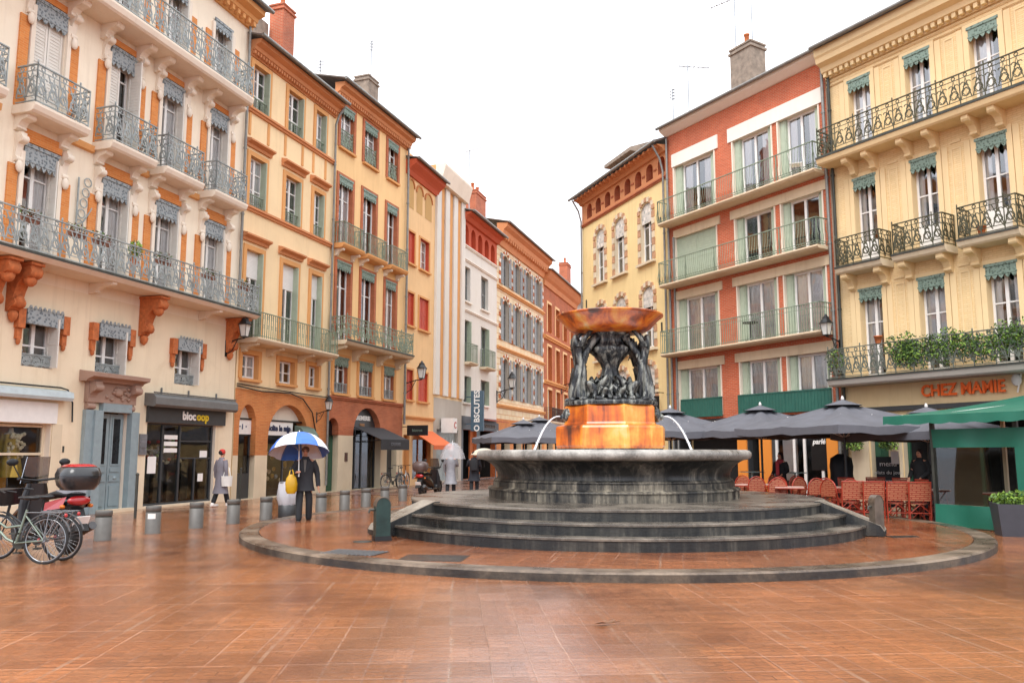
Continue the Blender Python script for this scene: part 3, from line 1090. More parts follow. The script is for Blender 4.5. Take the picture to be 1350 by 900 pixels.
for a, b in ((-5.8, -5.31), (-5.29, -4.8)):
    k.box(a, b, .1, .15, .04, 2.68)
    for z0, z1 in ((.15, .72), (1.08, 1.2)):
        k.box(a + .08, b - .08, .075, .098, z0, z1)
    k.box(a + .05, b - .05, .07, .098, .82, 1.0); k.ball(((a + b) / 2, .07, .91), (.07, .03, .05), 8, 5)
    k.box(a + .08, a + .12, .08, .098, 1.3, 2.55); k.box(b - .12, b - .08, .08, .098, 1.3, 2.55)
    k.box(a + .08, b - .08, .08, .098, 2.55, 2.6); k.box(a + .08, b - .08, .08, .098, 1.26, 1.3)
door = k.build('door', M['blue_door'], doorway)
k = MB()
for a, b in ((-5.8, -5.31), (-5.29, -4.8)):
    k.box(a + .12, b - .12, .09, .099, 1.3, 2.55)
    for j in range(4):
        mx = (a + b) / 2
k.build('door_glass', plain('dark_door_glass', (.02, .022, .024, 1), .15, var=.4), doorway)
k = MB(); k.box(-4.28, -4.0, -.045, -.003, 1.55, 2.15)
for z in (1.62, 1.75, 1.88, 2.0): k.box(-4.26, -4.02, -.06, -.046, z, z + .05)
k.build('bell_plate', plain('grey_plaque', lin('#75767a'), .4, var=.3), doorway)
k = MB(); k.box(-5.9, -4.7, -.35, -.205, 0, .09); k.build('door_step', M['pale_stone'], doorway)

# grocery shop front
k = MB()
for u in (-3.98, -3.22, -2.46, -.95): k.box(u, u + .07, .1, .17, .06, 2.5)
k.box(-1.72, -1.66, .1, .17, .06, 1.42)
for z in (.06, 2.44): k.box(-3.91, -.95, .105, .165, z, z + .06)
for z in (1.42, 1.95): k.box(-2.39, -.95, .105, .165, z, z + .045)
bio = k.build('shop_front', M['charcoal'], A.root)
g = MB(); g.quad((-3.98, .14, .06), (-.87, .14, .06), (-.87, .14, 2.5), (-3.98, .14, 2.5)); g.build('pane', M['shop_glass'], bio)
k = MB(); k.box(-4.05, -.5, -.1, -.001, 2.5, 2.98); k.build('sign_board', M['charcoal'], bio)
k = MB(); k.prism([(-.001, 2.99), (-.34, 2.95), (-.42, 3.02), (-.42, 3.22), (-.3, 3.34), (-.001, 3.36)], -4.15, -.3)
n = 60
for i in range(n):
    x = -4.15 + 3.85 * (i + .5) / n
    k.box(x - .014, x + .014, -.36, -.3, 3.345, 3.385)
for x in (-3.5, -2.3, -.95): k.box(x - .02, x + .02, -.05, -.01, 3.362, 3.55)
k.build('awning_box', plain('grey_awning', lin('#6c6d6c'), .5, var=.12), bio)
lettering('bioc', .36, M['white_letters'], bio, (-2.32, -.115, 2.74), bold=.012)
lettering('oop', .36, plain('yellow_letters', lin('#e0c22c'), .5, bumpy=0), bio, (-1.68, -.115, 2.74), bold=.012)
k = MB()
for z in (1.62, 1.82, 2.02): k.box(-3.1, -2.52, .12, .128, z, z + .13).cut()
k.box(-3.75, -3.4, .12, .128, 1.0, 1.5).cut(); k.box(-1.5, -1.25, .12, .128, .7, .95).cut(); k.box(-1.45, -1.1, .12, .128, 1.46, 1.68)
k.build('window_poster', M['white_letters'], bio)
k = MB()
for i in range(5):
    x = -3.7 + i * .62
    k.box(x, x + .45, 1.0, 1.3, .1, 1.2 + .3 * rn.random())
for i in range(40):
    k.ball((-3.8 + 2.8 * rn.random(), .9 + .4 * rn.random(), 1.25 + .8 * rn.random()), .06, 6, 4, m=rn.randrange(1, 4))
k.build('shop_shelf', [M['iron_dark'], M['plant_light'], plain('red_goods', lin('#b4402c'), .6), plain('pale_goods', lin('#d9c9a0'), .6)], bio)

# ---- B: pale yellow house over two brick arches
pB = A.pt(A.at(308, 640)[0])
B = Building('pale_yellow_townhouse', 'pale yellow townhouse with orange window surrounds above two orange brick arches', 'building', pB, 1030, 'L')
BW = [(.14, 1.05), (2.32, 3.3), (4.28, 5.0)]
BE = 5.76
rows = [(14.05, 15.72), (10.42, 12.25), (5.6, 8.8), (4.2, 5.06)]
B.wall(-.12, BE, 3.83, 16.2, [('r', a, b, c, e) for a, b in BW for c, e in rows], 'yellow_b', 'orange_trim', rd=.28)
arB = [('a', .16, 1.1, .02, 3.3, .75), ('a', 1.82, 4.42, .02, 3.42, 1.25)]
B.wall(-.12, BE, 1.52, 3.83, [(h[0], h[1], h[2], 1.52, h[4], h[5]) for h in arB], 'arch_brick', 'arch_brick', rd=.45, interior='warm_interior', deep=1.9)
B.wall(-.12, BE, 0, 1.52, [('r', h[1], h[2], .02, 1.52) for h in arB], 'pale_stone', 'pale_stone', rd=.45, interior='warm_interior', deep=1.9)
B.body(-.12, BE, 16.3, mat='yellow_b', y0=1.93)
rfB = B.roof(-.3, BE + .08, 16.55, over=.62, rise=1.8)
B.profile(-.12, BE + .02, [(-.001, 15.95), (-.06, 15.95), (-.1, 16.1), (-.22, 16.16), (-.26, 16.28), (-.46, 16.36), (-.5, 16.5), (-.001, 16.52)], 'orange_cornice', dent=(.16, .08, -.2, -.105, 16.0, 16.12))
for i, (a, b) in enumerate(BW):
    for j, (c, e) in enumerate(rows):
        w = B.window(a, b, c, e, y=.16, trans=(.36, .7) if j != 3 else (.5,), trim='orange_trim', trim_w=.17, hood='orange_cornice' if j in (1, 2) else None,
                     shut='jamb' if j < 3 else None, shut_mat='shutter_green', curtain='full' if (i, j) == (0, 1) else rn.choice([None, None, 'half']),
                     blind=.3 if j == 2 else 0, guard=('iron_green', .42, 'bars') if j < 2 else None, sill='orange_trim' if j == 3 else None)
        if j == 1:
            k = MB()
            for x in (a - .1, b + .1): k.box(x - .06, x + .06, -.035, -.001, 12.99, 13.82).cut()
            k.build('brick_strip', M['orange_trim'], w)
for z in (13.84, 10.2): B.band(-.12, BE, z, z + .17, .14, 'orange_cornice')
B.balcony(-.1, 5.1, 5.56, .82, .88, 'bars', 'pale_stone', 'iron_green', t=.17, brackets=[.1, 1.6, 3.6, 4.9], bw=.16, bh=.3)
k = MB()
k.tube([(-.1, -.06, 3.9), (1.2, -.1, 3.8), (3.0, -.09, 3.86), (3.9, -.07, 3.7), (4.6, -.06, 3.2), (4.9, -.06, 2.4), (5.1, -.06, 2.1)], .025, 5)
k.tube([(-.1, -.05, 3.98), (2.5, -.06, 3.92), (BE, -.06, 3.88)], .02, 5)
k.build('cable', M['black'], B.root)
drain_pipe(B, BE - .1, .3, 15.6, -.12, bend=(.1, -.35, .8))
# arch infills: shop fronts
for (kk, a, b, c, e, rise), sg in zip(arB, ('', 'Boîte le mjp')):
    f = MB()
    cx = (a + b) / 2
    n = 16
    ar = [(cx - (b - a) / 2 * math.cos(PI * i / n), e - rise + rise * math.sin(PI * i / n)) for i in range(n + 1)]
    zs = 2.8
    pts = [(x, z) for x, z in ar if z > zs]
    xl = cx - (b - a) / 2 * math.sqrt(max(0, 1 - ((zs - (e - rise)) / rise) ** 2)) if zs > e - rise else a
    poly = [(xl, zs)] + pts + [(2 * cx - xl, zs)]
    m_ = len(poly)
    f.add([(x, .3, z) for x, z in poly] , [tuple(range(m_))])
    inf = f.build('arch_infill', M['cream_trim'], B.root)
    f = MB(); f.box(a + .01, b - .01 if sg == '' else b - .75, .2, .28, 2.26, zs - .03)
    f.build('sign_board', M['white'], inf)
    f = MB(); f.box(a + .01, b - .01, .17, .297, zs - .028, zs + .03).cut(); f.box(a + .01, b - .01, .19, .29, 2.2, 2.258)
    f.build('sign_rail', M['black'], inf)
    if sg: lettering(sg, .3, plain('dark_blue_letters', lin('#28304e'), .5, bumpy=0), inf, (a + .95, .19, 2.52), bold=.012)
    else: lettering('· i  ·', .26, plain('grey_blue_letters', lin('#4a5570'), .5, bumpy=0), inf, (cx, .19, 2.52), bold=.01)
    f = MB()
    us = [a, cx - .04, b - .08] if sg else [a, b - .07]
    for u in us: f.box(u, u + .07, .22, .29, .02, 2.2)
    if sg == '': f.box(a + .07, b - .07, .2, .6, .02, .9)
    fr = f.build('shop_front', M['charcoal'], inf)
    f = MB(); f.quad((a, .25, .02), (b, .25, .02), (b, .25, 2.2), (a, .25, 2.2)); f.build('pane', M['shop_glass'], inf)
    f = MB()
    for i in range(26 if sg else 8):
        f.ball((a + .2 + (b - a - .4) * rn.random(), .7 + .3 * rn.random(), (.4 if sg else 1.0) + (1.3 if sg else .25) * rn.random()), (.1, .06, .09), 6, 4, m=rn.randrange(3))
    f.build('window_display', [M['pale_stone'], plain('blue_goods', lin('#7d93a8'), .6), plain('ochre_goods', lin('#c79a3a'), .6)], inf)
f = MB(); f.prism([(-.001, 2.2), (-.5, 2.18), (-.52, 2.26), (-.3, 2.55), (-.001, 2.65)], 3.5, 4.4); f.build('shop_awning', plain('grey_green_awning', lin('#5d6f62'), .6), B.root)

# ---- C: warm yellow house
pC = B.pt(B.at(428, 640)[0])
C = Building('warm_yellow_townhouse', 'warm yellow townhouse with green iron balconies above a red brick arcade with a black awning', 'building', pC, 1060, 'L')
CE = 6.66
CW = [(.42, 1.5), (2.45, 3.58), (4.66, 5.66)]
rows = [(14.85, 16.74), (10.48, 13.52), (6.3, 9.75), (4.12, 5.6)]
C.wall(-.02, CE, 3.87, 17.2, [('r', a, b, c, e) for a, b in CW for c, e in rows], 'yellow_c', 'arch_brick_red', rd=.28)
arC = [('a', .08, .92, .02, 3.06, .42), ('a', 2.1, 4.55, .02, 3.62, 1.22)]
C.wall(-.02, CE, 2.35, 3.87, [(h[0], h[1], h[2], 2.35, h[4], min(h[5], h[4] - 2.36)) for h in arC], 'arch_brick_red', 'arch_brick_red', rd=.5, deep=1.9)
C.wall(-.02, CE, 0, 2.35, [('r', h[1], h[2], .02, 2.35) for h in arC] + [('r', 5.15, 6.1, .4, 2.2)], 'pale_stone', 'pale_stone', rd=.5, deep=1.9)
C.body(-.02, CE, 17.3, mat='chimney_grey', y0=1.93)
rfC = C.roof(-.28, CE + .2, 17.62, over=.62, rise=1.6)
C.profile(-.05, CE + .05, [(-.001, 16.95), (-.08, 16.95), (-.12, 17.1), (-.24, 17.18), (-.28, 17.3), (-.46, 17.38), (-.5, 17.55), (-.001, 17.58)], 'orange_cornice', dent=(.17, .09, -.22, -.125, 17.0, 17.14))
for i, (a, b) in enumerate(CW):
    for j, (c, e) in enumerate(rows):
        C.window(a, b, c, e, y=.16, trans=(.7,), trim='arch_brick_red' if j < 3 else 'orange_trim', trim_w=.18, curtain=['full', 'half', None, None][(i + j) % 4],
                 lamb=(e - .34, e + .04), lamb_mat='lambrequin_green', guard=('iron_green', .85, 'dense') if j == 0 else (('iron_grey', .42, 'bars') if j == 3 else None),
                 sill='orange_trim' if j in (0, 3) else None)
    C.balcony(a - .28, b + .28, 10.45, .5, .92, 'bars', 'orange_trim', 'iron_green', t=.2, brackets=[a - .1, b + .1], bw=.14, bh=.3, bmat='cream_trim')
C.balcony(-.4 + .42, 6.0, 6.26, .85, 1.0, 'dense', 'pale_stone', 'iron_green', t=.18, edge='iron_dark', brackets=[.2, 1.95, 4.1, 5.85], bw=.2, bh=.5)
C.band(-.02, CE, 3.84, 3.99, .1, 'arch_brick_red')
drain_pipe(C, CE - .08, 3.0, 17.2, -.14, .06)
k = MB()
for a, b, z0, z1 in ((.1, .9, .05, 2.35),):
    k.box(a, (a + b) / 2 - .01, .25, .3, z0, z1); k.box((a + b) / 2 + .01, b, .25, .3, z0, z1)
    for q in (a + .08, (a + b) / 2 + .08):
        for z in (.2, .9, 1.6): k.box(q, q + .24, .23, .249, z, z + .55)
gd = k.build('door', M['green_door'], C.root)
k = MB(); k.box(.1, .9, .3, .34, 2.35, 2.95); k.build('fanlight', M['black'], gd)
k = MB(); k.box(1.45, 1.66, -.03, -.001, 1.25, 1.62); k.build('letter_box', plain('brown_letter_box', lin('#4d2f22'), .5), C.root)
# arch shop front
k = MB()
for u in (2.1, 2.75, 3.3, 4.48): k.box(u, u + .07, .3, .38, .02, 2.9)
k.box(2.17, 4.48, .305, .375, 2.86, 2.92)
cf = k.build('shop_front', M['charcoal'], C.root)
g = MB(); g.quad((2.1, .345, .02), (4.55, .345, .02), (4.55, .345, 2.9), (2.1, .345, 2.9)); g.build('pane', M['shop_glass'], cf)
k = MB(); n = 16; e, rise, a, b = 3.62, 1.22, 2.1, 4.55; cx = (a + b) / 2
ar = [(cx - (b - a) / 2 * math.cos(PI * i / n), e - rise + rise * math.sin(PI * i / n)) for i in range(n + 1)]
ar = [p for p in ar if p[1] > 2.7]
k.add([(x, .28, z) for x, z in [(ar[0][0], 2.62)] + ar + [(ar[-1][0], 2.62)]], [tuple(range(len(ar) + 2))])
k.build('arch_sign_board', M['charcoal'], cf)
lettering('CREMERIE', .27, M['white_letters'], cf, (3.3, .265, 3.16), bold=.012, sx=1.15)
lettering('PARIS', .16, plain('tan_letters', lin('#a5784e'), .5, bumpy=0), cf, (3.3, .265, 2.86), bold=.006)
k = MB()
k.prism([(-.001, 2.76), (-1.35, 2.2), (-1.35, 2.18), (-.001, 2.72)], 2.15, 4.75)
k.box(2.15, 4.75, -1.375, -1.352, 1.74, 2.2)
aw = k.build('shop_awning', plain('black_awning_cloth', lin('#2b2c30'), .75, var=.15), C.root)
lettering('CREMERIE', .2, plain('dim_letters', lin('#55575c'), .6, bumpy=0), aw, (3.45, -1.385, 1.98), bold=.006)
k = MB(); k.tube([(2.2, -.02, 2.1), (2.2, -1.34, 2.16)], .02, 5); k.tube([(4.7, -.02, 2.1), (4.7, -1.34, 2.16)], .02, 5); k.build('awning_arm', M['black'], aw)
k = MB(); k.box(5.15, 6.1, .28, .32, .4, 2.2); k.build('dark_window', M['charcoal'], C.root)

# ---- D: apricot house with red shutters
pD = C.pt(C.at(528, 640)[0])
D = Building('apricot_townhouse', 'narrow apricot house with red shutters and three blind arches under its red cornice', 'building', pD, 1000, 'L')
DE = 4.02
DW = [(.4, 1.2), (1.86, 3.1)]
rows = [(11.2, 12.85), (8.0, 9.68), (4.25, 5.75)]
hD = [('r', a, b, c, e) for a, b in DW for c, e in rows] + [('a', .3, 1.02, 14.1, 15.6, .36), ('a', 1.38, 2.14, 14.1, 15.55, .38), ('a', 2.5, 3.4, 14.1, 15.5, .4)]
D.wall(0, DE, 3.3, 15.9, hD[:6], 'yellow_d', 'shutter_red', rd=.3)
k = MB()
for h in hD[6:]:
    _, a, b, c, e, r_ = h
    n = 12; cx = (a + b) / 2
    ar = [(cx - (b - a) / 2 * math.cos(PI * i / n), e - r_ + r_ * math.sin(PI * i / n)) for i in range(n + 1)]
    out = [(cx - ((b - a) / 2 + .1) * math.cos(PI * i / n), e - r_ + (r_ + .1) * math.sin(PI * i / n)) for i in range(n + 1)]
    for i in range(n):
        vs = [(*ar[i], ), (*ar[i + 1], ), (*out[i + 1], ), (*out[i], )]
        k.add([(x, -.06, z) for x, z in vs] + [(x, -.001, z) for x, z in vs], [(0, 1, 2, 3), (7, 6, 5, 4), (0, 4, 5, 1), (2, 6, 7, 3)])
    m_ = len(ar) + 2
    k.add([(x, -.012, z) for x, z in [(a, c)] + ar + [(b, c)]], [tuple(range(m_))], 1)
    k.cut()
k.build('blind_arch', [M['arch_brick'], stucco('arch_recess', lin('#c79f63'), .1)], D.root)
D.wall(0, DE, 0, 3.3, [('r', .25, .95, .05, 2.5), ('r', 1.35, 3.7, .3, 2.3)], 'yellow_d', 'orange_trim', rd=.3, deep=1.0)
D.body(0, DE, 15.9, mat='yellow_d')
D.roof(-.05, DE + .1, 16.5, over=.7, rise=1.4)
D.profile(0, DE, [(-.001, 15.75), (-.1, 15.75), (-.2, 15.95), (-.3, 16.05), (-.55, 16.25), (-.6, 16.45), (-.001, 16.47)], 'red_band')
for i, (a, b) in enumerate(DW):
    for j, (c, e) in enumerate(rows):
        if (i, j) == (1, 0): D.window(a, b, c, e, y=.2, trim='orange_trim', trim_w=.1, curtain='full', sill='orange_trim')
        else: D.window(a, b, c, e, y=.2, trim='orange_trim', trim_w=.1, shut='closed', shut_mat='shutter_red', sill='orange_trim')
D.band(0, DE, 3.3, 3.45, .12, 'orange_trim')
k = MB()
k.prism([(-.001, 2.75), (-1.2, 2.0), (-1.2, 1.97), (-.001, 2.7)], 1.2, 3.95)
k.box(1.2, 3.95, -1.225, -1.202, 1.78, 2.0)
k.build('shop_awning', plain('orange_awning_cloth', lin('#d86a35'), .75, var=.1), D.root)
k = MB()
for u in (1.35, 2.45, 3.62): k.box(u, u + .07, .2, .27, .3, 2.3)
ds = k.build('shop_front', M['terracotta'], D.root)
g = MB(); g.quad((1.35, .24, .3), (3.7, .24, .3), (3.7, .24, 2.3), (1.35, .24, 2.3)); g.build('pane', M['shop_glass'], ds)
k = MB(); k.box(.3, .92, .22, .27, .05, 2.48); k.build('door', M['orange_trim'], D.root)
k = MB(); k.box(.1, .14, -1.35, -.25, 2.45, 2.95); k.box(.1, .14, -.25, -.001, 2.86, 2.9); D_sign = k.build('hanging_sign', M['black'], D.root)
lettering('bistrot', .2, plain('dim_sign_letters', lin('#6d7d70'), .6, bumpy=0), D_sign, (.09, -.8, 2.7), rz=-PI / 2)

# ---- E: tall pilastered modern facade
pE = D.pt(D.at(573, 400)[0])
E = Building('pilastered_building', 'narrow cream building with full height white pilasters and thin orange window slots', 'building', pE, 1000, 'L')
EE = 4.32
k = MB()
E.wall(0, EE, 4.6, 16.6, [], 'yellow_b')
for i in range(4):
    c = .22 + i * 1.28
    k.box(c - .3, c + .3, -.14, -.001, 4.75, 16.58).cut()
k.build('pilaster', M['white_wall'], E.root)
k = MB()
for i in range(3):
    c = .86 + i * 1.28
    k.box(c - .32, c + .32, -.05, -.001, 4.75, 16.58).cut()
k.build('slot_panel', M['orange_trim'], E.root)
k = MB()
for i in range(3):
    c = .62 + i * 1.28
    for z in (5.2, 7.6, 10.0, 12.4, 14.7): k.box(c - .1, c + .1, -.07, -.052, z, z + 1.6).cut()
k.build('slot_window', M['charcoal'], E.root)
E.wall(0, EE, 0, 4.6, [('r', .5, 3.8, .1, 2.9)], 'grey_stone', 'grey_stone', rd=.3)
E.body(0, EE, 16.6, mat='orange_trim')
E.profile(-.05, EE, [(-.001, 16.6), (-.35, 16.62), (-.4, 16.8), (-.6, 17.5), (-.6, 17.62), (-.001, 17.64)], 'cream_trim')
k = MB(); k.box(-.05, EE, .0, 9, 16.6, 17.6); k.box(.1, 2.2, 2.2, 5.0, 17.602, 19.0); k.build('roof_parapet', M['orange_trim'], E.root)
k = MB(); k.box(.5, 3.8, .2, .26, .1, 2.9); k.build('shutter', M['iron_grey'], E.root)
k = MB(); k.box(.9, 1.5, -.8, -.1, 2.7, 3.5); k.box(1.1, 1.3, -.1, -.001, 3.0, 3.1); es = k.build('hanging_sign', M['white'], E.root)
lettering('C', .5, plain('red_logo', lin('#b8574a'), .5, bumpy=0), es, (1.2, -.81, 3.1), bold=.01)

# ---- G: white house with a red arcaded attic
pG = E.pt(E.at(610, 350)[0])
G = Building('white_townhouse', 'white rendered townhouse with a red arcaded attic storey and two columns of windows', 'building', pG, 1010, 'L')
GE = 6.45
GW = [(.3, 1.35), (3.3, 4.7)]
rows = [(10.75, 12.9), (7.0, 9.6), (4.6, 6.2)]
G.wall(0, GE, 3.8, 14.15, [('r', a, b, c, e) for a, b in GW for c, e in rows], 'white_wall', 'white_wall', rd=.35)
G.wall(0, GE, 14.15, 15.9, [('a', a, a + .8, 14.3, 15.5, .4) for a in (.2, 1.45, 2.7, 3.95, 5.2)], 'red_band', 'red_band', rd=.25, interior='shutter_red', deep=.35)
G.wall(0, GE, 0, 3.8, [('r', .3, 2.6, .05, 3.0), ('r', 3.2, 6.2, .05, 3.0)], 'charcoal', 'terracotta', rd=.35)
G.body(0, GE, 15.9, mat='chimney_grey')
rfG = G.roof(-.1, GE + .1, 16.2, over=.7, rise=1.4)
G.profile(0, GE, [(-.001, 15.7), (-.15, 15.72), (-.3, 15.95), (-.5, 16.05), (-.55, 16.15), (-.001, 16.17)], 'red_band')
for z in (14.05, 13.2, 10.1): G.band(0, GE, z, z + .14, .12, 'white_trim')
for i, (a, b) in enumerate(GW):
    for j, (c, e) in enumerate(rows):
        G.window(a, b, c, e, y=.22, fr='shutter_grey', trans=(.5,), shut='jamb' if j else None, shut_mat='shutter_green', sill='white_trim' if j != 1 else None)
    G.balcony(a - .15, b + .15, 7.0, .45, 1.1, 'plain', 'pale_stone', 'iron_green', t=.15)
k = MB(); k.box(.3, .42, .2, .3, .05, 3.0).cut(); k.box(2.0, 2.6, .2, .3, .05, 3.0); k.build('shop_door', M['terracotta'], G.root)
k = MB(); k.box(3.0, 6.3, -.2, -.001, 3.0, 3.55); gs = k.build('sign_board', M['black'], G.root)
lettering('MAISON  BLEUE', .3, plain('pale_sign_letters', lin('#9a9a96'), .6, bumpy=0), gs, (4.6, -.21, 3.28))
k = MB(); k.prism([(-.001, 3.75), (-.9, 3.62), (-.9, 3.58), (-.001, 3.68)], 2.2, 6.4); k.build('shop_canopy', plain('rust_canopy', lin('#a84e33'), .7), G.root)
k = MB(); k.box(.75, .87, -1.1, -.3, 2.9, 5.3); k.box(.78, .84, -.3, -.001, 3.3, 3.36); k.box(.78, .84, -.3, -.001, 4.9, 4.96)
gv = k.build('vertical_sign', plain('slate_blue_sign', lin('#4d6474'), .5), G.root)
for i, ch in enumerate('OBSCUTES'):
    pass
me_o = lettering('O BSCUTES', .48, M['white_letters'], gv, (.74, -.7, 4.1), bold=.012)
me_o.rotation_euler = (0, -PI / 2, -PI / 2)

# ---- H: patterned house with grey shutters
pH = G.pt(G.at(655, 350)[0])
H = Building('patterned_townhouse', 'patterned yellow and white banded house with rows of tall grey shutters and an orange cornice', 'building', pH, 1020, 'L')
HE = 11.6
HC = [1.9, 4.6, 7.3, 10.0]
rows = [(13.2, 15.4), (9.3, 12.2), (5.3, 8.1)]
banded = brick('banded_stone', lin('#e2d4b8'), lin('#dccba8'), lin('#cfa982'), .9, .42, .04, blotch=.12)
H.wall(0, HE, 3.9, 15.8, [('a', c - .55, c + .55, a, b, .4) for c in HC for a, b in rows], banded, 'grey_stone', rd=.3)
H.wall(0, HE, 0, 3.9, [('a', c - .95, c + .95, .05, 3.3, .8) for c in HC], 'arch_brick', 'pale_stone', rd=.4)
H.body(0, HE, 15.8, mat='yellow_b')
H.roof(-.1, HE + .3, 17.3, over=.9, rise=1.4)
H.profile(0, HE + .1, [(-.001, 15.8), (-.12, 15.82), (-.2, 16.2), (-.45, 16.5), (-.5, 16.8), (-.75, 17.0), (-.8, 17.25), (-.001, 17.28)], 'orange_cornice', dent=(.5, .24, -.44, -.205, 16.25, 16.5))
for z in (12.75, 8.6, 4.65): H.band(0, HE, z, z + .22, .18, 'orange_trim')
stripe = brick('orange_white_quoins', lin('#c96f45'), lin('#c96f45'), lin('#e6ddcf'), .6, .42, .2, blotch=.1)
for c in HC:
    for a, b in rows:
        w = H.window(c - .55, c + .55, a, b, y=.2, fr='shutter_grey', shut='wall', shut_mat='shutter_grey')
        k = MB()
        for sg in (-1, 1):
            for q in range(6):
                zz = a + (b - .45 - a) * q / 6
                k.box(c + sg * 1.32 - .17, c + sg * 1.32 + .17, -.05, -.001, zz, zz + .26, q % 2)
            k.cut()
        for t_ in range(9):
            a0 = PI * t_ / 9
            for rr in (.72,):
                x, z = c - rr * math.cos(a0 + PI / 18), b - .4 + .62 * math.sin(a0 + PI / 18)
                k.cbox(x, -.04, z, .17, .08, .17, t_ % 2)
        k.build('arch_surround', [M['terracotta'], M['white_trim']], w)

# ---- I: orange brick house at the far end
pI = H.pt(H.at(716, 380)[0])
I = Building('orange_brick_townhouse', 'far orange brick house with a moulded cornice and a dark balcony rail', 'building', pI, 1000, 'L')
IE = 12.2
IC = [1.9, 4.7, 7.5, 10.3]
rows = [(11.6, 14.0), (7.6, 10.4), (4.2, 6.8)]
I.wall(0, IE, 3.5, 15.6, [('r', c - .6, c + .6, a, b) for c in IC for a, b in rows], 'arch_brick_red', 'orange_trim', rd=.3)
I.wall(0, IE, 0, 3.5, [('r', c - 1, c + 1, .05, 2.9) for c in IC], 'orange_trim', 'pale_stone', rd=.4)
I.body(0, IE, 15.6, mat='arch_brick_red')
rfI = I.roof(-.1, IE + .3, 16.55, over=.8, rise=1.4)
I.profile(0, IE + .1, [(-.001, 15.3), (-.12, 15.32), (-.2, 15.7), (-.4, 15.9), (-.6, 16.2), (-.7, 16.5), (-.001, 16.52)], 'orange_cornice')
for z in (10.9, 7.2): I.band(0, IE, z, z + .3, .25, 'orange_trim')
for c in IC:
    for a, b in rows:
        I.window(c - .6, c + .6, a, b, y=.2, fr='shutter_red' if b > 7 else 'white', trim='yellow_d', trim_w=.2, shut='jamb', shut_mat='terracotta', curtain='half')
I.balcony(.3, 11.8, 4.15, .6, 1.1, 'plain', 'pale_stone', 'black', t=.2)

# ---- far end of the street
pZ = I.pt(IE) + Vector((-3, 14, 0))
Z = Building('pale_end_house', 'small pale grey house closing the far end of the street', 'building', (pZ.x - 4, pZ.y), -3000, 'R')
Z.wall(0, 22, 0, 18.3, [('r', 5.2 + 3.2 * i, 6.6 + 3.2 * i, z, z + 2.4) for i in range(5) for z in (4.4, 8.4, 12.6, 15.2 if False else 12.6)], 'grey_stone', 'white_trim', rd=.3)
Z.body(0, 22, 18.3, mat='grey_stone')
Z.roof(-.2, 22.2, 18.4, over=.6)
for i in range(5):
    for z in (4.4, 8.4, 12.6): Z.window(5.2 + 3.2 * i, 6.6 + 3.2 * i, z, z + 2.4, y=.2, curtain='full')

# chimneys and antennas on the left row
uz = B.at(367, 30)
k0 = B.at(357, 40, off=-3.2)
chimney(rfB, 5.1, 2.4, 16.8, 21.0, .85, .7, 'chimney_brick', 1)
k = MB(); k.box(2.6, 4.55, 2.7, 3.6, 16.8, 20.1); k.build('chimney', M['chimney_grey'], rfB)
chimney(rfC, 5.9, 2.0, 17.8, 20.7, 1.0, .8, 'chimney_grey', 0)
chimney(rfG, 5.3, 1.2, 16.4, 19.0, 1.9, .9, 'chimney_brick', 2)
chimney(rfI, 11.3, .8, 16.6, 19.6, 1.5, .8, 'chimney_brick', 1)
p = C.pt(6.3, 2.0, 20.7); antenna(p, 2.4, 'thin comb antenna on the chimney of the warm yellow townhouse', .6, 'comb')
p = C.pt(2.6, 2.6, 18.4); antenna(p, 1.9, 'short antenna on the tiled roof of the warm yellow townhouse', .2, 'comb')
p = G.pt(2.6, .6, 16.5); antenna(p, 4.6, 'antenna with a long boom beside the red chimney of the white townhouse', -.4, 'yagi', tilt=.2)

M['old_box'] = plain('weathered_box', lin('#8a5f4e'), .8, var=.3)
# pots and boxes hung on the rail of the long cream balcony
for u, lab in ((-9.1, 'first flower box from the left end of the long cream balcony'), (-7.7, 'second flower box from the left end of the long cream balcony'), (-6.9, 'third flower box, beside the iron scroll on the long cream balcony'), (-4.6, 'fourth flower box from the left end of the long cream balcony'), (-2.6, 'fifth flower box, last but one on the long cream balcony'), (-.8, 'last flower box at the street corner of the long cream balcony')):
    q = MB(); q.prism([(-.07, 0), (.07, 0), (.09, .14), (-.09, .14)], -.24, .24)
    fb = empty('flower_box', A.pt(u, -.8, 7.02), A.root.rotation_euler.z)
    q.build('box', M['old_box'], fb)
    q = MB(); leaf_cloud(q, [(-.15, 0, .25, .2, .1, .1), (.15, 0, .25, .18, .1, .12)], 60, .045, random.Random(int(-u * 10)), 2)
    q.build('plants', [plain('dry_stems', lin('#7a5a44'), .8, var=.3), M['plant']], fb)
    tag(fb, lab, 'flower box', 'flower boxes on the long cream balcony')
q = MB(); leaf_cloud(q, [(0, 0, .25, .22, .18, .28)], 160, .06, random.Random(5), 2); q.lathe([(.1, -.2), (.14, .05), (.13, .05)], 10, m=2)
o = q.build('potted_plant', [M['plant_light'], M['plant'], M['terracotta']]); o.location = A.pt(-5.6, -.7, 6.95); tag(o, 'light green potted plant behind the rail of the long cream balcony', 'plant')
q = MB()
q.box(-.02, .02, -.03, -.001, -.9, .7)
for i in range(5): q.ribbon(arc(.12 + .05 * i, -.55 + .3 * i, .12, 0, 2 * PI, 9)[:-1], .025, .02, closed=True)
q.ribbon([(0, -.6), (.25, -.45), (.45, -.1), (.5, .0)], .03, .02); q.ribbon([(0, -.7), (.6, -.62)], .03, .02)
q.build('wall_scroll', M['iron_grey'], A.root).location = (-7.05, -.05, 8.2)
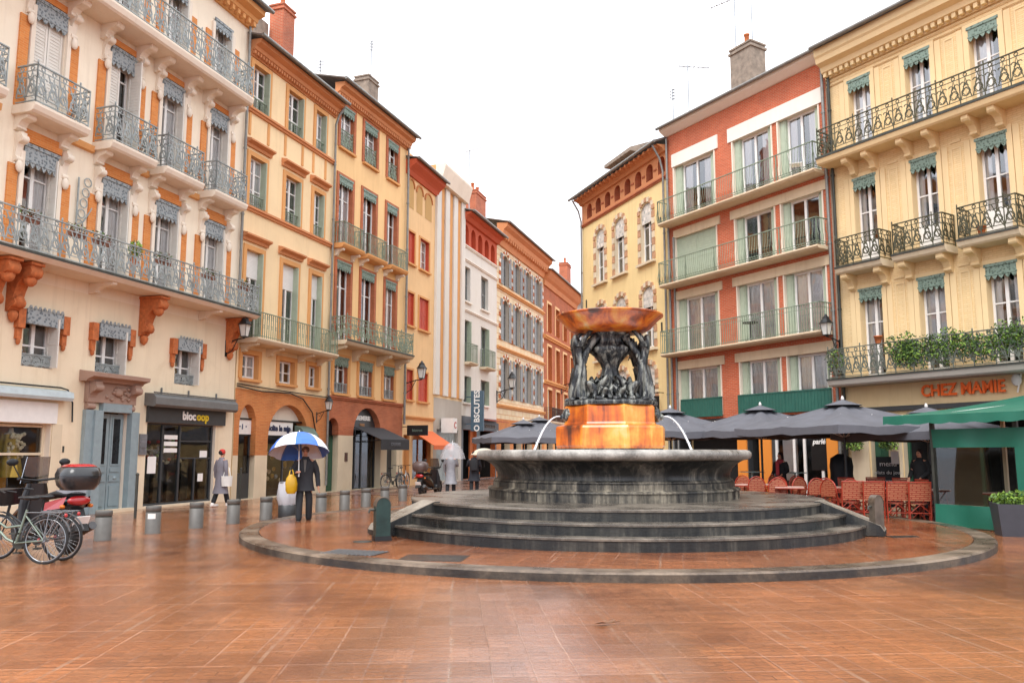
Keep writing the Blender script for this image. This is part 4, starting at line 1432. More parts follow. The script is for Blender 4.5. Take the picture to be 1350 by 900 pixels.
# ================================================================ RIGHT SIDE OF THE SQUARE
K = Building('brick_apartment_house', 'red brick apartment house with white lintels, pale green shutters and curved balcony rails', 'building', (11.3165, 27.395), 30, 'R')
KW = [(-7.9, -5.5), (-4.45, -2.5), (-2.15, -.35)]
KS = -8.35
M['k_slab'] = stucco('weathered_slab', lin('#d9c6a8'), .12, grime=.5)
fl = [(11.62, 14.2), (8.86, 10.95), (5.84, 8.2), (3.15, 5.15)]
K.wall(KS, .02, 3.0, 15.75, [('r', a, b, c, e) for a, b in KW for c, e in fl], 'red_brick', 'cream_trim', rd=.3)
K.body(KS, .02, 16.0, mat='cream_trim', y0=1.03)
rfK = K.roof(KS - .05, .1, 16.05, over=.5, rise=2.2)
K.profile(KS, .02, [(-.001, 15.72), (-.08, 15.72), (-.42, 15.9), (-.45, 16.0), (-.001, 16.02)], 'white_trim', name='soffit')
k = MB()
for i, (c, e) in enumerate(fl):
    t = .58 if i == 0 else .36
    for a, b in ((-8.0, -5.25), (-4.68, -.08)):
        k.box(a, b, -.06, -.001, e + .002, e + t).cut()
lint = k.build('lintel', M['white_trim'], K.root)
for o_ in SC.objects:
    if o_.name.startswith('lintel') and o_.data.vertices[0].co.z < 14: o_.data.materials[0] = M['k_slab']
k = MB()
for (a, b) in KW:
    for c, e in fl:
        k.box(a - .06, a - .002, -.03, -.001, c, e).cut(); k.box(b + .002, b + .06, -.03, -.001, c, e).cut()
k.build('stone_jamb', M['cream_trim'], K.root)
rk = random.Random(5)
for i, (a, b) in enumerate(KW):
    for j, (c, e) in enumerate(fl):
        w = (b - a)
        closed = (i, j) == (0, 1)
        # windows sit between two folded shutters
        aa, bb = (a + w * .16, b - w * .12)
        if closed:
            wd = K.window(a + .02, b - .02, c, e, y=.2)
            K.shutters(wd, a, b, c, e, 'closed', 'shutter_green')
        else:
            wd = K.window(aa, bb, c, e, y=.2, trans=(), curtain=['half', None, 'full', 'full'][j], fw=.08)
            q = MB()
            for s0, s1 in ((a + .01, aa - .01), (bb + .01, b - .01)):
                q.box(s0, s1, .1, .15, c + .02, e - .02)
                q.box(s0 + .05, s1 - .05, .085, .0985, c + .1, e - .1).cut()
            q.build('shutter', M['shutter_green'], wd)
            q = MB(); q.box(aa - .008, aa, .12, .26, c, e).cut(); q.box(bb, bb + .008, .12, .26, c, e); q.build('jamb_board', M['shutter_green'], wd)
for j in range(3):
    z = fl[j][0]
    K.balcony(KS + .1, -.12, z - .02, .7, .98, 'belly' if j < 2 else 'plain', 'k_slab', 'iron_green', t=.12, lip=.02)
for (a, b) in ((-7.75, -5.4), (-4.55, -2.3), (-2.27, -.3)):
    q = MB(); railing_run(q, (a, -.08), (b, -.08), 3.08, .78, 'panel'); q.build('balcony_panel', M['green_panel'], K.root)
# balcony chairs and a pot seen through the top railings
def balcony_seat(bld, u, z, label):
    q = MB()
    for dx in (-.2, .2):
        for dy in (-.2, .2): q.tube([(dx, dy, 0), (dx * .9, dy * .9, .45)], .016, 5)
    q.box(-.22, .22, -.22, .22, .44, .47)
    for dx in (-.2, -.07, .07, .2): q.tube([(dx, .2, .46), (dx, .25, .85)], .013, 4)
    q.tube([(-.2, .25, .85), (.2, .25, .85)], .016, 5)
    o = q.build('balcony_chair', M['white'])
    o.location = bld.pt(u, -.4, z); o.rotation_euler = (0, 0, 1.2)
    tag(o, label, 'chair')
balcony_seat(K, -1.1, fl[0][0], 'white metal chair on the top balcony of the brick apartment house')
q = MB(); q.tube([(0, 0, 0), (0, 0, .7)], .025, 6); q.tube([(-.2, 0, .01), (.2, 0, .01)], .02, 5); q.tube([(0, -.2, .01), (0, .2, .01)], .02, 5); q.lathe([(.3, .7), (.3, .73)], 14)
o = q.build('balcony_table', M['iron_dark']); o.location = K.pt(-3.5, -.42, fl[2][0]); tag(o, 'small dark round table on the lower brick house balcony', 'table')
# ground floor of K
K.wall(KS, .02, 0, 3.0, [('r', -8.2, -4.75, .05, 2.6), ('r', -4.2, -3.65, .05, 2.6), ('r', -3.0, -.65, .05, 2.6)], 'charcoal', 'charcoal', rd=.25, deep=1.0)
q = MB()
for a, b in ((-4.7, -4.24), (-3.62, -3.06), (-.62, -.16)): q.box(a, b, -.06, -.001, 0, 2.7).cut()
q.build('orange_pillar', stucco('orange_paint', lin('#dd8a35'), .08, grime=.15), K.root)
q = MB()
for u in (-3.0, -2.2, -1.75, -1.0): q.box(u, u + .1, .12, .2, .05, 2.6)
ks = q.build('shop_front', M['white'], K.root)
q = MB(); q.quad((-3.0, .16, .05), (-.65, .16, .05), (-.65, .16, 2.6), (-3.0, .16, 2.6)); q.build('pane', M['shop_glass'], ks)
q = MB(); q.box(-2.88, -2.22, .4, .42, .6, 2.4); q.build('net_curtain', M['curtain'], ks)
q = MB(); q.box(-1.4, -.68, .1, .13, 1.0, 2.5); kb = q.build('menu_board', M['black'], ks)
lettering('parlé', .26, M['white_letters'], kb, (-1.04, .09, 2.0), shear=.2, bold=.006)
drain_pipe(K, KS + .12, .2, 15.6, -.12); drain_pipe(K, KS + .4, .2, 11.0, -.1, .045)
drain_pipe(K, -.02, .2, 15.7, -.14, .055)
chimney(rfK, -5.0, 1.7, 16.4, 18.9, 1.15, .9, 'chimney_grey', 1)
antenna(K.pt(-5.35, 1.4, 19.0), 2.5, 'long slanted antenna on the brick house chimney, left of the clay pot', 2.6, 'yagi', tilt=-.2)
antenna(K.pt(-4.6, 1.6, 19.0), 2.7, 'long slanted antenna on the brick house chimney, right of the clay pot', -.45, 'yagi', tilt=.5)

# ---- L: yellow brick house with the restaurant
L = Building('yellow_brick_house', 'yellow brick house with zigzag green valances and ironwork balconies above the restaurant', 'building', K.pt(.05), 20, 'R')
LE = 10.2
LW = [(.9, 1.72), (2.98, 3.82), (5.06, 5.92), (7.2, 8.05)]
rows = [(11.84, 14.5), (7.86, 10.95), (4.12, 7.08)]
L.wall(.06, LE, 3.95, 15.2, [('r', a, b, c, e) for a, b in LW for c, e in rows], 'yellow_brick', 'yellow_stone', rd=.34)
L.wall(.06, LE, 0, 3.95, [('r', 1.0, 1.62, .05, 2.55), ('r', 2.14, 9.6, .05, 2.75)], 'yellow_stone', 'pale_stone', rd=.35, deep=1.9)
L.body(.06, LE, 15.6, mat='yellow_stone', y0=1.93)
L.roof(0, LE, 15.95, over=.8, rise=1.6)
L.profile(.03, LE, [(-.001, 14.92), (-.08, 14.92), (-.1, 15.06), (-.3, 15.12), (-.34, 15.3), (-.56, 15.38), (-.6, 15.55), (-.66, 15.62), (-.66, 15.9), (-.001, 15.92)], 'yellow_stone', dent=(.22, .12, -.26, -.105, 14.95, 15.1))
for z in (14.62, 14.78): L.band(.03, LE, z, z + .06, .06, 'yellow_stone')
q = MB()
for i in range(len(LW)):
    for (c, e) in rows:
        a, b = LW[i]
        for x0, x1 in ((a - .36, a - .18), (b + .18, b + .36)):
            q.box(x0, x1, -.035, -.001, c + .05, e + .08).cut()
        # sunk panels between the windows
        if i + 1 < len(LW):
            p0, p1 = b + .46, LW[i + 1][0] - .46
            q.box(p0, p1, -.02, -.001, e - .06, e - .02); q.box(p0, p1, -.03, -.001, e + .14, e + .2)
            q.box(p0, p0 + .05, -.02, -.001, c + .2, e - .062).cut(); q.box(p1 - .05, p1, -.02, -.001, c + .2, e - .062).cut()
q.build('pilaster_strip', M['yellow_stone'], L.root)
rl = random.Random(9)
for i, (a, b) in enumerate(LW):
    for j, (c, e) in enumerate(rows):
        L.window(a, b, c, e, y=.24, trans=(.62,), lamb=(e - .42, e), lamb_mat='lambrequin_green', trim='yellow_stone', trim_w=.16, curtain=['full', 'half', 'left'][(i + j) % 3] if j != 1 else 'half')
    # low white panels behind the middle balconies
L.balcony(.1, LE - .1, 11.82, .8, 1.0, 'scroll', 'yellow_stone', 'iron_olive', t=.24, brackets=[1.0, 1.75, 3.0, 3.85, 5.1, 5.85, 7.2, 8.0], bw=.2, bh=.55, edge='iron_dark')
for a, b in LW:
    L.balcony(a - .36, b + .42, 7.84, .68, .98, 'dense', 'pale_stone', 'iron_olive', t=.22, brackets=[a - .2, b + .2], bw=.22, bh=.55, bmat='yellow_stone', edge='iron_dark')
lb = L.balcony(.12, LE - .1, 4.06, .8, 1.0, 'dense', 'grey_stone', 'iron_mid', t=.24, edge='iron_dark')
q = MB()
for i, (a, b) in enumerate(LW):
    q.box(a + .02, b - .02, .18, .21, 7.9, 8.75).cut()
q.build('white_panel', M['white'], L.root)
drain_pipe(L, .16, .2, 15.0, -.1, .05, 'iron_dark')
# plants spilling over the first balcony
rp = random.Random(21)
for i, (u0, u1, n, lab) in enumerate(((.2, .6, 260, 'small clump of ivy at the corner of the first balcony of the yellow house'), (2.3, 3.1, 1500, 'bushy dark green shrub on the first balcony of the yellow house'), (2.9, 9.9, 9000, 'long hedge of mixed green plants along the first balcony of the yellow house'))):
    q = MB()
    pts = []
    for w_ in range(64 if i == 2 else 6):
        u = u0 + (u1 - u0) * (w_ + rp.random()) / 64 if i == 2 else rp.uniform(u0, u1)
        pts.append((u, -.72, 4.6 + rp.uniform(-.1, .35) + (.1 if i == 1 else 0), .3, .22, .4))
    leaf_cloud(q, pts, n, .05, rp)
    o = q.build('balcony_plants', [M['plant'], M['plant_dark'], M['plant_light']])
    o.location = L.root.location; o.rotation_euler = L.root.rotation_euler
    tag(o, lab, 'plant')
for (u, z, px_lab) in ((2.0, 5.1, 'small terracotta pot on the rail end of the first yellow house balcony'), (5.3, 7.9, 'terracotta flower pot on the second balcony of the yellow house')):
    q = MB(); q.lathe([(.08, 0), (.12, .2), (.13, .2), (.13, .24), (.1, .24)], 12)
    o = q.build('flower_pot', M['terracotta']); o.location = L.pt(u, -.55 if z > 6 else -.8, z if z > 6 else 5.08); tag(o, px_lab, 'flower pot')
# restaurant sign
sg = lettering('CHEZ MAMIE', .5, plain('orange_sign_letters', lin('#f0661a'), .5, bumpy=0), L.root, (4.15, -.1, 3.5), depth=.02, bold=.012, name='sign_lettering', sx=.86)
q = MB(); q.ball((5.72, -.1, 3.66), (.15, .06, .18), 10, 8); q.tube([(5.72, -.1, 3.3), (5.9, -.12, 3.95)], .025, 6); q.build('sign_emblem', [M['white']], L.root)
q = MB(); q.box(.2, 9.9, -.12, -.001, 2.95, 3.1); q.build('fascia_board', M['charcoal'], L.root)
q = MB()
for a, b in ((.3, .94), (1.66, 2.1)): q.box(a, b, -.05, -.001, 0, 2.6).cut()
q.build('stone_pier', M['pale_stone'], L.root)
q = MB()
for a, b in ((1.01, 1.305), (1.315, 1.61)):
    q.box(a, b, .2, .25, .05, 2.53)
    for z0, z1 in ((.2, 1.0), (1.15, 1.75), (1.85, 2.4)): q.box(a + .06, b - .06, .18, .199, z0, z1)
q.build('door', M['green_door'], L.root)
q = MB()
for u in (2.15, 4.4, 6.1, 7.8, 9.52): q.box(u, u + .08, .2, .28, .05, 2.75)
q.build('shop_front', M['green_door'], L.root)

# ---- J: soft yellow house with the arcaded attic
J = Building('arcaded_yellow_house', 'soft yellow house with a row of small red arches under its eaves and patterned shutters', 'building', K.pt(KS - .02), 275, 'R')
JS = -8.75
JW = [(-7.1, -6.1), (-5.0, -3.95), (-2.4, -1.35)]
ar8 = [-7.83 + 1.055 * i for i in range(8)]
J.wall(JS, 0, 13.95, 15.2, [('a', c - .3, c + .3, 14.22, 15.0, .3) for c in ar8], 'orange_cornice', 'arch_brick_red', rd=.35, interior='red_band', deep=.4)
J.wall(JS, 0, 0, 13.95, [('a', a, b, c, e, .45) for a, b in JW for c, e in ((10.45, 13.25), (6.4, 9.25), (3.6, 5.6))], 'yellow_j', 'pale_stone', rd=.3)
J.body(JS, 0, 15.2, mat='yellow_j')
rfJ = J.roof(JS - .3, .1, 15.5, over=.62, rise=2.4)
J.profile(JS - .02, .0, [(-.001, 15.1), (-.12, 15.12), (-.2, 15.25), (-.5, 15.38), (-.001, 15.42)], 'orange_cornice', dent=(.42, .12, -.56, -.205, 15.28, 15.4))
J.band(JS - .02, 0, 13.86, 14.0, .12, 'arch_brick_red')
q = MB()
for c in ar8:
    q.lathe([(.02, 0), (.05, .1), (.05, .5), (.09, .56)], 8, (c, .12, 14.22)) if False else None
    for sgn in (-1, 1): pass
for i in range(len(ar8) - 1):
    c = (ar8[i] + ar8[i + 1]) / 2
    q.box(c - .12, c + .12, -.05, -.001, 14.52, 14.6).cut()
q.build('impost', M['arch_brick_red'], J.root)
M['quoin_dull'] = plain('dull_brick_quoin', lin('#b98e6e'), .85, var=.2)
pat = brick('chequered_blind', lin('#e6e2dc'), lin('#a5a8a6'), lin('#d8cfc2'), .16, .16, .015, blotch=.1)
for a, b in JW:
    for c, e in ((10.45, 13.25), (6.4, 9.25), (3.6, 5.6)):
        w = J.window(a, b, c, e, y=.18, trans=(.3, .6))
        q = MB()
        q.box(a + .02, b - .02, .06, .1, e - .95, e - .02)
        q.build('patterned_blind', pat, w)
        q = MB()
        for sgn, x in ((-1, a - .12), (1, b + .12)):
            for t in range(7):
                z = c + (e - .5 - c) * t / 7
                q.box(x - .12, x + .12, -.05, -.001, z, z + .29, t % 2)
        n = 9
        for t in range(n):
            an = PI * (t + .5) / n
            x, z = (a + b) / 2 - math.cos(an) * ((b - a) / 2 + .14), e - .45 + math.sin(an) * .6
            q.cbox(x, -.03, z, .21, .06, .21, t % 2)
        q.box(a - .28, b + .28, -.16, -.001, c - .16, c - .05, 1)
        q.build('quoin_surround', [M['quoin_dull'], M['pale_stone']], w)
q = MB()
for u, z in ((-8.3, 9.8), (-.6, 12.2), (-.7, 7.4), (-8.4, 6.0)): q.box(u - .05, u + .05, -.03, -.001, z - .45, z).cut()
q.build('tie_anchor', M['iron_dark'], J.root)
drain_pipe(J, JS + .12, .2, 14.2, -.12, .05, bend=(0, -.52, 1.15)); drain_pipe(J, -.14, .2, 14.2, -.12, .05, bend=(0, -.52, 1.15))
q = MB(); q.box(-8.9, -6.5, 2.0, 5.5, 15.6, 17.7); q.prism([(1.7, 17.702), (5.8, 17.702), (5.8, 17.9), (3.8, 18.7), (1.7, 17.9)], -9.3, -6.3)
q.build('roof_dormer', [M['chimney_grey']], rfJ)
chimney(rfJ, -1.6, 2.2, 16.2, 17.5, 1.3, 1.0, 'chimney_grey', 0)
antenna(J.pt(-2.3, 1.9, 17.5), 1.9, 'plain short antenna mast left of the grey chimney of the arcaded house', .5, 'comb')
antenna(J.pt(-1.1, 2.0, 17.5), 2.6, 'wide antenna above the grey chimney of the arcaded house', .1, 'yagi')
# hanging black sign on J
q = MB(); q.box(-.72, -.66, -1.0, -.25, 3.3, 4.1); q.tube([(-.69, -.001, 4.25), (-.69, -1.05, 4.25)], .02, 5); q.tube([(-.69, -.6, 4.25), (-.69, -.6, 4.1)], .012, 4)
hs = q.build('hanging_sign', M['black']); hs.location = J.root.location; hs.rotation_euler = J.root.rotation_euler
tag(hs, 'square black sign hanging from the corner of the arcaded yellow house', 'shop sign')
t_ = lettering('caffe', .2, M['white_letters'], hs, (-.65, -.62, 3.7), bold=.004); t_.rotation_euler = (0, 0, PI / 2)
t_ = lettering('caffe', .2, M['white_letters'], hs, (-.73, -.62, 3.7), bold=.004); t_.rotation_euler = (0, 0, -PI / 2)
# ================================================================ GROUND AND FOUNTAIN
FX, FY = 2.13, 17.2


def paving(name, base1, base2, ang=0.0, wet=.16, pool=None):
    """wet brick paving: fine courses, slab joints, broad stains, damp patches with low roughness"""
    m, nt, b, N, Lk = new_mat(name)
    tc = N('ShaderNodeTexCoord')
    mp = N('ShaderNodeMapping'); mp.inputs['Rotation'].default_value = (0, 0, ang)
    Lk(tc.outputs['Object'], mp.inputs['Vector'])
    v = mp.outputs['Vector']
    wob = N('ShaderNodeTexNoise'); wob.inputs['Scale'].default_value = .8; Lk(v, wob.inputs['Vector'])
    vm = N('ShaderNodeVectorMath'); vm.operation = 'MULTIPLY_ADD'
    Lk(wob.outputs['Color'], vm.inputs[0]); vm.inputs[1].default_value = (.06, .06, 0); Lk(v, vm.inputs[2])
    vv = vm.outputs[0]

    def bricks(w, h, ms, c1, c2, mo, off=.5, sm=.1):
        t = N('ShaderNodeTexBrick')
        t.inputs['Scale'].default_value = 1; t.inputs['Brick Width'].default_value = w; t.inputs['Row Height'].default_value = h
        t.inputs['Mortar Size'].default_value = ms; t.inputs['Mortar Smooth'].default_value = sm
        t.offset = off
        t.inputs['Color1'].default_value = c1; t.inputs['Color2'].default_value = c2; t.inputs['Mortar'].default_value = mo
        Lk(vv, t.inputs['Vector'])
        return t
    pale = tuple(min(1, x * k) for x, k in zip(base1, (1.5, 1.7, 2.0))) [:3] + (1,)
    fine = bricks(.31, .1, .007, base1, base2, shade(base2, .6), .5, .4)
    grid = bricks(.31, .43, .0065, (0, 0, 0, 1), (0, 0, 0, 1), (1, 1, 1, 1), 0.0, .3)
    slab = bricks(.93, 1.29, .012, (1, 1, 1, 1), (.8, .77, .76, 1), (1.08, 1.1, 1.12, 1), .37)
    big = bricks(1.47, 5.2, .018, (0, 0, 0, 1), (0, 0, 0, 1), (1, 1, 1, 1), .21)
    s1 = noise(nt, v, .35, 6, .62)
    stain = ramp(nt, s1, [(.36, (.58, .52, .52)), (.5, (1, 1, 1)), (.66, (1.25, 1.18, 1.08))])
    s2 = noise(nt, coords(nt, scale=(2.2, 9, 1)), 6.5, 7, .82)
    streak = ramp(nt, s2, [(.38, (.6, .57, .56)), (.62, (1.3, 1.27, 1.24))])
    fm = noise(nt, v, 1.1, 5, .7)
    worn = ramp(nt, fm, [(.42, (.25, .25, .25)), (.6, (1, 1, 1))])
    plainb = mixc(nt, worn, mixc(nt, .5, base1, base2), fine.outputs['Color'])
    fm2 = noise(nt, v, .8, 6, .75, .8)
    gmask = ramp(nt, fm2, [(.41, (.06, .06, .06)), (.59, (.6, .6, .6))])
    plainb = mixc(nt, math_node(nt, 'MULTIPLY', grid.outputs['Fac'], gmask), plainb, lin('#b39a8c'))
    c = mixc(nt, 1.0, plainb, slab.outputs['Color'], 'MULTIPLY')
    c = mixc(nt, 1.0, c, stain, 'MULTIPLY')
    c = mixc(nt, 1.0, c, streak, 'MULTIPLY')
    # pale worn joints
    jn = noise(nt, v, 2.2, 5, .7)
    jm = math_node(nt, 'MULTIPLY', big.outputs['Fac'], ramp(nt, jn, [(.38, (0, 0, 0)), (.6, (1, 1, 1))]))
    c = mixc(nt, math_node(nt, 'MULTIPLY', jm, .42), c, lin('#a8907c'))
    gm = noise(nt, v, 18, 2, .5)
    spots = ramp(nt, gm, [(.72, (0, 0, 0)), (.76, (1, 1, 1))])
    c = mixc(nt, math_node(nt, 'MULTIPLY', spots, .25), c, lin('#5a3d30'))
    Lk(c, b.inputs['Base Color'])
    w1 = noise(nt, v, .55, 5, .6)
    rough = ramp(nt, w1, [(.36, (wet * .6,) * 3), (.52, (wet * 1.3,) * 3), (.68, (wet * 2.6,) * 3)])
    flat = None
    if pool:
        # a broad film of standing water in the worn hollow before the fountain
        mq = N('ShaderNodeMapping'); mq.vector_type = 'POINT'
        mq.inputs['Location'].default_value = (-pool[0] / 1.9, -pool[1] / 4.2, 0); mq.inputs['Scale'].default_value = (1 / 1.9, 1 / 4.2, 1)
        Lk(tc.outputs['Object'], mq.inputs['Vector'])
        gr = N('ShaderNodeTexGradient'); gr.gradient_type = 'SPHERICAL'; Lk(mq.outputs[0], gr.inputs[0])
        pn = noise(nt, tc.outputs['Object'], 1.6, 5, .65)
        pm = math_node(nt, 'MULTIPLY', gr.outputs['Fac'], math_node(nt, 'ADD', pn, .55))
        flat = ramp(nt, pm, [(.12, (0, 0, 0)), (.3, (1, 1, 1))])
        rough = mixc(nt, flat, rough, (.15, .15, .15, 1))
        Lk(math_node(nt, 'ADD', math_node(nt, 'MULTIPLY', flat, .8), .12), b.inputs['Coat Weight'])
        Lk(mixc(nt, flat, (.07, .07, .07, 1), (.15, .15, .15, 1)), b.inputs['Coat Roughness'])
        b.inputs['Coat IOR'].default_value = 1.95
    Lk(rough, b.inputs['Roughness'])
    b.inputs['Specular IOR Level'].default_value = .85
    h1 = math_node(nt, 'ADD', math_node(nt, 'MULTIPLY', grid.outputs['Fac'], -.5), math_node(nt, 'MULTIPLY', fine.outputs['Fac'], -.35))
    h2 = math_node(nt, 'ADD', h1, math_node(nt, 'MULTIPLY', noise(nt, v, 5, 5, .65), 1.0))
    h3 = math_node(nt, 'ADD', h2, math_node(nt, 'MULTIPLY', noise(nt, coords(nt, scale=(1, 2.5, 1)), 30, 4, .7), .9))
    # every slab lies at its own slight tilt, so reflections break up
    sx = N('ShaderNodeSeparateXYZ'); Lk(vv, sx.inputs[0])
    row = math_node(nt, 'FLOOR', math_node(nt, 'DIVIDE', sx.outputs['Y'], .43))
    sh = 0.0
    colm = math_node(nt, 'FLOOR', math_node(nt, 'ADD', math_node(nt, 'DIVIDE', sx.outputs['X'], .31), sh))
    cb = N('ShaderNodeCombineXYZ'); Lk(colm, cb.inputs['X']); Lk(row, cb.inputs['Y'])
    wn = N('ShaderNodeTexWhiteNoise'); wn.noise_dimensions = '3D'; Lk(cb.outputs[0], wn.inputs['Vector'])
    bn = N('ShaderNodeBump'); bn.inputs['Strength'].default_value = .26; bn.inputs['Distance'].default_value = .01
    Lk(h3, bn.inputs['Height'])
    ms_ = N('ShaderNodeVectorMath'); ms_.operation = 'SUBTRACT'; Lk(wn.outputs['Color'], ms_.inputs[0]); ms_.inputs[1].default_value = (.5, .5, .5)
    m2_ = N('ShaderNodeVectorMath'); m2_.operation = 'MULTIPLY'; Lk(ms_.outputs[0], m2_.inputs[0]); m2_.inputs[1].default_value = (.05, .035, 0)
    ad_ = N('ShaderNodeVectorMath'); ad_.operation = 'ADD'; Lk(bn.outputs[0], ad_.inputs[0]); Lk(m2_.outputs[0], ad_.inputs[1])
    nm_ = N('ShaderNodeVectorMath'); nm_.operation = 'NORMALIZE'; Lk(ad_.outputs[0], nm_.inputs[0])
    Lk(nm_.outputs[0], b.inputs['Normal'])
    if pool:
        Lk(nm_.outputs[0], b.inputs['Coat Normal'])
    return m


M['paving'] = paving('wet_brick_paving', lin('#ac7149'), lin('#935c38'), R(-4), .085, (-.05, 6.8))
M['paving_ring'] = paving('wet_brick_paving_ring', lin('#a86c46'), lin('#8f5736'), R(12), .085)
M['street'] = paving('wet_street_paving', lin('#8d6c5d'), lin('#7d5e50'), R(15), .2)


def wet_stone(name, c_light, c_dark, streak=.6, rough=.35, vert=True, edge=.5):
    m, nt, b, N, Lk = new_mat(name)
    v = coords(nt)
    s = noise(nt, coords(nt, scale=(2.4, 2.4, .22 if vert else 2.4)), 1.7, 6, .7, .4)
    p = noise(nt, v, 1.1, 6, .65)
    f = math_node(nt, 'ADD', math_node(nt, 'MULTIPLY', s, streak), math_node(nt, 'MULTIPLY', p, 1 - streak))
    c = ramp(nt, f, [(edge - .1, c_dark), (edge - .01, tuple(a * .3 + d * .7 for a, d in zip(c_light, c_dark))), (edge + .1, c_light)])
    g = noise(nt, v, 22, 4, .7)
    c = mixc(nt, 1.0, c, ramp(nt, g, [(.3, (.75, .75, .75)), (.7, (1.15, 1.15, 1.15))]), 'MULTIPLY')
    if vert:
        fs_ = noise(nt, coords(nt, scale=(11, 11, .45)), 1.3, 4, .6)
        c = mixc(nt, 1.0, c, ramp(nt, fs_, [(.4, (.62, .62, .63)), (.6, (1.25, 1.23, 1.2))]), 'MULTIPLY')
    Lk(c, b.inputs['Base Color'])
    Lk(ramp(nt, p, [(.35, (rough * .6,) * 3), (.65, (min(1, rough * 1.7),) * 3)]), b.inputs['Roughness'])
    bump(nt, b, math_node(nt, 'ADD', g, math_node(nt, 'MULTIPLY', p, 1.5)), .4, .015)
    return m


M['basin'] = wet_stone('streaked_basin_stone', lin('#827d73'), lin('#0c0c0d'), .62, .4, edge=.57)
M['basin_base'] = wet_stone('basin_base_stone', lin('#8f8778'), lin('#121111'), .6, .45, edge=.525)
M['rim'] = wet_stone('pale_basin_rim', lin('#aaa69f'), lin('#5b5854'), .3, .35, False, edge=.46)
M['rim_dull'] = wet_stone('wet_cheek_stone', lin('#a69d90'), lin('#756d63'), .2, .3, False)
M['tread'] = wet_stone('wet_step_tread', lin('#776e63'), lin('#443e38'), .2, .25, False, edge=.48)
M['riser'] = wet_stone('dark_streaked_riser', lin('#55524b'), lin('#161717'), .6, .45, edge=.55)  # darker stone than the treads, with vertical streaks
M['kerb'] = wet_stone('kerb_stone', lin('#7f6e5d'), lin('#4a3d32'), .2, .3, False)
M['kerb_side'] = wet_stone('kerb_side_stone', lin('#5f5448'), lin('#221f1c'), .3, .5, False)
M['rust'] = None


def rust_mat(name, sh):
    m, nt, b, N, Lk = new_mat(name)
    v = coords(nt)
    s = noise(nt, coords(nt, scale=(2.6, 2.6, .22)), 1.1, 4, .6, .5)
    p = noise(nt, v, 2.2, 5, .6)
    f = math_node(nt, 'ADD', math_node(nt, 'MULTIPLY', s, .65), math_node(nt, 'MULTIPLY', p, .35))
    c = ramp(nt, f, [(.36 + sh, lin('#47200c')), (.42 + sh, lin('#8a3d10')), (.47 + sh, lin('#b9570f')), (.53 + sh, lin('#cf7216')), (.6 + sh, lin('#d9983c')), (.68 + sh, lin('#cbb07c'))])
    Lk(c, b.inputs['Base Color'])
    b.inputs['Roughness'].default_value = .33
    b.inputs['Specular IOR Level'].default_value = .85
    bump(nt, b, noise(nt, v, 9, 5, .6), .2, .01)
    return m
M['rust'] = rust_mat('orange_iron_stained_marble', 0)
M['rust_dark'] = rust_mat('brown_iron_stained_bowl', .012)


def bronze_mat():
    m, nt, b, N, Lk = new_mat('weathered_bronze_painted_highlights')
    v = coords(nt)
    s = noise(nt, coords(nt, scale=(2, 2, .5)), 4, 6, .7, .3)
    c = ramp(nt, s, [(.38, lin('#17191b')), (.5, lin('#3a3d40')), (.6, lin('#8b8d86'))])  # palest tone paints highlights into the bronze colour
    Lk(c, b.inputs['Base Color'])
    b.inputs['Metallic'].default_value = .35
    Lk(ramp(nt, s, [(.35, (.22,) * 3), (.7, (.6,) * 3)]), b.inputs['Roughness'])
    bump(nt, b, noise(nt, v, 16, 5, .7), .5, .02)
    return m
M['bronze'] = bronze_mat()


def water_mat():
    m, nt, b, N, Lk = new_mat('fountain_water')
    b.inputs['Base Color'].default_value = (.75, .8, .82, 1)
    b.inputs['Roughness'].default_value = .06
    b.inputs['Specular IOR Level'].default_value = .8
    bump(nt, b, noise(nt, coords(nt), 6, 3, .5), .4, .02)
    return m
M['water'] = water_mat()


def spray_mat():
    m, nt, b, N, Lk = new_mat('falling_water')
    b.inputs['Base Color'].default_value = (.9, .93, .96, 1)
    b.inputs['Roughness'].default_value = .15
    b.inputs['Alpha'].default_value = .75
    return m
M['spray'] = spray_mat()

# ground: one sheet to the horizon, gently finer near the square
g = MB()
g.quad((-900, -60, 0), (900, -60, 0), (900, 2500, 0), (-900, 2500, 0))
ground = g.build('ground', M['paving'])
tag(ground, kind='structure')
# street between the houses at the back
g = MB(); g.quad((-9.5, 31, .004), (11.0, 31, .004), (8.0, 96, .004), (-1, 96, .004))
st = g.build('street', M['street']); tag(st, kind='structure')
# pavement along the left houses
pa, pb = A.pt(-13.2, -1.35), C.pt(CE, -1.2)
pc_, pd = C.pt(CE, -.02), A.pt(-13.2, -.02)

# raised ring round the fountain
g = MB()
n = 128
KX, KY = 1.88, 17.5
ring = [(KX + 7.0 * math.cos(2 * PI * i / n), KY + 7.0 * math.sin(2 * PI * i / n), .118) for i in range(n)]
g.add(ring, [tuple(range(n))])
apron = g.build('raised_paving', M['paving_ring'])
tag(apron, kind='structure')
g = MB()
g.lathe([(7.36, 0), (7.36, .1), (7.33, .124), (7.02, .126), (7.0, .1)], n, (KX, KY, 0), 0, True, cap=False)
kerb = g.build('kerb', [M['kerb'], M['kerb_side']])
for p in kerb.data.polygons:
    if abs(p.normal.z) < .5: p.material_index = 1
    p.use_smooth = False
tag(kerb, kind='structure')

# ---------------------------------------------------------------- fountain
F = empty('fountain', (FX, FY, .118))
tag(F, 'large round stone fountain with steps, orange stained pedestal, dark bronze figures and a wide bowl', 'fountain')
F0 = .118


def fl_(z): return z - F0


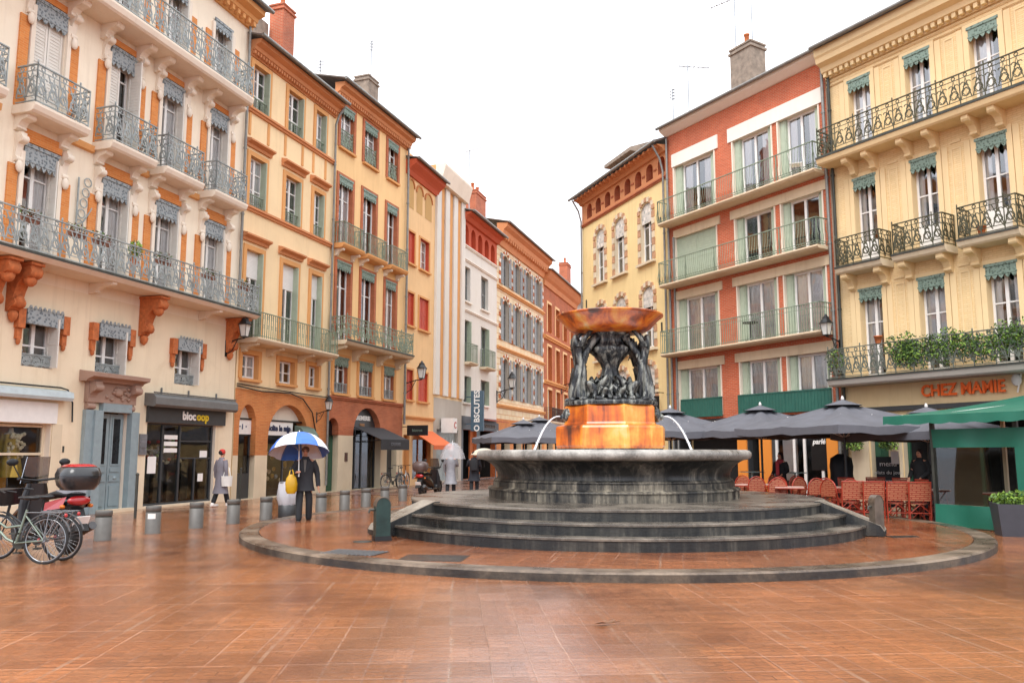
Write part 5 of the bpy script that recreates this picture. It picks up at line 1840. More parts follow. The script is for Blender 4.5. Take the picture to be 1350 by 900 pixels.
def jointed_ring(mb, r0, r1, z0, z1, a0, a1, n, m_top=0, m_side=1):
    """step sector: riser at r1 (outer), tread r0..r1"""
    k = n + 1
    def P(r, z): return [(r * math.cos(a0 + (a1 - a0) * i / n), r * math.sin(a0 + (a1 - a0) * i / n), z) for i in range(k)]
    nose = .02
    rings = [P(r1, z0), P(r1, z1 - .05), P(r1 + nose, z1 - .04), P(r1 + nose, z1 - .008), P(r1 + nose - .012, z1), P(r0, z1)]
    for q in range(5):
        m = m_side if q < 2 else m_top
        vs = rings[q] + rings[q + 1]
        mb.add(vs, [(i, i + 1, k + i + 1, k + i) for i in range(n)], m, False)


a0, a1 = R(-152), R(-28)
g = MB()
jointed_ring(g, 4.0, 4.97, 0, fl_(.32), 0, 2 * PI, 96)
jointed_ring(g, 4.0, 4.64, fl_(.32), fl_(.505), a0, a1, 48)
jointed_ring(g, 0.5, 4.23, fl_(.32), fl_(.695), 0, 2 * PI, 96)
stp = g.build('steps', [M['tread'], M['riser']], F)
# cheek walls: sloping slabs at both ends of the flight
for an in (a0, a1):
    g = MB()
    w = .66
    rr = [(4.1, fl_(.70)), (4.2, fl_(.70)), (5.2, fl_(.30)), (5.26, fl_(.2)), (5.26, 0), (4.1, 0)]
    g.M = Matrix.Rotation(an, 4, 'Z')
    g.prism([(r, z + .012) for r, z in rr], -w / 2, w / 2, 0, axis='y')
    g.M = None
    ck = g.build('cheek_wall', [M['rim_dull'], M['riser']], F)
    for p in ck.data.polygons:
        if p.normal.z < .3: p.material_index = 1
# basin
g = MB()
prof = [(2.62, .695), (2.62, .86), (2.56, .9), (2.53, .93), (2.53, 1.02), (2.47, 1.07), (2.44, 1.12), (2.45, 1.2), (2.5, 1.3), (2.58, 1.38), (2.68, 1.44), (2.72, 1.455)]
g.lathe([(r, fl_(z)) for r, z in prof], 72, (0, 0, 0), 0, True, cap=False)
bas = g.build('basin', [M['basin'], M['basin_base']], F)
for p in bas.data.polygons:
    zc = p.center.z + F0
    p.material_index = 1 if zc < 1.03 else 0
    if zc < 1.05: p.use_smooth = False
# moulded course line round the base
g = MB(); g.lathe([(2.645, fl_(.86)), (2.65, fl_(.88)), (2.62, fl_(.905)), (2.56, fl_(.91))], 72, cap=False); g.lathe([(2.50, fl_(1.035)), (2.515, fl_(1.05)), (2.49, fl_(1.075)), (2.45, fl_(1.08))], 72, cap=False); g.build('basin_moulding', M['basin_base'], F)
# vertical block joints
g = MB()
for i in range(24):
    an = 2 * PI * (i + .37) / 24
    g.M = Matrix.Rotation(an, 4, 'Z')
    g.box(2.6, 2.6235, -.006, .006, fl_(.7), fl_(.86))
    g.M = None
g.build('block_joint', M['black'], F)
g = MB()
prof = [(2.70, 1.456), (2.8, 1.47), (2.86, 1.5), (2.885, 1.55), (2.88, 1.61), (2.84, 1.65), (2.78, 1.665), (2.5, 1.665), (2.44, 1.64), (2.42, 1.5)]
g.lathe([(r, fl_(z)) for r, z in prof], 72, (0, 0, 0), 0, True, cap=False)
g.build('basin_rim', M['rim'], F)
g = MB(); g.lathe([(2.45, fl_(1.56)), (.01, fl_(1.56))], 48, (0, 0, 0), 0, True, cap=False); g.build('water', M['water'], F)
# pedestal: octagonal drum
g = MB()
o8 = R(22.5 - 13)
def octo(prof, m=0):
    g.lathe([(r / math.cos(PI / 8), fl_(z)) for r, z in prof], 8, (0, 0, 0), m, False, a0=o8, a1=o8 + 2 * PI)
octo([(1.16, 1.5), (1.16, 1.62), (1.08, 1.64), (1.08, 1.7)])
g.build('pedestal_foot', M['basin_base'], F)
g = MB()
octo([(1.1, 1.7), (1.1, 1.72), (1.12, 1.76), (1.12, 2.12), (1.1, 2.16), (.96, 2.2), (.94, 2.24), (.94, 2.56), (.9, 2.6)])
ped = g.build('pedestal', M['rust'], F)
g = MB()
g.lathe([(.98, fl_(2.6)), (1.0, fl_(2.63)), (1.0, fl_(2.68)), (.9, fl_(2.72)), (.3, fl_(2.76))], 32)
for i in range(16):
    an = 2 * PI * i / 16
    g.ball((.9 * math.cos(an), .9 * math.sin(an), fl_(2.72)), (.1, .1, .06), 8, 5)
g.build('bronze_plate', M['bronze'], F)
# lion masks and jets
for an in (R(190), R(-10)):
    g = MB()
    g.M = Matrix.Rotation(an, 4, 'Z')
    g.ball((.98, 0, fl_(2.4)), (.09, .13, .15), 10, 8); g.ball((1.06, 0, fl_(2.36)), (.07, .07, .07), 8, 6)
    for q in range(7):
        w = PI * q / 6
        g.ball((.95, .13 * math.cos(w), fl_(2.42) + .13 * math.sin(w)), .045, 6, 5)
    g.M = None
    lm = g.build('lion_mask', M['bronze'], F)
    if True:
        g = MB(); g.M = Matrix.Rotation(an, 4, 'Z')
        pts = [(1.1 + .62 * t, 0, fl_(2.37) + .17 * t - .99 * t * t) for t in [i / 12 for i in range(13)]]
        rj = random.Random(2)
        g.tube(pts, [.012 + .014 * i / 12 for i in range(13)], 6)
        for q in range(26):
            t = rj.uniform(.4, 1)
            g.ball((1.1 + .62 * t + rj.uniform(-.04, .04), rj.uniform(-.04, .04), fl_(2.37) + .17 * t - .99 * t * t + rj.uniform(-.04, .04)), .006, 5, 4)
        g.M = None
        g.build('water_jet', M['spray'], F)
# central column: tulip stem
g = MB()
fl = []
prof = [(.36, 2.74), (.32, 2.85), (.22, 3.0), (.17, 3.15), (.2, 3.25), (.16, 3.4), (.2, 3.52), (.32, 3.68), (.43, 3.78), (.44, 3.84), (.34, 3.92), (.3, 4.05), (.42, 4.19)]
n = 40
rings = []
for r, z in prof:
    rings.append([(r * (1 + .09 * math.cos(8 * 2 * PI * j / n)) * math.cos(2 * PI * j / n), r * (1 + .09 * math.cos(8 * 2 * PI * j / n)) * math.sin(2 * PI * j / n), fl_(z)) for j in range(n)])
g.loft(rings)
for q in range(8):
    w = 2 * PI * q / 8 + .2
    g.tube([(.3 * math.cos(w), .3 * math.sin(w), fl_(2.8)), (.42 * math.cos(w), .42 * math.sin(w), fl_(3.0)), (.3 * math.cos(w), .3 * math.sin(w), fl_(3.2)), (.22 * math.cos(w), .22 * math.sin(w), fl_(3.1))], [.07, .06, .05, .03], 6)
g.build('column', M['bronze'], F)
# four bearing figures
def bearer(an, mirror=1):
    V = [(.04, 0, 1.0), (.07, 0, 1.18), (.1, 0, 1.36), (.14, 0, 1.5), (.18, 0, 1.62), (.21, 0, 1.74),
         (.0, .1, .92), (.08, .11, .52), (-.02, .12, .1), (.1, .12, .06),
         (.0, -.1, .92), (-.06, -.11, .54), (-.1, -.1, .1), (.0, -.1, .06),
         (.1, .18, 1.46), (.06, .28, 1.62), (-.12, .24, 1.84), (-.3, .16, 1.9),
         (.1, -.18, 1.46), (.06, -.28, 1.62), (-.12, -.24, 1.84), (-.3, -.16, 1.9)]
    Ed = [(0, 1), (1, 2), (2, 3), (3, 4), (4, 5), (0, 6), (6, 7), (7, 8), (8, 9), (0, 10), (10, 11), (11, 12), (12, 13), (3, 14), (14, 15), (15, 16), (16, 17), (3, 18), (18, 19), (19, 20), (20, 21)]
    Rr = [.15, .12, .15, .09, .1, .07, .11, .08, .055, .05, .11, .08, .055, .05, .07, .055, .045, .05, .07, .055, .045, .05]
    V = [(x * .8, y * mirror, z * .82) for x, y, z in V]
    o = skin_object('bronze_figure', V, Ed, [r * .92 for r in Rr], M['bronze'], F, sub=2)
    r = .76
    o.location = (r * math.cos(an), r * math.sin(an), fl_(2.7))
    o.rotation_euler = (0, R(-4), an)
    # drapery falling from the hips
    d = MB()
    rings = []
    for t in range(8):
        z = .92 * .82 - t * .1
        rr = .15 - .02 * math.sin(PI * t / 5) + .006 * t
        rings.append([(.05 * math.sin(PI * t / 7) + rr * .8 * (1 + .18 * math.sin(5 * 2 * PI * j / 24 + t * .4)) * math.cos(2 * PI * j / 24), rr * (1 + .18 * math.sin(5 * 2 * PI * j / 24 + t * .4)) * math.sin(2 * PI * j / 24), z) for j in range(24)])
    d.loft(rings)
    d.build('drapery', M['bronze'], o)
    return o
for an in (R(-20), R(200), R(160), R(20)):
    bearer(an, 1 if math.cos(an) > 0 else -1)
# sheaves arching from each figure's shoulders to the head of the column
rb_ = random.Random(12)
for an in (R(-20), R(200), R(160), R(20)):
    c_, s_ = math.cos(an), math.sin(an)
    path = [(.66, 3.5), (.62, 3.72), (.5, 3.93), (.34, 4.08), (.17, 4.14), (.06, 4.08)]
    g = MB()
    for off in (-.09, .09):
        g.tube([(r * c_ - s_ * off, r * s_ + c_ * off, fl_(z)) for r, z in path], [.05, .075, .085, .08, .065, .04], 8)
    for q in range(46):
        f = rb_.random() * 4.99
        k_ = int(f); f -= k_
        r = path[k_][0] * (1 - f) + path[k_ + 1][0] * f; z = path[k_][1] * (1 - f) + path[k_ + 1][1] * f
        o1, o2 = rb_.uniform(-.15, .15), rb_.uniform(-.08, .08)
        a_, l_ = rb_.uniform(0, 6.28), rb_.uniform(.05, .1)
        p0 = Vector((r * c_ - s_ * o1, r * s_ + c_ * o1, fl_(z) + o2))
        g.tube([p0, p0 + Vector((math.cos(a_) * l_, math.sin(a_) * l_, .05)), p0 + Vector((math.cos(a_) * l_ * 1.3, math.sin(a_) * l_ * 1.3, -.02))], [.035, .028, .01], 5)
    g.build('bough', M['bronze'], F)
# crouching beasts and putti between the figures
for an, sc in ((R(-42), 1.0), (R(-138), 1.0), (R(138), 1.0), (R(42), 1.0), (R(-75), .6), (R(-105), .6)):
    V = [(0, 0, .2), (.14, 0, .26), (.26, 0, .36), (.34, 0, .34), (-.14, 0, .22), (-.22, 0, .4), (-.12, 0, .52), (.16, .1, .14), (.24, .12, .02), (.16, -.1, .14), (.24, -.12, .02), (-.08, .12, .14), (.02, .16, .02), (-.08, -.12, .14), (.02, -.16, .02), (.0, .14, .36), (-.08, .24, .52), (.0, -.14, .36), (-.08, -.24, .52)]
    Ed = [(0, 1), (1, 2), (2, 3), (0, 4), (4, 5), (5, 6), (1, 7), (7, 8), (1, 9), (9, 10), (4, 11), (11, 12), (4, 13), (13, 14), (0, 15), (15, 16), (0, 17), (17, 18)]
    Rr = [.14, .13, .1, .06, .13, .05, .04, .06, .05, .06, .05, .08, .05, .08, .05, .07, .03, .07, .03]
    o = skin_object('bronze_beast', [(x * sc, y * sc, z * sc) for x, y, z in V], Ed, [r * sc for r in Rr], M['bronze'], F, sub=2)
    o.location = ((.42 if sc > .8 else .55) * math.cos(an), (.42 if sc > .8 else .55) * math.sin(an), fl_(2.72)); o.rotation_euler = (0, 0, an)
# bowl
g = MB()
prof = [(.3, 4.17), (.6, 4.18), (.78, 4.21), (.89, 4.27), (.96, 4.35), (1.03, 4.43), (1.11, 4.5), (1.16, 4.53), (1.16, 4.56), (1.12, 4.57), (1.0, 4.52), (.6, 4.36), (.02, 4.3)]
g.lathe([(r, fl_(z)) for r, z in prof], 64, cap=False)
g.build('bowl', M['rust_dark'], F)
g = MB(); g.lathe([(1.02, fl_(4.52)), (.01, fl_(4.52))], 40, cap=False); g.build('bowl_water', M['water'], F)
# ================================================================ TERRACE
def woven(name, c1, c2, sx=14, sz=14):
    m, nt, b, N, Lk = new_mat(name)
    t = N('ShaderNodeTexBrick')
    t.inputs['Scale'].default_value = 1
    t.inputs['Brick Width'].default_value = .16; t.inputs['Row Height'].default_value = .045; t.inputs['Mortar Size'].default_value = .011
    t.inputs['Color1'].default_value = c1; t.inputs['Color2'].default_value = shade(c1, .8); t.inputs['Mortar'].default_value = c2
    uv, ob = wall_uv(nt)
    Lk(uv, t.inputs['Vector']); Lk(t.outputs['Color'], b.inputs['Base Color'])
    b.inputs['Roughness'].default_value = .5
    return m
M['weave'] = woven('cream_and_red_weave', lin('#b07555'), lin('#882f1e'))
M['rattan'] = plain('red_rattan', lin('#9c3724'), .4, var=.25)
M['parasol'] = plain('charcoal_parasol_cloth', lin('#5d5e65'), .7, var=.16, scale=2.5, bumpy=.5)
M['parasol_edge'] = plain('parasol_valance', lin('#5c5d64'), .8, var=.08)
M['tent_green'] = plain('green_awning_cloth', lin('#186350'), .55, var=.1, scale=2)


def bistro_chair(style):
    r = empty('bistro_chair')
    q = MB()
    for s in (-1, 1):
        q.tube([(s * .2, -.2, 0), (s * .2, -.19, .45)], .015, 6)
        q.tube([(s * .2, .2, 0), (s * .21, .2, .45), (s * .21, .26, .9 if style == 'square' else .66)], .015, 6)
        q.tube([(s * .21, .22, .66), (s * .23, -.02, .65), (s * .23, -.16, .6), (s * .2, -.18, .45)], .014, 6)
        q.tube([(s * .2, -.19, .2), (s * .2, .2, .2)], .01, 5)
    q.tube([(-.2, -.19, .24), (.2, -.19, .24)], .01, 5); q.tube([(-.2, .2, .24), (.2, .2, .24)], .01, 5)
    for s in (-1, 1): q.tube([(s * .2, .2, .24), (0, .2, .42)], .009, 5)
    if style == 'square':
        q.tube([(-.22, .26, .9), (.22, .26, .9)], .017, 6)
    else:
        q.tube([(-.21, .25, .6)] + [(.21 * -math.cos(PI * i / 10), .26, .66 + .26 * math.sin(PI * i / 10)) for i in range(11)] + [(.21, .25, .6)], .016, 6)
    q.build('frame', M['rattan'], r)
    q = MB()
    pts = [(.21 * math.cos(2 * PI * i / 20), .2 * math.sin(2 * PI * i / 20)) for i in range(20)]
    q.add([(x, y, .455) for x, y in pts] + [(x, y, .43) for x, y in pts], [tuple(range(20)), tuple(range(20, 40))[::-1]] + [(i, (i + 1) % 20, 20 + (i + 1) % 20, 20 + i)[::-1] for i in range(20)])
    q.build('seat', M['weave'], r)
    q = MB()
    if style == 'square':
        q.add([(-.2, .225, .5), (.2, .225, .5), (.2, .262, .88), (-.2, .262, .88), (-.2, .205, .5), (.2, .205, .5), (.2, .245, .88), (-.2, .245, .88)], [(0, 1, 2, 3)[::-1], (4, 5, 6, 7), (0, 1, 5, 4), (2, 3, 7, 6), (1, 2, 6, 5), (3, 0, 4, 7)])
    else:
        o_ = [(-.19, .52), (.19, .52)] + [(.19 * math.cos(PI * i / 10), .66 + .23 * math.sin(PI * i / 10)) for i in range(11)]
        m_ = len(o_)
        q.add([(x, .262, z) for x, z in o_] + [(x, .245, z) for x, z in o_], [tuple(range(m_))[::-1], tuple(range(m_, 2 * m_))] + [(i, (i + 1) % m_, m_ + (i + 1) % m_, m_ + i) for i in range(m_)])
    q.build('backrest', M['weave'], r)
    return r


def bistro_table(mat='rattan'):
    r = empty('bistro_table')
    q = MB(); q.box(-.35, .35, -.35, .35, .72, .745); q.box(-.355, .355, -.355, .355, .7, .718, 1)
    q.build('tabletop', [plain('pale_table_top', lin('#c9a79a'), .3), M['rattan']], r)
    q = MB()
    for s in (-1, 1):
        for t in (-1, 1):
            q.tube([(s * .28, t * .28, 0), (s * .05, t * .05, .35), (s * .27, t * .27, .7)], .016, 6)
    q.build('leg_frame', M['rattan'], r)
    return r


def gpos(px, Y, z=0.0):
    """ground point in the image column px at distance Y"""
    return ((px - 675) / FPX * (Y * math.cos(PITCH) - (EYE - z) * math.sin(PITCH)), Y)


chair_sq, chair_rd, tab0 = bistro_chair('square'), bistro_chair('round'), bistro_table()
KIDS = {}
for c in SC.objects:
    if c.parent: KIDS.setdefault(c.parent.name, []).append(c)
used = set()
def put(proto, x, y, rz, label, cat, group):
    o = proto if proto.name not in used else copy_tree(proto, None, KIDS)
    used.add(proto.name)
    place(o, x, y, 0, rz)
    if cat == 'chair': o.scale = (1.1, 1.1, 1.05)
    tag(o, label, cat, group)
    return o
LA = math.atan2(L.d.y, L.d.x)
CG, TG = 'red rattan bistro chairs on the terrace', 'bistro tables on the terrace'
ords = ['leftmost', 'second', 'third', 'rightmost']
for i, px in enumerate((1122, 1150, 1181, 1210)):
    x, y = gpos(px, 19.0 - .18 * i)
    put(chair_sq, x, y, R(172), f'{ords[i]} of the four square backed red rattan chairs in the front terrace row', 'chair', CG)
for i, (px, Y, rz, lab) in enumerate(((1026, 21.0, 165, 'round backed rattan chair left of the small table beside the fountain steps'), (1046, 21.6, 200, 'round backed rattan chair standing behind the small table by the fountain'),
                                      (1072, 20.8, 185, 'round backed rattan chair with its back close to the fountain cheek wall'), (1090, 21.0, 160, 'round backed rattan chair between the cheek wall pair and the square backed row'),
                                      (1104, 19.9, 120, 'round backed rattan chair turned sideways left of the square backed row'), (986, 23.2, 140, 'far round backed rattan chair just right of the fountain basin'),
                                      (1008, 23.5, 220, 'far round backed rattan chair in front of the orange pillars'),
                                      (996, 22.2, 175, 'round backed rattan chair between the two tables nearest the basin'), (1022, 22.0, 190, 'round backed rattan chair in front of the table by the orange pillars'), (1060, 22.6, 20, 'round backed rattan chair facing us behind the two middle pairs'), (1116, 20.4, 185, 'round backed rattan chair squeezed against the square backed row'))):
    x, y = gpos(px, Y)
    put(chair_rd, x, y, R(rz), lab, 'chair', CG)
for i, (px, Y, lab) in enumerate(((990, 22.4, 'bistro table nearest the fountain basin'), (1013, 22.6, 'bistro table in front of the orange pillars'), (1042, 20.8, 'bistro table between the two pairs of round backed chairs'),
                                  (1104, 20.8, 'bistro table left of the row of square backed chairs'), (1137, 20.2, 'bistro table behind the two left square backed chairs'), (1197, 19.9, 'bistro table behind the two right square backed chairs'), (1226, 19.4, 'bistro table beside the green tent'))):
    x, y = gpos(px, Y)
    put(tab0, x, y, R(-35 + 9 * i), lab, 'table', TG)
for i, (px, Y, rz, lab) in enumerate(((1126, 21.2, 10, 'square backed chair facing us behind the left front row table'), (1160, 21.4, -12, 'square backed chair facing us near the dark green door'), (1200, 20.9, 15, 'square backed chair facing us behind the right front row table'), (1232, 19.9, 100, 'square backed chair half hidden beside the green tent'))):
    x, y = gpos(px, Y)
    put(chair_sq, x, y, R(rz), lab, 'chair', CG)


def parasol(px, Y, half, ze, za, rz, label, tilt=0.0):
    r = empty('parasol')
    q = MB()
    n = 8
    # square canopy, ridge to each corner and mid side, cloth sagging between
    rings = []
    for t in (0, .25, .5, .75, 1):
        ring = []
        for k in range(32):
            a = 2 * PI * k / 32 + PI / 4
            s = 1 / max(abs(math.cos(a)), abs(math.sin(a)))
            sag = .07 * math.sin(PI * t) * (1 - abs(math.cos(4 * (a - PI / 4)))) + (.04 * t * abs(math.sin(4 * a)))
            rr = .03 + (half - .03) * t
            sag += .012 * math.sin(k * 2.7 + t * 9)
            ring.append((rr * s * math.cos(a), rr * s * math.sin(a), za + (ze - za) * (t ** .9) - sag))
        rings.append(ring)
    q.loft(rings, 0, True, caps=False)
    last = rings[-1]
    low = [(x * 1.004, y * 1.004, z - .2 - .02 * math.sin(i * 2.1)) for i, (x, y, z) in enumerate(last)]
    q.loft([last, low], 1, False, caps=False)
    q.build('canopy', [M['parasol'], M['parasol_edge']], r)
    q = MB()
    cap = []
    for t in (0, 1):
        cap.append([((.02 + .5 * t) * math.cos(2 * PI * k / 16), (.02 + .5 * t) * math.sin(2 * PI * k / 16), za + .1 - .17 * t) for k in range(16)])
    q.loft(cap, 0, True, caps=False)
    q.build('vent_cap', M['parasol'], r)
    q = MB(); q.lathe([(.02, za + .08), (.05, za + .12), (.02, za + .2)], 8); q.build('finial', M['white'], r)
    q = MB(); q.tube([(0, 0, .06), (0, 0, za + .05)], .035, 10); q.build('pole', M['charcoal'], r)
    q = MB(); q.box(-.45, .45, -.45, .45, 0, .06); q.box(-.1, .1, -.1, .1, .06, .3); q.build('base', M['black'], r)
    for k in range(8):
        a = PI / 4 * k + PI / 4
        s = 1 / max(abs(math.cos(a)), abs(math.sin(a)))
        q = MB()
        q.tube([(.04 * math.cos(a), .04 * math.sin(a), za - .05), (half * s * .985 * math.cos(a), half * s * .985 * math.sin(a), ze - .06)], .014, 5)
        q.tube([(.04 * math.cos(a), .04 * math.sin(a), ze - .25), (half * s * .5 * math.cos(a), half * s * .5 * math.sin(a), (za + ze) / 2 - .02)], .011, 5)
        q.build('rib', M['white'], r)
    x, y = gpos(px, Y, 2.5)
    place(r, x, y, 0, R(rz))
    tag(r, label, 'parasol', 'large charcoal parasols of the cafes')
    return r


parasol(1112, 22.2, 2.1, 2.3, 2.98, 20, 'large charcoal parasol over the square backed chairs, with a ring of folded vent cloth')
parasol(1003, 25.2, 2.0, 2.28, 3.0, 28, 'charcoal parasol in front of the brick house, between two others')
parasol(884, 26.5, 1.95, 2.28, 2.98, 24, 'charcoal parasol right behind the orange fountain pedestal')
parasol(1222, 21.8, 1.75, 2.15, 2.75, 20, 'charcoal parasol tucked under the green awning of the restaurant')
parasol(711, 34.5, 2.0, 2.3, 3.05, 12, 'far charcoal parasol left of the pedestal, its white finial higher')
parasol(690, 31.5, 1.7, 2.2, 2.8, 15, 'far charcoal parasol at the left edge of the basin, its white finial lower')

# ---- green restaurant tent
tent = empty('restaurant_tent', L.root.location, L.root.rotation_euler.z)
tag(tent, 'green restaurant awning with clear plastic side screen beside the terrace chairs', 'awning')
scr = ground_at(1237, 694) ; s2 = ground_at(1313, 704)
du0 = (scr - L.P0).dot(L.d); dy0 = -(scr - L.P0).dot(L.n)
TU0, TY, TU1 = du0, dy0, LE + 1.2
def tq(m, pts): m.add(pts, [tuple(range(len(pts)))])
q = MB()
zf, zb = 2.42, 3.2
y0, yb = TY - .35, -.45
n = 30
vs = []
for i in range(n + 1):
    u = TU0 - .9 + (TU1 + .2 - TU0 + .9) * i / n
    for t in range(7):
        f = t / 6
        vs.append((u, y0 + (yb - y0) * f, zf + (zb - zf) * f - .07 * math.sin(PI * f) * (.6 + .4 * abs(math.sin(u * 2.1)))))
q.add(vs, [(i * 7 + t, (i + 1) * 7 + t, (i + 1) * 7 + t + 1, i * 7 + t + 1) for i in range(n) for t in range(6)], 0, True)
q.add([(v[0], v[1], v[2] - .012) for v in vs], [(i * 7 + t + 1, (i + 1) * 7 + t + 1, (i + 1) * 7 + t, i * 7 + t) for i in range(n) for t in range(6)], 0, True)
q.build('awning_cloth', M['tent_green'], tent)
q = MB()
q.box(TU0 - .9, TU1 + .2, y0 - .05, y0 - .01, zf - .05, zf + .005)
q.build('front_bar', M['steel'], tent)
q = MB()
vs_ = []
for i in range(61):
    u = TU0 - .9 + (TU1 + 1.1 - TU0) * i / 60
    vs_ += [(u, y0 - .06, zf + .01), (u, y0 - .065 + .01 * math.sin(u * 9), zf - .16 - .035 * abs(math.sin(u * 6.5)))]
q.add(vs_, [(2 * i, 2 * i + 1, 2 * i + 3, 2 * i + 2) for i in range(60)], 0, True)
q.build('valance', M['tent_green'], tent)
q = MB(); q.box(TU0 + .2, TU1, -.62, -.3, 3.12, 3.34); q.build('awning_cassette', M['white'], tent)
q = MB()
for u in (TU0, TU0 + 1.75, TU0 + 3.5, TU0 + 5.2):
    q.box(u - .04, u + .04, TY - .04, TY + .04, 0, 2.4).cut()
q.build('post', M['iron_dark'], tent)
q = MB()
for u in (TU0 - .3, TU0 + 2.2, TU0 + 4.6):
    q.tube([(u, -.4, 3.0), (u + .5, (TY - .4) * .5, 2.75), (u, y0 + .02, zf - .05)], .03, 6).cut()
q.build('folding_arm', M['white'], tent)
# side screen: green cloth top and bottom, clear vinyl window, green uprights
def cloth(name, mat, u0, u1, z0, z1, y, amp=.03, nu=24, nz=8, drape=0.0):
    m = MB()
    vs = []
    for i in range(nu + 1):
        u = u0 + (u1 - u0) * i / nu
        for j in range(nz + 1):
            z = z0 + (z1 - z0) * j / nz
            yy = y + amp * math.sin(u * 5.1 + z * 1.7) * (1 - j / nz * .6) + amp * .6 * math.sin(u * 11 - z * 3)
            vs.append((u + drape * (1 - j / nz) * .2 * math.sin(z * 2), yy, z))
    m.add(vs, [(i * (nz + 1) + j, (i + 1) * (nz + 1) + j, (i + 1) * (nz + 1) + j + 1, i * (nz + 1) + j + 1) for i in range(nu) for j in range(nz)], 0, True)
    return m.build(name, mat, tent)
vinyl = glass('clear_vinyl', (.62, .64, .62, 1), .062, .03, .12)
cloth('screen_top', M['tent_green'], TU0 - .05, TU1, 1.72, 2.12, TY - .06)
cloth('screen_skirt', M['tent_green'], TU0, TU1, .03, .5, TY - .07, .05)
cloth('clear_panel', vinyl, TU0 + .03, TU1, .5, 1.72, TY - .06, .006)
for u in (TU0 + 1.75, TU0 + 3.5):
    cloth('screen_upright', M['tent_green'], u, u + .24, .5, 1.72, TY - .085, .01, 4, 8)
# end screen
def cloth_end():
    m = MB(); vs = []
    nu = 14
    for i in range(nu + 1):
        f = i / nu
        for j in range(7):
            z = .05 + 2.05 * j / 6
            vs.append((TU0 - .02 + .012 * math.sin(f * 9) * (1 - j / 6), TY + (-.5 - TY) * f * .45, z))
    m.add(vs, [(i * 7 + j, i * 7 + j + 1, (i + 1) * 7 + j + 1, (i + 1) * 7 + j) for i in range(nu) for j in range(6)], 0, True)
    return m
cloth_end().build('end_screen', vinyl, tent)
# dark seats and tables inside, seen dimly through the vinyl
for i in range(3):
    o = copy_tree(tab0, None, KIDS)
    p = L.pt(TU0 + .9 + 1.5 * i, TY + 1.2)
    place(o, p.x, p.y, 0, LA)
    tag(o, ['bistro table behind the clear plastic, nearest the tent corner', 'bistro table behind the clear plastic in the middle of the tent', 'bistro table deepest inside the green tent'][i], 'table', TG)

q = MB(); q.box(TU0 + 1.0, TU0 + 1.07, TY + .9, TY + .97, 0, 2.35); q.build('post', M['pale_stone'], tent)
# planter with bush at the right edge
x, y = gpos(1343, 15.9)
pl = empty('planter', (x, y, 0), R(-20))
tag(pl, 'dark square planter with a bright green bush at the right edge of the terrace', 'planter')
q = MB()
q.add([(-.34, -.34, 0), (.34, -.34, 0), (.34, .34, 0), (-.34, .34, 0), (-.4, -.4, .62), (.4, -.4, .62), (.4, .4, .62), (-.4, .4, .62), (-.36, -.36, .62), (.36, -.36, .62), (.36, .36, .62), (-.36, .36, .62), (-.35, -.35, .5), (.35, -.35, .5), (.35, .35, .5), (-.35, .35, .5)],
      [(3, 2, 1, 0), (0, 1, 5, 4), (1, 2, 6, 5), (2, 3, 7, 6), (3, 0, 4, 7), (4, 5, 9, 8), (5, 6, 10, 9), (6, 7, 11, 10), (7, 4, 8, 11), (8, 9, 13, 12), (9, 10, 14, 13), (10, 11, 15, 14), (11, 8, 12, 15), (12, 13, 14, 15)])
q.build('pot', plain('slate_planter', lin('#3a3d45'), .5, var=.1), pl)
q = MB(); leaf_cloud(q, [(.1, 0, .72, .34, .3, .16), (-.2, .1, .7, .25, .25, .14), (.2, -.2, .68, .25, .2, .12)], 700, .05, random.Random(4), 2)
q.build('foliage', [M['plant_light'], M['plant']], pl)
# hanging flower baskets on the stone piers
for u, lab in ((.65, 'hanging basket of trailing plants left of the dark green door'), (1.9, 'fuller hanging basket of trailing plants right of the dark green door')):
    hb = empty('hanging_basket', L.pt(u, -.4, 2.0), LA)
    q = MB(); q.lathe([(.05, -.12), (.18, 0), (.2, .06)], 12); q.tube([(0, 0, .05), (0, 0, .55), (0, .38, .58)], .012, 5); q.build('basket', M['iron_dark'], hb)
    q = MB(); leaf_cloud(q, [(0, 0, .12, .38, .3, .28), (.1, -.1, -.1, .3, .25, .25), (-.15, 0, .0, .25, .25, .3)], 420, .06, random.Random(int(u * 10))); q.build('foliage', [M['plant'], M['plant_dark'], M['plant_light']], hb)
    tag(hb, lab, 'hanging basket', 'hanging baskets at the restaurant')
# menu board and standing heater cover
x, y = gpos(1174, 22.6)
mb_ = MB(); mb_.box(-.3, .3, -.02, .02, .1, 1.5); mb_.tube([(-.28, 0, 0), (-.28, 0, 1.5)], .02, 5); mb_.tube([(.28, 0, 0), (.28, 0, 1.5)], .02, 5)
bo = mb_.build('menu_board', M['black']); place(bo, x, y, 0, R(-15)); tag(bo, 'black chalk menu board standing by the dark green door', 'menu board')
for i, (w_, tx) in enumerate(((.2, 'menu'), (.14, 'plats du jour'), (.16, 'soupe'), (.14, 'dessert'))): lettering(tx, w_, M['white_letters'], bo, (0, -.035, 1.3 - .24 * i), depth=.003)
q = MB(); q.box(-.1, .1, -.005, .005, 0, .35); o = q.build('paper_sheet', M['white']); p = gpos(1184, 22.45); place(o, p[0], p[1], 1.3, R(-15)); o.parent = None
o['label'] = 'white paper menu fixed to the top of the chalk board'; o['category'] = 'paper'
x, y = gpos(1112, 24.2)
mb_ = MB(); mb_.loft([[(.36 * s * math.cos(a), .3 * s * math.sin(a), z) for a in [2 * PI * k / 14 for k in range(14)]] for s, z in ((1, .02), (1.05, .5), (.95, 1.0), (1.0, 1.2), (.9, 1.45), (.3, 1.58))])
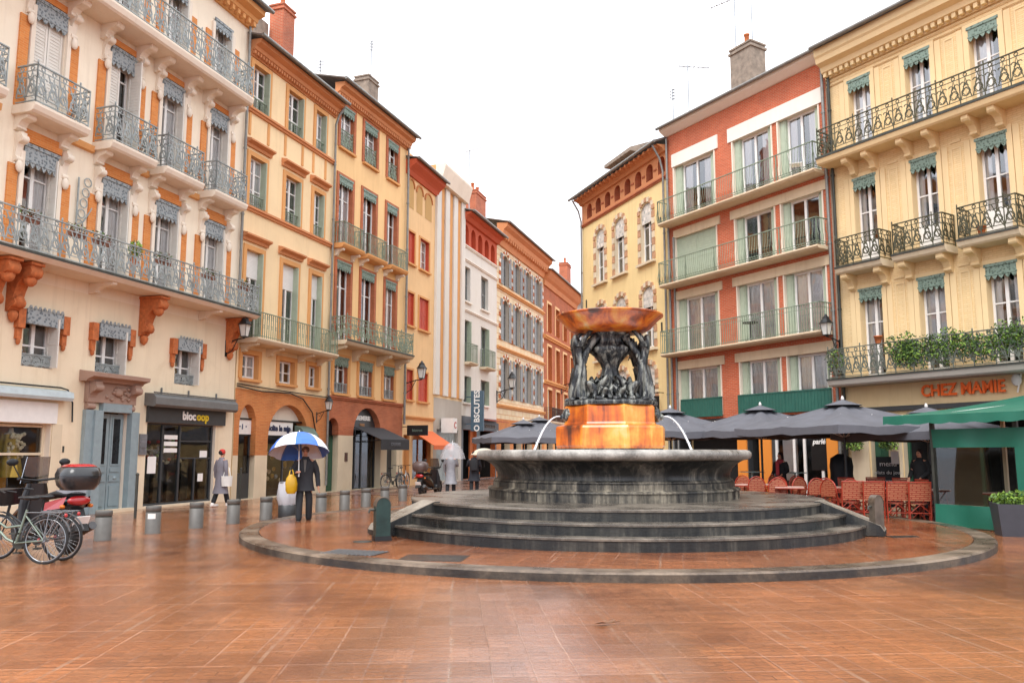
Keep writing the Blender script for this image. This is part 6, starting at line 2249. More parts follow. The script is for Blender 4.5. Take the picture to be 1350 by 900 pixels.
bo = mb_.build('covered_stand', plain('navy_cover', lin('#20242c'), .6, var=.2)); place(bo, x, y, 0, .3); tag(bo, 'dark navy covered serving stand beside the orange pillar', 'covered stand')
# round glass cafe tables further back
for px, Y, lab in ((1050, 24.5, 'pale glass topped table in front of the white shop window'), (993, 25.6, 'glass topped table left of the orange pillars')):
    q = MB(); q.lathe([(.38, 1.0), (.38, 1.02), (.0, 1.02)], 20); q.tube([(0, 0, .02), (0, 0, 1.0)], .03, 6); q.lathe([(.22, 0), (.22, .02), (.03, .05)], 14)
    o = q.build('high_table', [plain('aqua_table', lin('#a9c4c2'), .3)]); place(o, *gpos(px, Y)); tag(o, lab, 'table', TG)
# ================================================================ STREET FURNITURE AND VEHICLES
M['bollard'] = plain('brushed_grey_bollard', lin('#5e5c58'), .5, 0, var=.2, scale=5)
M['rubber'] = plain('black_rubber', lin('#1a1a1b'), .7, var=.15)
M['chrome'] = plain('chrome', lin('#9a9c9e'), .15, 1.0, var=.05, bumpy=0)
M['red_paint'] = plain('red_scooter_paint', lin('#a81f22'), .25, var=.1, bumpy=0, coat=.5)
M['black_paint'] = plain('black_scooter_paint', lin('#202124'), .28, var=.1, bumpy=0, coat=.4)
M['grey_plastic'] = plain('grey_plastic', lin('#4a4b4d'), .45, var=.1)
BG = 'grey bollards along the shop side of the square'


def bollard():
    r = empty('bollard')
    q = MB()
    q.lathe([(.15, 0), (.15, .02), (.145, .03), (.145, .42), (.138, .425), (.138, .45), (.147, .455), (.147, .53), (.14, .545), (.0, .55)], 24)
    q.build('post', M['bollard'], r)
    q = MB(); q.lathe([(.1395, .426), (.1395, .449)], 24, cap=False); q.build('groove_ring', M['iron_dark'], r)
    return r
b0 = bollard()
KB = {b0.name: [c for c in SC.objects if c.parent == b0]}
spots = [(-7.57, 15.03, 'grey bollard nearest the parked scooter, first of the row'), (-7.21, 16.29, 'grey bollard with a white sticker in front of the grocery entrance post'), (-6.79, 17.43, 'grey bollard in front of the grocery window'),
         (-6.38, 18.54, 'grey bollard below the woman in the red hat'), (-5.95, 19.58, 'grey bollard left of the clear rubbish bag'), (-5.5, 20.6, 'grey bollard hidden between the rubbish bag and the man'),
         (-5.08, 21.52, 'grey bollard just right of the man with the umbrella'), (-4.75, 22.94, 'grey bollard in front of the stone pier with the letter box'), (-4.38, 24.22, 'grey bollard in front of the black awning shop'),
         (-4.04, 25.66, 'grey bollard below the white parked bicycle'), (-3.69, 27.27, 'farthest grey bollard, left of the dark scooter')]
for i, (x, y, lab) in enumerate(spots):
    o = b0 if i == 0 else copy_tree(b0, None, KB)
    place(o, x, y, 0, i * .7)
    tag(o, lab, 'bollard', BG)
    if i == 1:
        q = MB(); q.lathe([(.1475, .3), (.1475, .4)], 10, a0=R(-110), a1=R(-50), cap=False); q.build('sticker', M['white'], o).rotation_euler = (0, 0, -i * .7)
# thin dark posts
for (px, py, lab) in ((178, 683, 'thin dark post in front of the blue grey doorway'), (316, 660, 'thin dark post beside the small arched shop window')):
    p = ground_at(px, py)
    q = MB(); q.tube([(0, 0, 0), (0, 0, 1.05)], .035, 10); q.ball((0, 0, 1.07), .045, 10, 6)
    o = q.build('post', M['iron_dark']); o.location = p; o.name = 'thin_post'; tag(o, lab, 'post')


# two rounded cast iron posts by the fountain
def round_post(p, rz, lab, mat, s=1.0):
    r = empty('rounded_post', p, rz)
    r.scale = (s, s, 1)
    prof = [(-.14, .0), (-.14, .58)] + [(-.14 * math.cos(PI * i / 14), .58 + .14 * math.sin(PI * i / 14)) for i in range(1, 14)] + [(.14, .58), (.14, 0)]
    q = MB(); q.prism(prof, -.1, .1, axis='y')
    q.build('body', mat, r)
    q = MB()
    prof2 = [(-.15 * math.cos(PI * i / 14), .58 + .152 * math.sin(PI * i / 14)) for i in range(15)] + [(.141 * math.cos(PI * i / 14), .58 + .142 * math.sin(PI * i / 14)) for i in range(15)]
    q.prism(prof2, -.11, .11, axis='y')
    q.build('cap', M['kerb'], r)
    q = MB(); q.box(-.16, .16, -.12, .12, 0, .08); q.build('plinth', M['black'], r)
    q = MB(); q.tube([(-.15, 0, .52), (-.24, 0, .52), (-.26, 0, .47)], .022, 6); q.build('spout', M['iron_dark'], r)
    tag(r, lab, 'post', 'rounded iron posts beside the fountain steps')
p = ground_at(503, 712, .12); round_post(p, R(25), 'dark green rounded iron post left of the fountain steps', plain('wet_green_iron', lin('#263b37'), .3, .3, var=.4, scale=4), .9)
p = ground_at(1157, 706, .12); round_post(p, R(20), 'mottled brown and green rounded iron post right of the fountain steps', plain('mottled_iron', lin('#5b5147'), .4, .2, var=.45, scale=4), .72)

# drains and covers
p = ground_at(572, 735, .12)
q = MB(); q.box(-.42, .42, -.3, .3, 0, .006); q.box(-.46, .46, -.34, .34, 0, .003)
o = q.build('manhole_cover', plain('dark_wet_cover', lin('#4b4745'), .2, .3, var=.2)); place(o, p.x, p.y, .119, R(-8)); tag(o, 'dark grey rectangular manhole cover on the raised paving before the steps', 'manhole cover')
p = ground_at(468, 728, .12)
q = MB(); q.box(-.45, .45, -.28, .28, 0, .003, 1)
for i in range(12): q.box(-.44 + i * .075, -.41 + i * .075, -.27, .27, .003, .012)
o = q.build('drain_grate', [M['steel'], M['black']]); place(o, p.x, p.y, .119, R(-20)); tag(o, 'pale slatted drain grate on the raised paving left of the steps', 'drain grate')
p = ground_at(478, 713.5, .12)
q = MB(); q.lathe([(.16, 0), (.16, .005), (.0, .005)], 16); o = q.build('drain_cover', M['iron_dark']); place(o, p.x, p.y, .119); tag(o, 'small round dark drain cover beside the rounded post', 'drain cover')
p = ground_at(1190, 707, .12)
q = MB(); q.box(-.28, .28, -.1, .1, 0, .003, 1)
for i in range(8): q.box(-.26 + i * .07, -.23 + i * .07, -.09, .09, .003, .011)
o = q.build('drain_grate', [M['iron_dark'], M['black']]); place(o, p.x, p.y, .119, R(12)); tag(o, 'dark slotted drain grate right of the fountain steps', 'drain grate')
p = ground_at(797, 824)
q = MB(); q.add([(-.1, 0, .01), (-.03, -.04, .035), (.06, -.01, .02), (.11, .04, .05), (0, .04, .012)], [(0, 1, 2, 4), (2, 3, 4)])
q.tube([(.05, 0, .02), (.16, .06, .03)], .006, 4)
o = q.build('fallen_leaf', plain('brown_leaf', lin('#6d4a30'), .6)); place(o, p.x, p.y, .004); tag(o, 'curled brown leaf lying on the wet paving in front of the fountain', 'leaf')

# wall lanterns
def lantern(loc, rz, lab, s=1.0):
    r = empty('wall_lantern', loc, rz)
    q = MB()
    q.tube([(0, 0, -.35), (0, -.1, -.32), (0, -.45, -.22), (0, -.72, -.2)], .022, 6)
    q.tube([(0, 0, -.75), (0, -.25, -.6), (0, -.45, -.24)], .016, 5)
    q.tube([(0, -.2, -.3), (0, -.3, -.42), (0, -.22, -.5), (0, -.15, -.42)], .012, 5)
    q.box(-.05, .05, -.03, -.001, -.8, -.25)
    q.build('bracket', M['black'], r)
    q = MB()
    c = -.72
    for a in range(4):
        w = PI / 4 + PI / 2 * a
        q.tube([(.12 * math.cos(w), c + .12 * math.sin(w), -.14), (.2 * math.cos(w), c + .2 * math.sin(w), .26)], .012, 4)
    q.lathe([(.02, -.2), (.13, -.16), (.13, -.13)], 4, (0, c, 0), 0, False, a0=PI / 4, a1=PI / 4 + 2 * PI)
    q.lathe([(.24, .26), (.2, .3), (.12, .42), (.12, .46), (.07, .5), (.02, .58)], 8, (0, c, 0), 0, False)
    q.build('lantern_frame', M['black'], r)
    q = MB(); q.lathe([(.115, -.13), (.19, .255)], 4, (0, c, 0), 0, False, a0=PI / 4, a1=PI / 4 + 2 * PI, cap=False); q.build('lantern_glass', plain('milky_lamp_glass', lin('#cfcfca'), .25), r)
    for ch in children_of(r): ch.scale = (s, s, s)
    tag(r, lab, 'wall lantern', 'old black wall lanterns')
def wall_lantern(b, px, py, lab, s=1.0):
    u, z = b.at(px, py, .7)
    lantern(b.pt(u, 0, z), b.root.rotation_euler.z, lab, s)
wall_lantern(A, 322, 438, 'black lantern on the corner of the cream townhouse under the long balcony', 1.0)
wall_lantern(D, 552, 494, 'black lantern on the apricot house between its red shutters', 1.2)
wall_lantern(K, 1090, 436, 'black lantern at the join of the brick house and the yellow brick house', 1.0)
wall_lantern(H, 668, 507, 'black lantern on the patterned house far down the street', 1.5)
wall_lantern(J, 768, 507, 'black lantern at the far corner of the arcaded house', 1.3) if False else None
wall_lantern(I, 750, 500, 'black lantern on the far orange brick house', 1.6)
wall_lantern(C, 437, 536, 'small black lantern above the green door of the warm yellow house', .8)

# rubbish bag on a stand
p = ground_at(379, 683)
rb = empty('rubbish_bag_stand', p, 0)
q = MB(); q.tube([(.0, .12, 0), (0, .12, 1.25)], .025, 6); q.tube([(.2 * math.cos(2 * PI * i / 16), .2 * math.sin(2 * PI * i / 16) - .05, .88) for i in range(16)], .015, 5, closed=True); q.build('stand', M['iron_dark'], rb)
q = MB()
rj = random.Random(8)
rings = []
for t in range(9):
    f = t / 8
    rings.append([((.2 + .05 * math.sin(PI * f) + .02 * math.sin(7 * a + t)) * math.cos(a), (.2 + .05 * math.sin(PI * f) + .02 * math.sin(7 * a + t)) * math.sin(a) - .05, .3 + .6 * f) for a in [2 * PI * k / 22 for k in range(22)]])
q.loft(rings, 0, True, caps=False)
bagm, nt, bs, N_, L_ = new_mat('translucent_bag')
bs.inputs['Base Color'].default_value = (.6, .6, .64, 1); bs.inputs['Roughness'].default_value = .25; bs.inputs['Alpha'].default_value = .72
q.build('clear_bag', bagm, rb)
q = MB(); q.lathe([(.2, 0), (.22, .05), (.22, .33), (.18, .36), (.0, .36)], 18, (0, -.05, 0)); q.build('bag_contents', M['charcoal'], rb)
tag(rb, 'clear rubbish bag on a dark stand beside the man with the umbrella', 'rubbish bag')


# ---- two wheelers
def wheel(q, x, r, w, tyre=0, rim=1, spokes=28, y=0.0, spoke_r=.003):
    n = 36
    q.tube([(x + r * math.cos(2 * PI * i / n), y, r + r * math.sin(2 * PI * i / n) + w) for i in range(n)], w, 8, tyre, closed=True)
    q.tube([(x + (r - w * 1.3) * math.cos(2 * PI * i / n), y, r + w + (r - w * 1.3) * math.sin(2 * PI * i / n)) for i in range(n)], w * .55, 6, rim, closed=True)
    for i in range(spokes):
        a = 2 * PI * i / spokes
        q.tube([(x, y + (.02 if i % 2 else -.02), r + w), (x + (r - w) * math.cos(a), y, r + w + (r - w) * math.sin(a))], spoke_r, 3, rim, caps=False)
    q.tube([(x, y - .05, r + w), (x, y + .05, r + w)], .025, 8, rim)


def bicycle(name, frame_mat, loc, rz, lab, bag=False, lean=0.0):
    """front towards +x"""
    r = empty(name, loc, rz)
    fr = M[frame_mat]
    for x in (0.0, 1.06):
        q = MB(); wheel(q, x, .325, .018)
        wh = q.build('wheel', [M['rubber'], M['chrome']], r)
        q = MB()
        q.tube([(x + .375 * math.cos(a), 0, .343 + .375 * math.sin(a)) for a in [R(20 if x else 0) + R(160) * i / 14 for i in range(15)]], .014, 5)
        q.build('mudguard', M['grey_plastic'], r)
    q = MB()
    bb, seat, head, hb = (.45, 0, .3), (.33, 0, .78), (.9, 0, .74), (.92, 0, .66)
    q.tube([(0, .05, .343), bb], .013, 6); q.tube([(0, -.05, .343), bb], .013, 6)
    q.tube([(0, .05, .343), (.35, 0, .7)], .01, 6); q.tube([(0, -.05, .343), (.35, 0, .7)], .01, 6)
    q.tube([bb, seat], .018, 8); q.tube([bb, (.6, 0, .36), hb], .02, 8); q.tube([(.39, 0, .55), (.62, 0, .52), (.91, 0, .7)], .017, 8)
    q.tube([hb, head, (.88, 0, .82)], .02, 8)
    for s in (-.05, .05): q.tube([hb, (.97, s, .56), (1.06, s, .343)], .012, 6)
    q.build('frame', fr, r)
    q = MB()
    q.tube([(.88, 0, .82), (.86, 0, 1.0), (.92, 0, 1.03)], .014, 6)
    q.tube([(.72, -.28, 1.03), (.86, -.22, 1.05), (.92, 0, 1.03), (.86, .22, 1.05), (.72, .28, 1.03)], .013, 6)
    q.build('handlebar', M['black'], r)
    q = MB(); q.tube([seat, (.3, 0, .92)], .014, 6); q.ball((.28, 0, .95), (.13, .08, .035), 12, 6); q.ball((.4, 0, .95), (.1, .035, .028), 10, 5); q.build('saddle', M['black'], r)
    q = MB()
    for s in (-.06, .06):
        q.tube([(-.25, s, .74), (.3, s, .74)], .007, 5); q.tube([(-.05, s, .74), (0, s, .343)], .006, 5); q.tube([(-.22, s, .74), (0, s, .36)], .006, 5)
    for x in (-.24, -.1, .05, .2): q.tube([(x, -.06, .74), (x, .06, .74)], .006, 4)
    q.build('luggage_rack', M['chrome'], r)
    q = MB(); q.lathe([(.09, -.01), (.09, .01)], 20); 
    ch = q.build('chainring', M['iron_dark'], r); ch.location = (.45, -.06, .3); ch.rotation_euler = (PI / 2, 0, 0)
    q = MB(); q.tube([(.45, -.06, .3), (.5, -.09, .16)], .01, 5); q.tube([(.45, .06, .3), (.4, .09, .44)], .01, 5); q.box(.45, .55, -.17, -.09, .14, .165); q.box(.35, .45, .09, .17, .43, .455); q.build('pedal_crank', M['iron_dark'], r)
    q = MB(); q.tube([(.08, -.06, .32), (.02, -.2, .02)], .01, 5); q.tube([(.02, -.2, .02), (-.04, -.21, .01)], .012, 5); q.build('kickstand', M['black'], r)
    q = MB(); q.ball((-.27, 0, .7), (.02, .03, .03), 8, 6).cut(); q.ball((.12, -.02, .343), (.02, .03, .035), 6, 5); q.build('reflector', M['red_paint'], r)
    if bag:
        q = MB(); q.loft([[(.98 + .17 * c_ * s, y * .18 * s, z) for c_, y in ((-1, -1), (1, -1), (1, 1), (-1, 1))] for s, z in ((.8, .82), (1, 1.06))]); q.build('front_basket', M['black'], r)
    tag(r, lab, 'bicycle')
    r.rotation_euler = (R(lean), 0, rz)
    return r


def scooter(loc, rz, lab, case_mat, lid_mat, body_mat, s=1.0, name='motor_scooter'):
    """front towards +x, rear wheel at x=0"""
    r = empty(name, loc, rz)
    for x, rr in ((0, .24), (1.3, .25)):
        q = MB(); wheel(q, x, rr, .06, spokes=0); q.tube([(x, -.07, rr + .06), (x, .07, rr + .06)], .11, 14, 1)
        for i in range(5):
            a = 2 * PI * i / 5
            q.tube([(x, 0, rr + .06), (x + rr * .8 * math.cos(a), 0, rr + .06 + rr * .8 * math.sin(a))], .025, 5, 1)
        q.build('wheel', [M['rubber'], M['grey_plastic']], r)
    def ring(x, zc, w, h, n=14): return [(x, w * math.cos(2 * PI * i / n), zc + h * math.sin(2 * PI * i / n)) for i in range(n)]
    q = MB()
    q.loft([ring(-.3, .78, .04, .04), ring(-.24, .74, .13, .1), ring(0, .68, .19, .15), ring(.3, .6, .2, .18), ring(.5, .5, .19, .16), ring(.62, .36, .17, .07)])
    q.loft([ring(.55, .3, .18, .06), ring(.9, .3, .18, .06), ring(1.0, .36, .15, .08)])
    q.build('body', M[body_mat], r)
    q = MB()
    q.loft([[(1.0 + .02, y, .3) for y in (-.2, -.1, 0, .1, .2)] + [(1.08, y, .3) for y in (.2, .1, 0, -.1, -.2)], [(1.0, y, .7) for y in (-.22, -.1, 0, .1, .22)] + [(1.1, y, .7) for y in (.18, .1, 0, -.1, -.18)], [(.95, y, 1.0) for y in (-.14, -.08, 0, .08, .14)] + [(1.03, y, 1.0) for y in (.12, .08, 0, -.08, -.12)]])
    q.build('leg_shield', M[body_mat], r)
    q = MB(); q.loft([ring(1.12, .42, .1, .04), ring(1.3, .6, .1, .05), ring(1.5, .5, .08, .04)]); q.build('front_mudguard', M[body_mat], r)
    q = MB(); q.loft([ring(-.2, .86, .14, .04), ring(.1, .88, .17, .06), ring(.35, .84, .16, .05), ring(.6, .8, .1, .04)]); q.build('seat', M['rubber'], r)
    q = MB()
    q.tube([(1.3, -.09, .31), (1.1, -.05, .8), (.98, 0, 1.02)], .02, 6); q.tube([(1.3, .09, .31), (1.1, .05, .8), (.98, 0, 1.02)], .02, 6)
    q.tube([(.82, -.34, 1.08), (.95, -.2, 1.06), (.98, 0, 1.04), (.95, .2, 1.06), (.82, .34, 1.08)], .02, 6)
    q.build('handlebar', M['black'], r)
    for sg in (-1, 1):
        q = MB(); q.tube([(.92, sg * .26, 1.07), (.95, sg * .36, 1.28)], .01, 5); q.ball((.94, sg * .38, 1.32), (.02, .09, .055), 10, 6); q.build('mirror', M['black'], r)
    q = MB()
    q.add([(1.05, -.2, 1.0), (1.05, .2, 1.0), (.95, .17, 1.4), (.95, -.17, 1.4), (1.06, -.2, 1.0), (1.06, .2, 1.0), (.96, .17, 1.4), (.96, -.17, 1.4)], [(0, 1, 2, 3), (7, 6, 5, 4), (0, 4, 5, 1), (2, 6, 7, 3), (0, 3, 7, 4), (1, 5, 6, 2)]); q.build('windscreen', glass('tinted_screen', (.5, .5, .5, 1), .1), r)
    q = MB(); q.ball((-.28, 0, .78), (.06, .17, .07), 12, 8); q.build('tail_light', M['red_paint'], r)
    q = MB()
    if case_mat == 'black_paint':
        f = MB()
        for sg in (-1, 1): f.add([(-.26, sg * .17, .84), (.25, sg * .215, .74), (.3, sg * .215, .62), (-.2, sg * .2, .68)], [(0, 1, 2, 3)[::sg]]).cut()
        f.build('red_fairing', M['red_paint'], r)
    for sg in (-1, 1): q.ball((-.22, sg * .2, .7), (.05, .035, .03), 8, 6).cut()
    q.build('indicator', plain('amber_lens', lin('#c96a1c'), .3), r)
    q = MB(); q.prism([(-.2, .72), (-.42, .36), (-.38, .34), (-.12, .66)], -.1, .1, axis='y'); q.build('rear_mudguard', M['rubber'], r)
    q = MB(); q.M = Matrix.Translation((-.37, 0, .5)) @ Matrix.Rotation(R(-25), 4, 'Y'); q.box(-.012, 0, -.11, .11, -.07, .07); q.M = None
    q.build('number_plate', M['white'], r)
    q = MB(); q.tube([(.4, -.16, .3), (.0, -.2, .3), (-.3, -.21, .42)], [.03, .055, .06], 10); q.build('exhaust', M['grey_plastic'], r)
    # top case: two shells
    q = MB()
    def rr_(s, z, o=0): return [(-.22 + o + .24 * s * cx_, .25 * s * cy_, z) for cx_, cy_ in ((-1, -.6), (-.75, -.95), (0, -1), (.8, -.95), (1, -.6), (1, .6), (.8, .95), (0, 1), (-.75, .95), (-1, .6))]
    q.loft([rr_(.72, .93), rr_(.92, 1.0), rr_(1.0, 1.1), rr_(1.0, 1.13)])
    tc = q.build('top_case', M[case_mat], r)
    q = MB(); q.loft([rr_(1.01, 1.132), rr_(1.0, 1.16), rr_(.9, 1.24), rr_(.6, 1.28)]); q.build('case_lid', M[case_mat], tc)
    q = MB(); q.loft([rr_(.8, 1.262), rr_(.62, 1.292), rr_(.4, 1.3)]); q.build('case_panel', M[lid_mat], tc)
    q = MB(); q.box(-.2, .1, -.14, .14, .88, .925); q.build('case_rack', M['chrome'], r)
    for ch in children_of(r): ch.scale = (s, s, s)
    tag(r, lab, 'scooter')
    return r


M['frame_grey'] = plain('grey_green_bike_paint', lin('#6f7d70'), .3, .2, var=.15, coat=.3)
M['frame_dark'] = plain('dark_bike_paint', lin('#2c3134'), .35, .2, var=.15)
M['frame_white'] = plain('white_bike_paint', lin('#c9c9c6'), .35, var=.1)
M['brown_case'] = plain('brown_grey_case', lin('#5c4d4a'), .35, var=.1)
wx = ground_at(57, 744)
bicycle('bicycle', 'frame_grey', (wx.x, wx.y, 0), R(176), 'grey green bicycle parked nearest at the left edge, with kickstand and rear rack', lean=3)
bicycle('bicycle', 'frame_dark', (wx.x + .02, wx.y + .42, 0), R(172), 'dark bicycle leaning just behind the grey green one, with a black front basket', bag=True, lean=-3)
wx = ground_at(86, 731)
scooter((wx.x, wx.y, 0), R(146), 'black scooter with red tail and red panelled black top case behind the bicycles', 'black_paint', 'red_paint', 'black_paint', 1.1)
# red fairing accents of the near scooter
wx = ground_at(557, 655)
scooter((wx.x, wx.y, 0), R(70), 'far dark scooter with a brown grey top case parked past the last bollard', 'brown_case', 'brown_case', 'black_paint', 1.0)
p = C.pt(3.05, -1.1); bicycle('bicycle', 'frame_dark', p, R(60), 'dark bicycle parked in front of the arched black shop', lean=2)
p = C.pt(4.0, -1.3); bicycle('bicycle', 'frame_white', p, R(78), 'pale bicycle parked facing away at the right of the arched black shop', lean=-2)

# dress form in the left shop window
p = A.pt(-8.02, .5)
df = empty('dress_form', (p.x, p.y, .72), A.root.rotation_euler.z)
q = MB()
rings = []
for z, rx, ry in ((.72, .16, .12), (.85, .17, .125), (1.0, .12, .1), (1.15, .15, .115), (1.28, .18, .12), (1.36, .16, .1), (1.4, .07, .06), (1.5, .05, .05)):
    rings.append([(rx * math.cos(2 * PI * k / 20), ry * math.sin(2 * PI * k / 20), z) for k in range(20)])
q.loft(rings); q.build('torso', M['pale_stone'], df)
q = MB(); q.tube([(0, 0, 0), (0, 0, .75)], .02, 6); q.lathe([(.18, 0), (.16, .03), (.02, .05)], 14); q.build('stand', M['iron_dark'], df)
q = MB(); rings = []
for t in range(9):
    z = 1.34 - t * .13; s = .18 + .02 * t
    rings.append([(-.06 + s * (1 + .1 * math.sin(7 * a)) * math.cos(a), .9 * s * (1 + .1 * math.sin(7 * a)) * math.sin(a) - .02, z) for a in [2 * PI * k / 28 for k in range(28)]])
q.loft(rings, caps=False); q.build('dress', plain('mustard_cloth', lin('#a88f3c'), .8, var=.2), df)
q = MB()
rf = random.Random(3)
for _ in range(40): q.ball((rf.uniform(-.2, .22), -.16 - rf.random() * .06, rf.uniform(.75, 1.35)), .05, 6, 4)
q.build('ruffle', plain('cream_cloth', lin('#d9cda8'), .8, var=.15), df)
tag(df, 'dress form in a mustard yellow dress with cream ruffles in the left shop window', 'mannequin')

d2 = copy_tree(df)
p = B.pt(2.15, .75)
place(d2, p.x, p.y, .1, B.root.rotation_euler.z + .3)
M['pale_dress'] = plain('pale_blue_cloth', lin('#c3cdd0'), .8, var=.12)
for ch in children_of(d2):
    if ch.name.startswith('dress'):
        ch.data = ch.data.copy(); ch.data.materials[0] = M['pale_dress']
tag(d2, 'dress form in a pale blue dress inside the wide arched shop window', 'mannequin')
# ================================================================ PEOPLE
SKIN = plain('skin', lin('#c08a70'), .55, var=.06, bumpy=0)


def cloth_mat(name, c, var=.12): return plain(name, lin(c), .85, var=var, scale=5, bumpy=.2)


def hand_chain(V, Ed, Rr, wrist_i, d, side):
    """palm, four fingers slightly curled and a thumb, continuing the arm along d"""
    w = Vector(V[wrist_i]); d = Vector(d).normalized()
    s = Vector((0, -1, 0)) - d * d.dot(Vector((0, -1, 0)))
    s = s.normalized() if s.length > .1 else Vector((1, 0, 0))
    inn = d.cross(s) * (1 if side < 0 else -1)
    p = w + d * .055
    V.append(tuple(p)); Rr.append((.034, .022)); pi = len(V) - 1; Ed.append((wrist_i, pi))
    for k, ln in enumerate((.07, .08, .074, .058)):
        b = p + d * .035 + s * (.03 - .02 * k)
        V.append(tuple(b)); Rr.append(.010); a = len(V) - 1; Ed.append((pi, a))
        m = b + d * ln * .55 + inn * .008
        V.append(tuple(m)); Rr.append(.009); Ed.append((a, a + 1))
        V.append(tuple(m + d * ln * .4 + inn * .022)); Rr.append(.008); Ed.append((a + 1, a + 2))
    t = w + d * .03 + s * .035
    V.append(tuple(t)); Rr.append(.012); a = len(V) - 1; Ed.append((wrist_i, a))
    V.append(tuple(t + d * .035 + s * .02 + inn * .012)); Rr.append(.010); Ed.append((a, a + 1))


def person(loc, rz, h, label, coat, trousers, shoe, hair, arms, shirt=None, legs=((.0, .0), (.0, .0)), coat_len=.8, hair_len=0, hat=None, hood=False, head_turn=0.0, face=True):
    """faces -y at rz=0.  arms: [(elbow, wrist)] for x<0 then x>0; legs: forward/back offset (knee, ankle) per side"""
    r = empty('person', loc, rz)
    k = h / 1.76
    V = [(0, 0, .95), (0, 0, 1.12), (0, .01, 1.32), (0, .02, 1.47), (0, .01, 1.53), (0, -.015, 1.58), (0, -.012, 1.66), (0, 0, 1.725)]
    Ed = [(i, i + 1) for i in range(7)]
    Rr = [(.15, .11), (.13, .1), (.16, .11), (.075, .07), .052, (.062, .075), (.075, .092), (.055, .068)]
    for si, sg in enumerate((-1, 1)):
        ky, ay = legs[si]
        b = len(V)
        V += [(sg * .095, 0, .88), (sg * .105, ky, .5), (sg * .1, ay, .1), (sg * .115, ay - .14, .035)]
        Rr += [.09, .058, .04, .03]
        Ed += [(0, b), (b, b + 1), (b + 1, b + 2), (b + 2, b + 3)]
    wr = []
    for si, sg in enumerate((-1, 1)):
        e, w = arms[si]
        b = len(V)
        V += [(sg * .17, .01, 1.43), e, w]
        Rr += [.055, .04, .027]
        Ed += [(3, b), (b, b + 1), (b + 1, b + 2)]
        hand_chain(V, Ed, Rr, b + 2, Vector(w) - Vector(e), sg)
        wr.append(w)
    # nose
    V.append((0, -.108, 1.635)); Rr.append(.013); Ed.append((6, len(V) - 1))
    body = skin_object('body', [(x * k, y * k, z * k) for x, y, z in V], Ed, [(q * k if not isinstance(q, tuple) else (q[0] * k, q[1] * k)) for q in Rr], SKIN, r, sub=2)
    # trousers
    V2 = [(0, 0, .98), (0, 0, .9)]; E2 = [(0, 1)]; R2 = [(.165, .125), (.16, .13)]
    for si, sg in enumerate((-1, 1)):
        ky, ay = legs[si]; b = len(V2)
        V2 += [(sg * .098, 0, .84), (sg * .106, ky, .5), (sg * .102, ay, .1)]; R2 += [.105, .082, .075]
        E2 += [(1, b), (b, b + 1), (b + 1, b + 2)]
    skin_object('trousers', [(x * k, y * k, z * k) for x, y, z in V2], E2, [(q * k if not isinstance(q, tuple) else (q[0] * k, q[1] * k)) for q in R2], trousers, r, sub=2)
    for si, sg in enumerate((-1, 1)):
        ky, ay = legs[si]
        q = MB(); q.ball((sg * .112 * k, (ay - .075) * k, .05 * k), (.062 * k, .16 * k, .055 * k), 14, 8); q.ball((sg * .105 * k, (ay + .005) * k, .08 * k), (.062 * k, .07 * k, .075 * k), 12, 8)
        q.build('shoe', shoe, r)
    # coat: torso tube plus sleeves
    q = MB()
    rings = []
    zb = coat_len
    prof = [(zb, .215 + max(0, .9 - zb) * .12, .17 + max(0, .9 - zb) * .1), (zb + (.95 - zb) * .5, .2, .155), (.97, .185, .14), (1.1, .178, .132), (1.25, .2, .14), (1.38, .21, .135), (1.45, .15, .11), (1.5, .085, .085), (1.54, .075, .08)]
    for z, rx, ry in prof:
        rings.append([(k * rx * math.cos(a) * (1 + .025 * math.sin(3 * a + z * 9)), k * (.01 + ry * math.sin(a) * (1 + .03 * math.sin(4 * a + z * 7))), k * z) for a in [2 * PI * j / 26 for j in range(26)]])
    q.loft(rings, caps=False)
    for si, sg in enumerate((-1, 1)):
        e, w = arms[si]
        s0 = Vector((sg * .15, .01, 1.43)); e, w = Vector(e), Vector(w)
        q.tube([tuple(s0 * k), tuple((s0.lerp(e, .5) + Vector((sg * .02, 0, .0))) * k), tuple(e * k), tuple(e.lerp(w, .5) * k), tuple(w * k)], [.085 * k, .075 * k, .064 * k, .056 * k, .048 * k], 12)
    q.build('coat', coat, r)
    if shirt is not None:
        q = MB()
        q.add([(-.035 * k, -.116 * k, 1.47 * k), (.035 * k, -.116 * k, 1.47 * k), (.012 * k, -.15 * k, 1.2 * k), (-.012 * k, -.15 * k, 1.2 * k)], [(0, 3, 2, 1)])
        q.build('shirt', shirt, r)
        q = MB()
        for sg in (-1, 1): q.add([(sg * .07 * k, -.115 * k, 1.5 * k), (sg * .12 * k, -.128 * k, 1.36 * k), (sg * .02 * k, -.158 * k, 1.14 * k), (sg * .03 * k, -.14 * k, 1.32 * k)], [(0, 1, 2, 3)[::sg]]).cut()
        q.build('lapel', coat, r)
    if hair is not None and not hood:
        q = MB()
        q.ball((0, .036 * k, 1.695 * k), (.084 * k, .092 * k, .08 * k), 16, 10)
        if hair_len:
            q.loft([[(k * w_ * math.cos(a), k * (.05 + d_ * math.sin(a)), k * z) for a in [2 * PI * j / 14 for j in range(14)]] for z, w_, d_ in ((1.7, .085, .06), (1.58, .1, .06), (1.7 - hair_len, .09, .045))])
        q.build('hair', hair, r)
    if hat is not None:
        q = MB(); q.lathe([(.098 * k, 1.67 * k), (.1 * k, 1.72 * k), (.085 * k, 1.77 * k), (.04 * k, 1.8 * k), (.0, 1.805 * k)], 16, (0, .005, 0)); q.build('hat', hat, r)
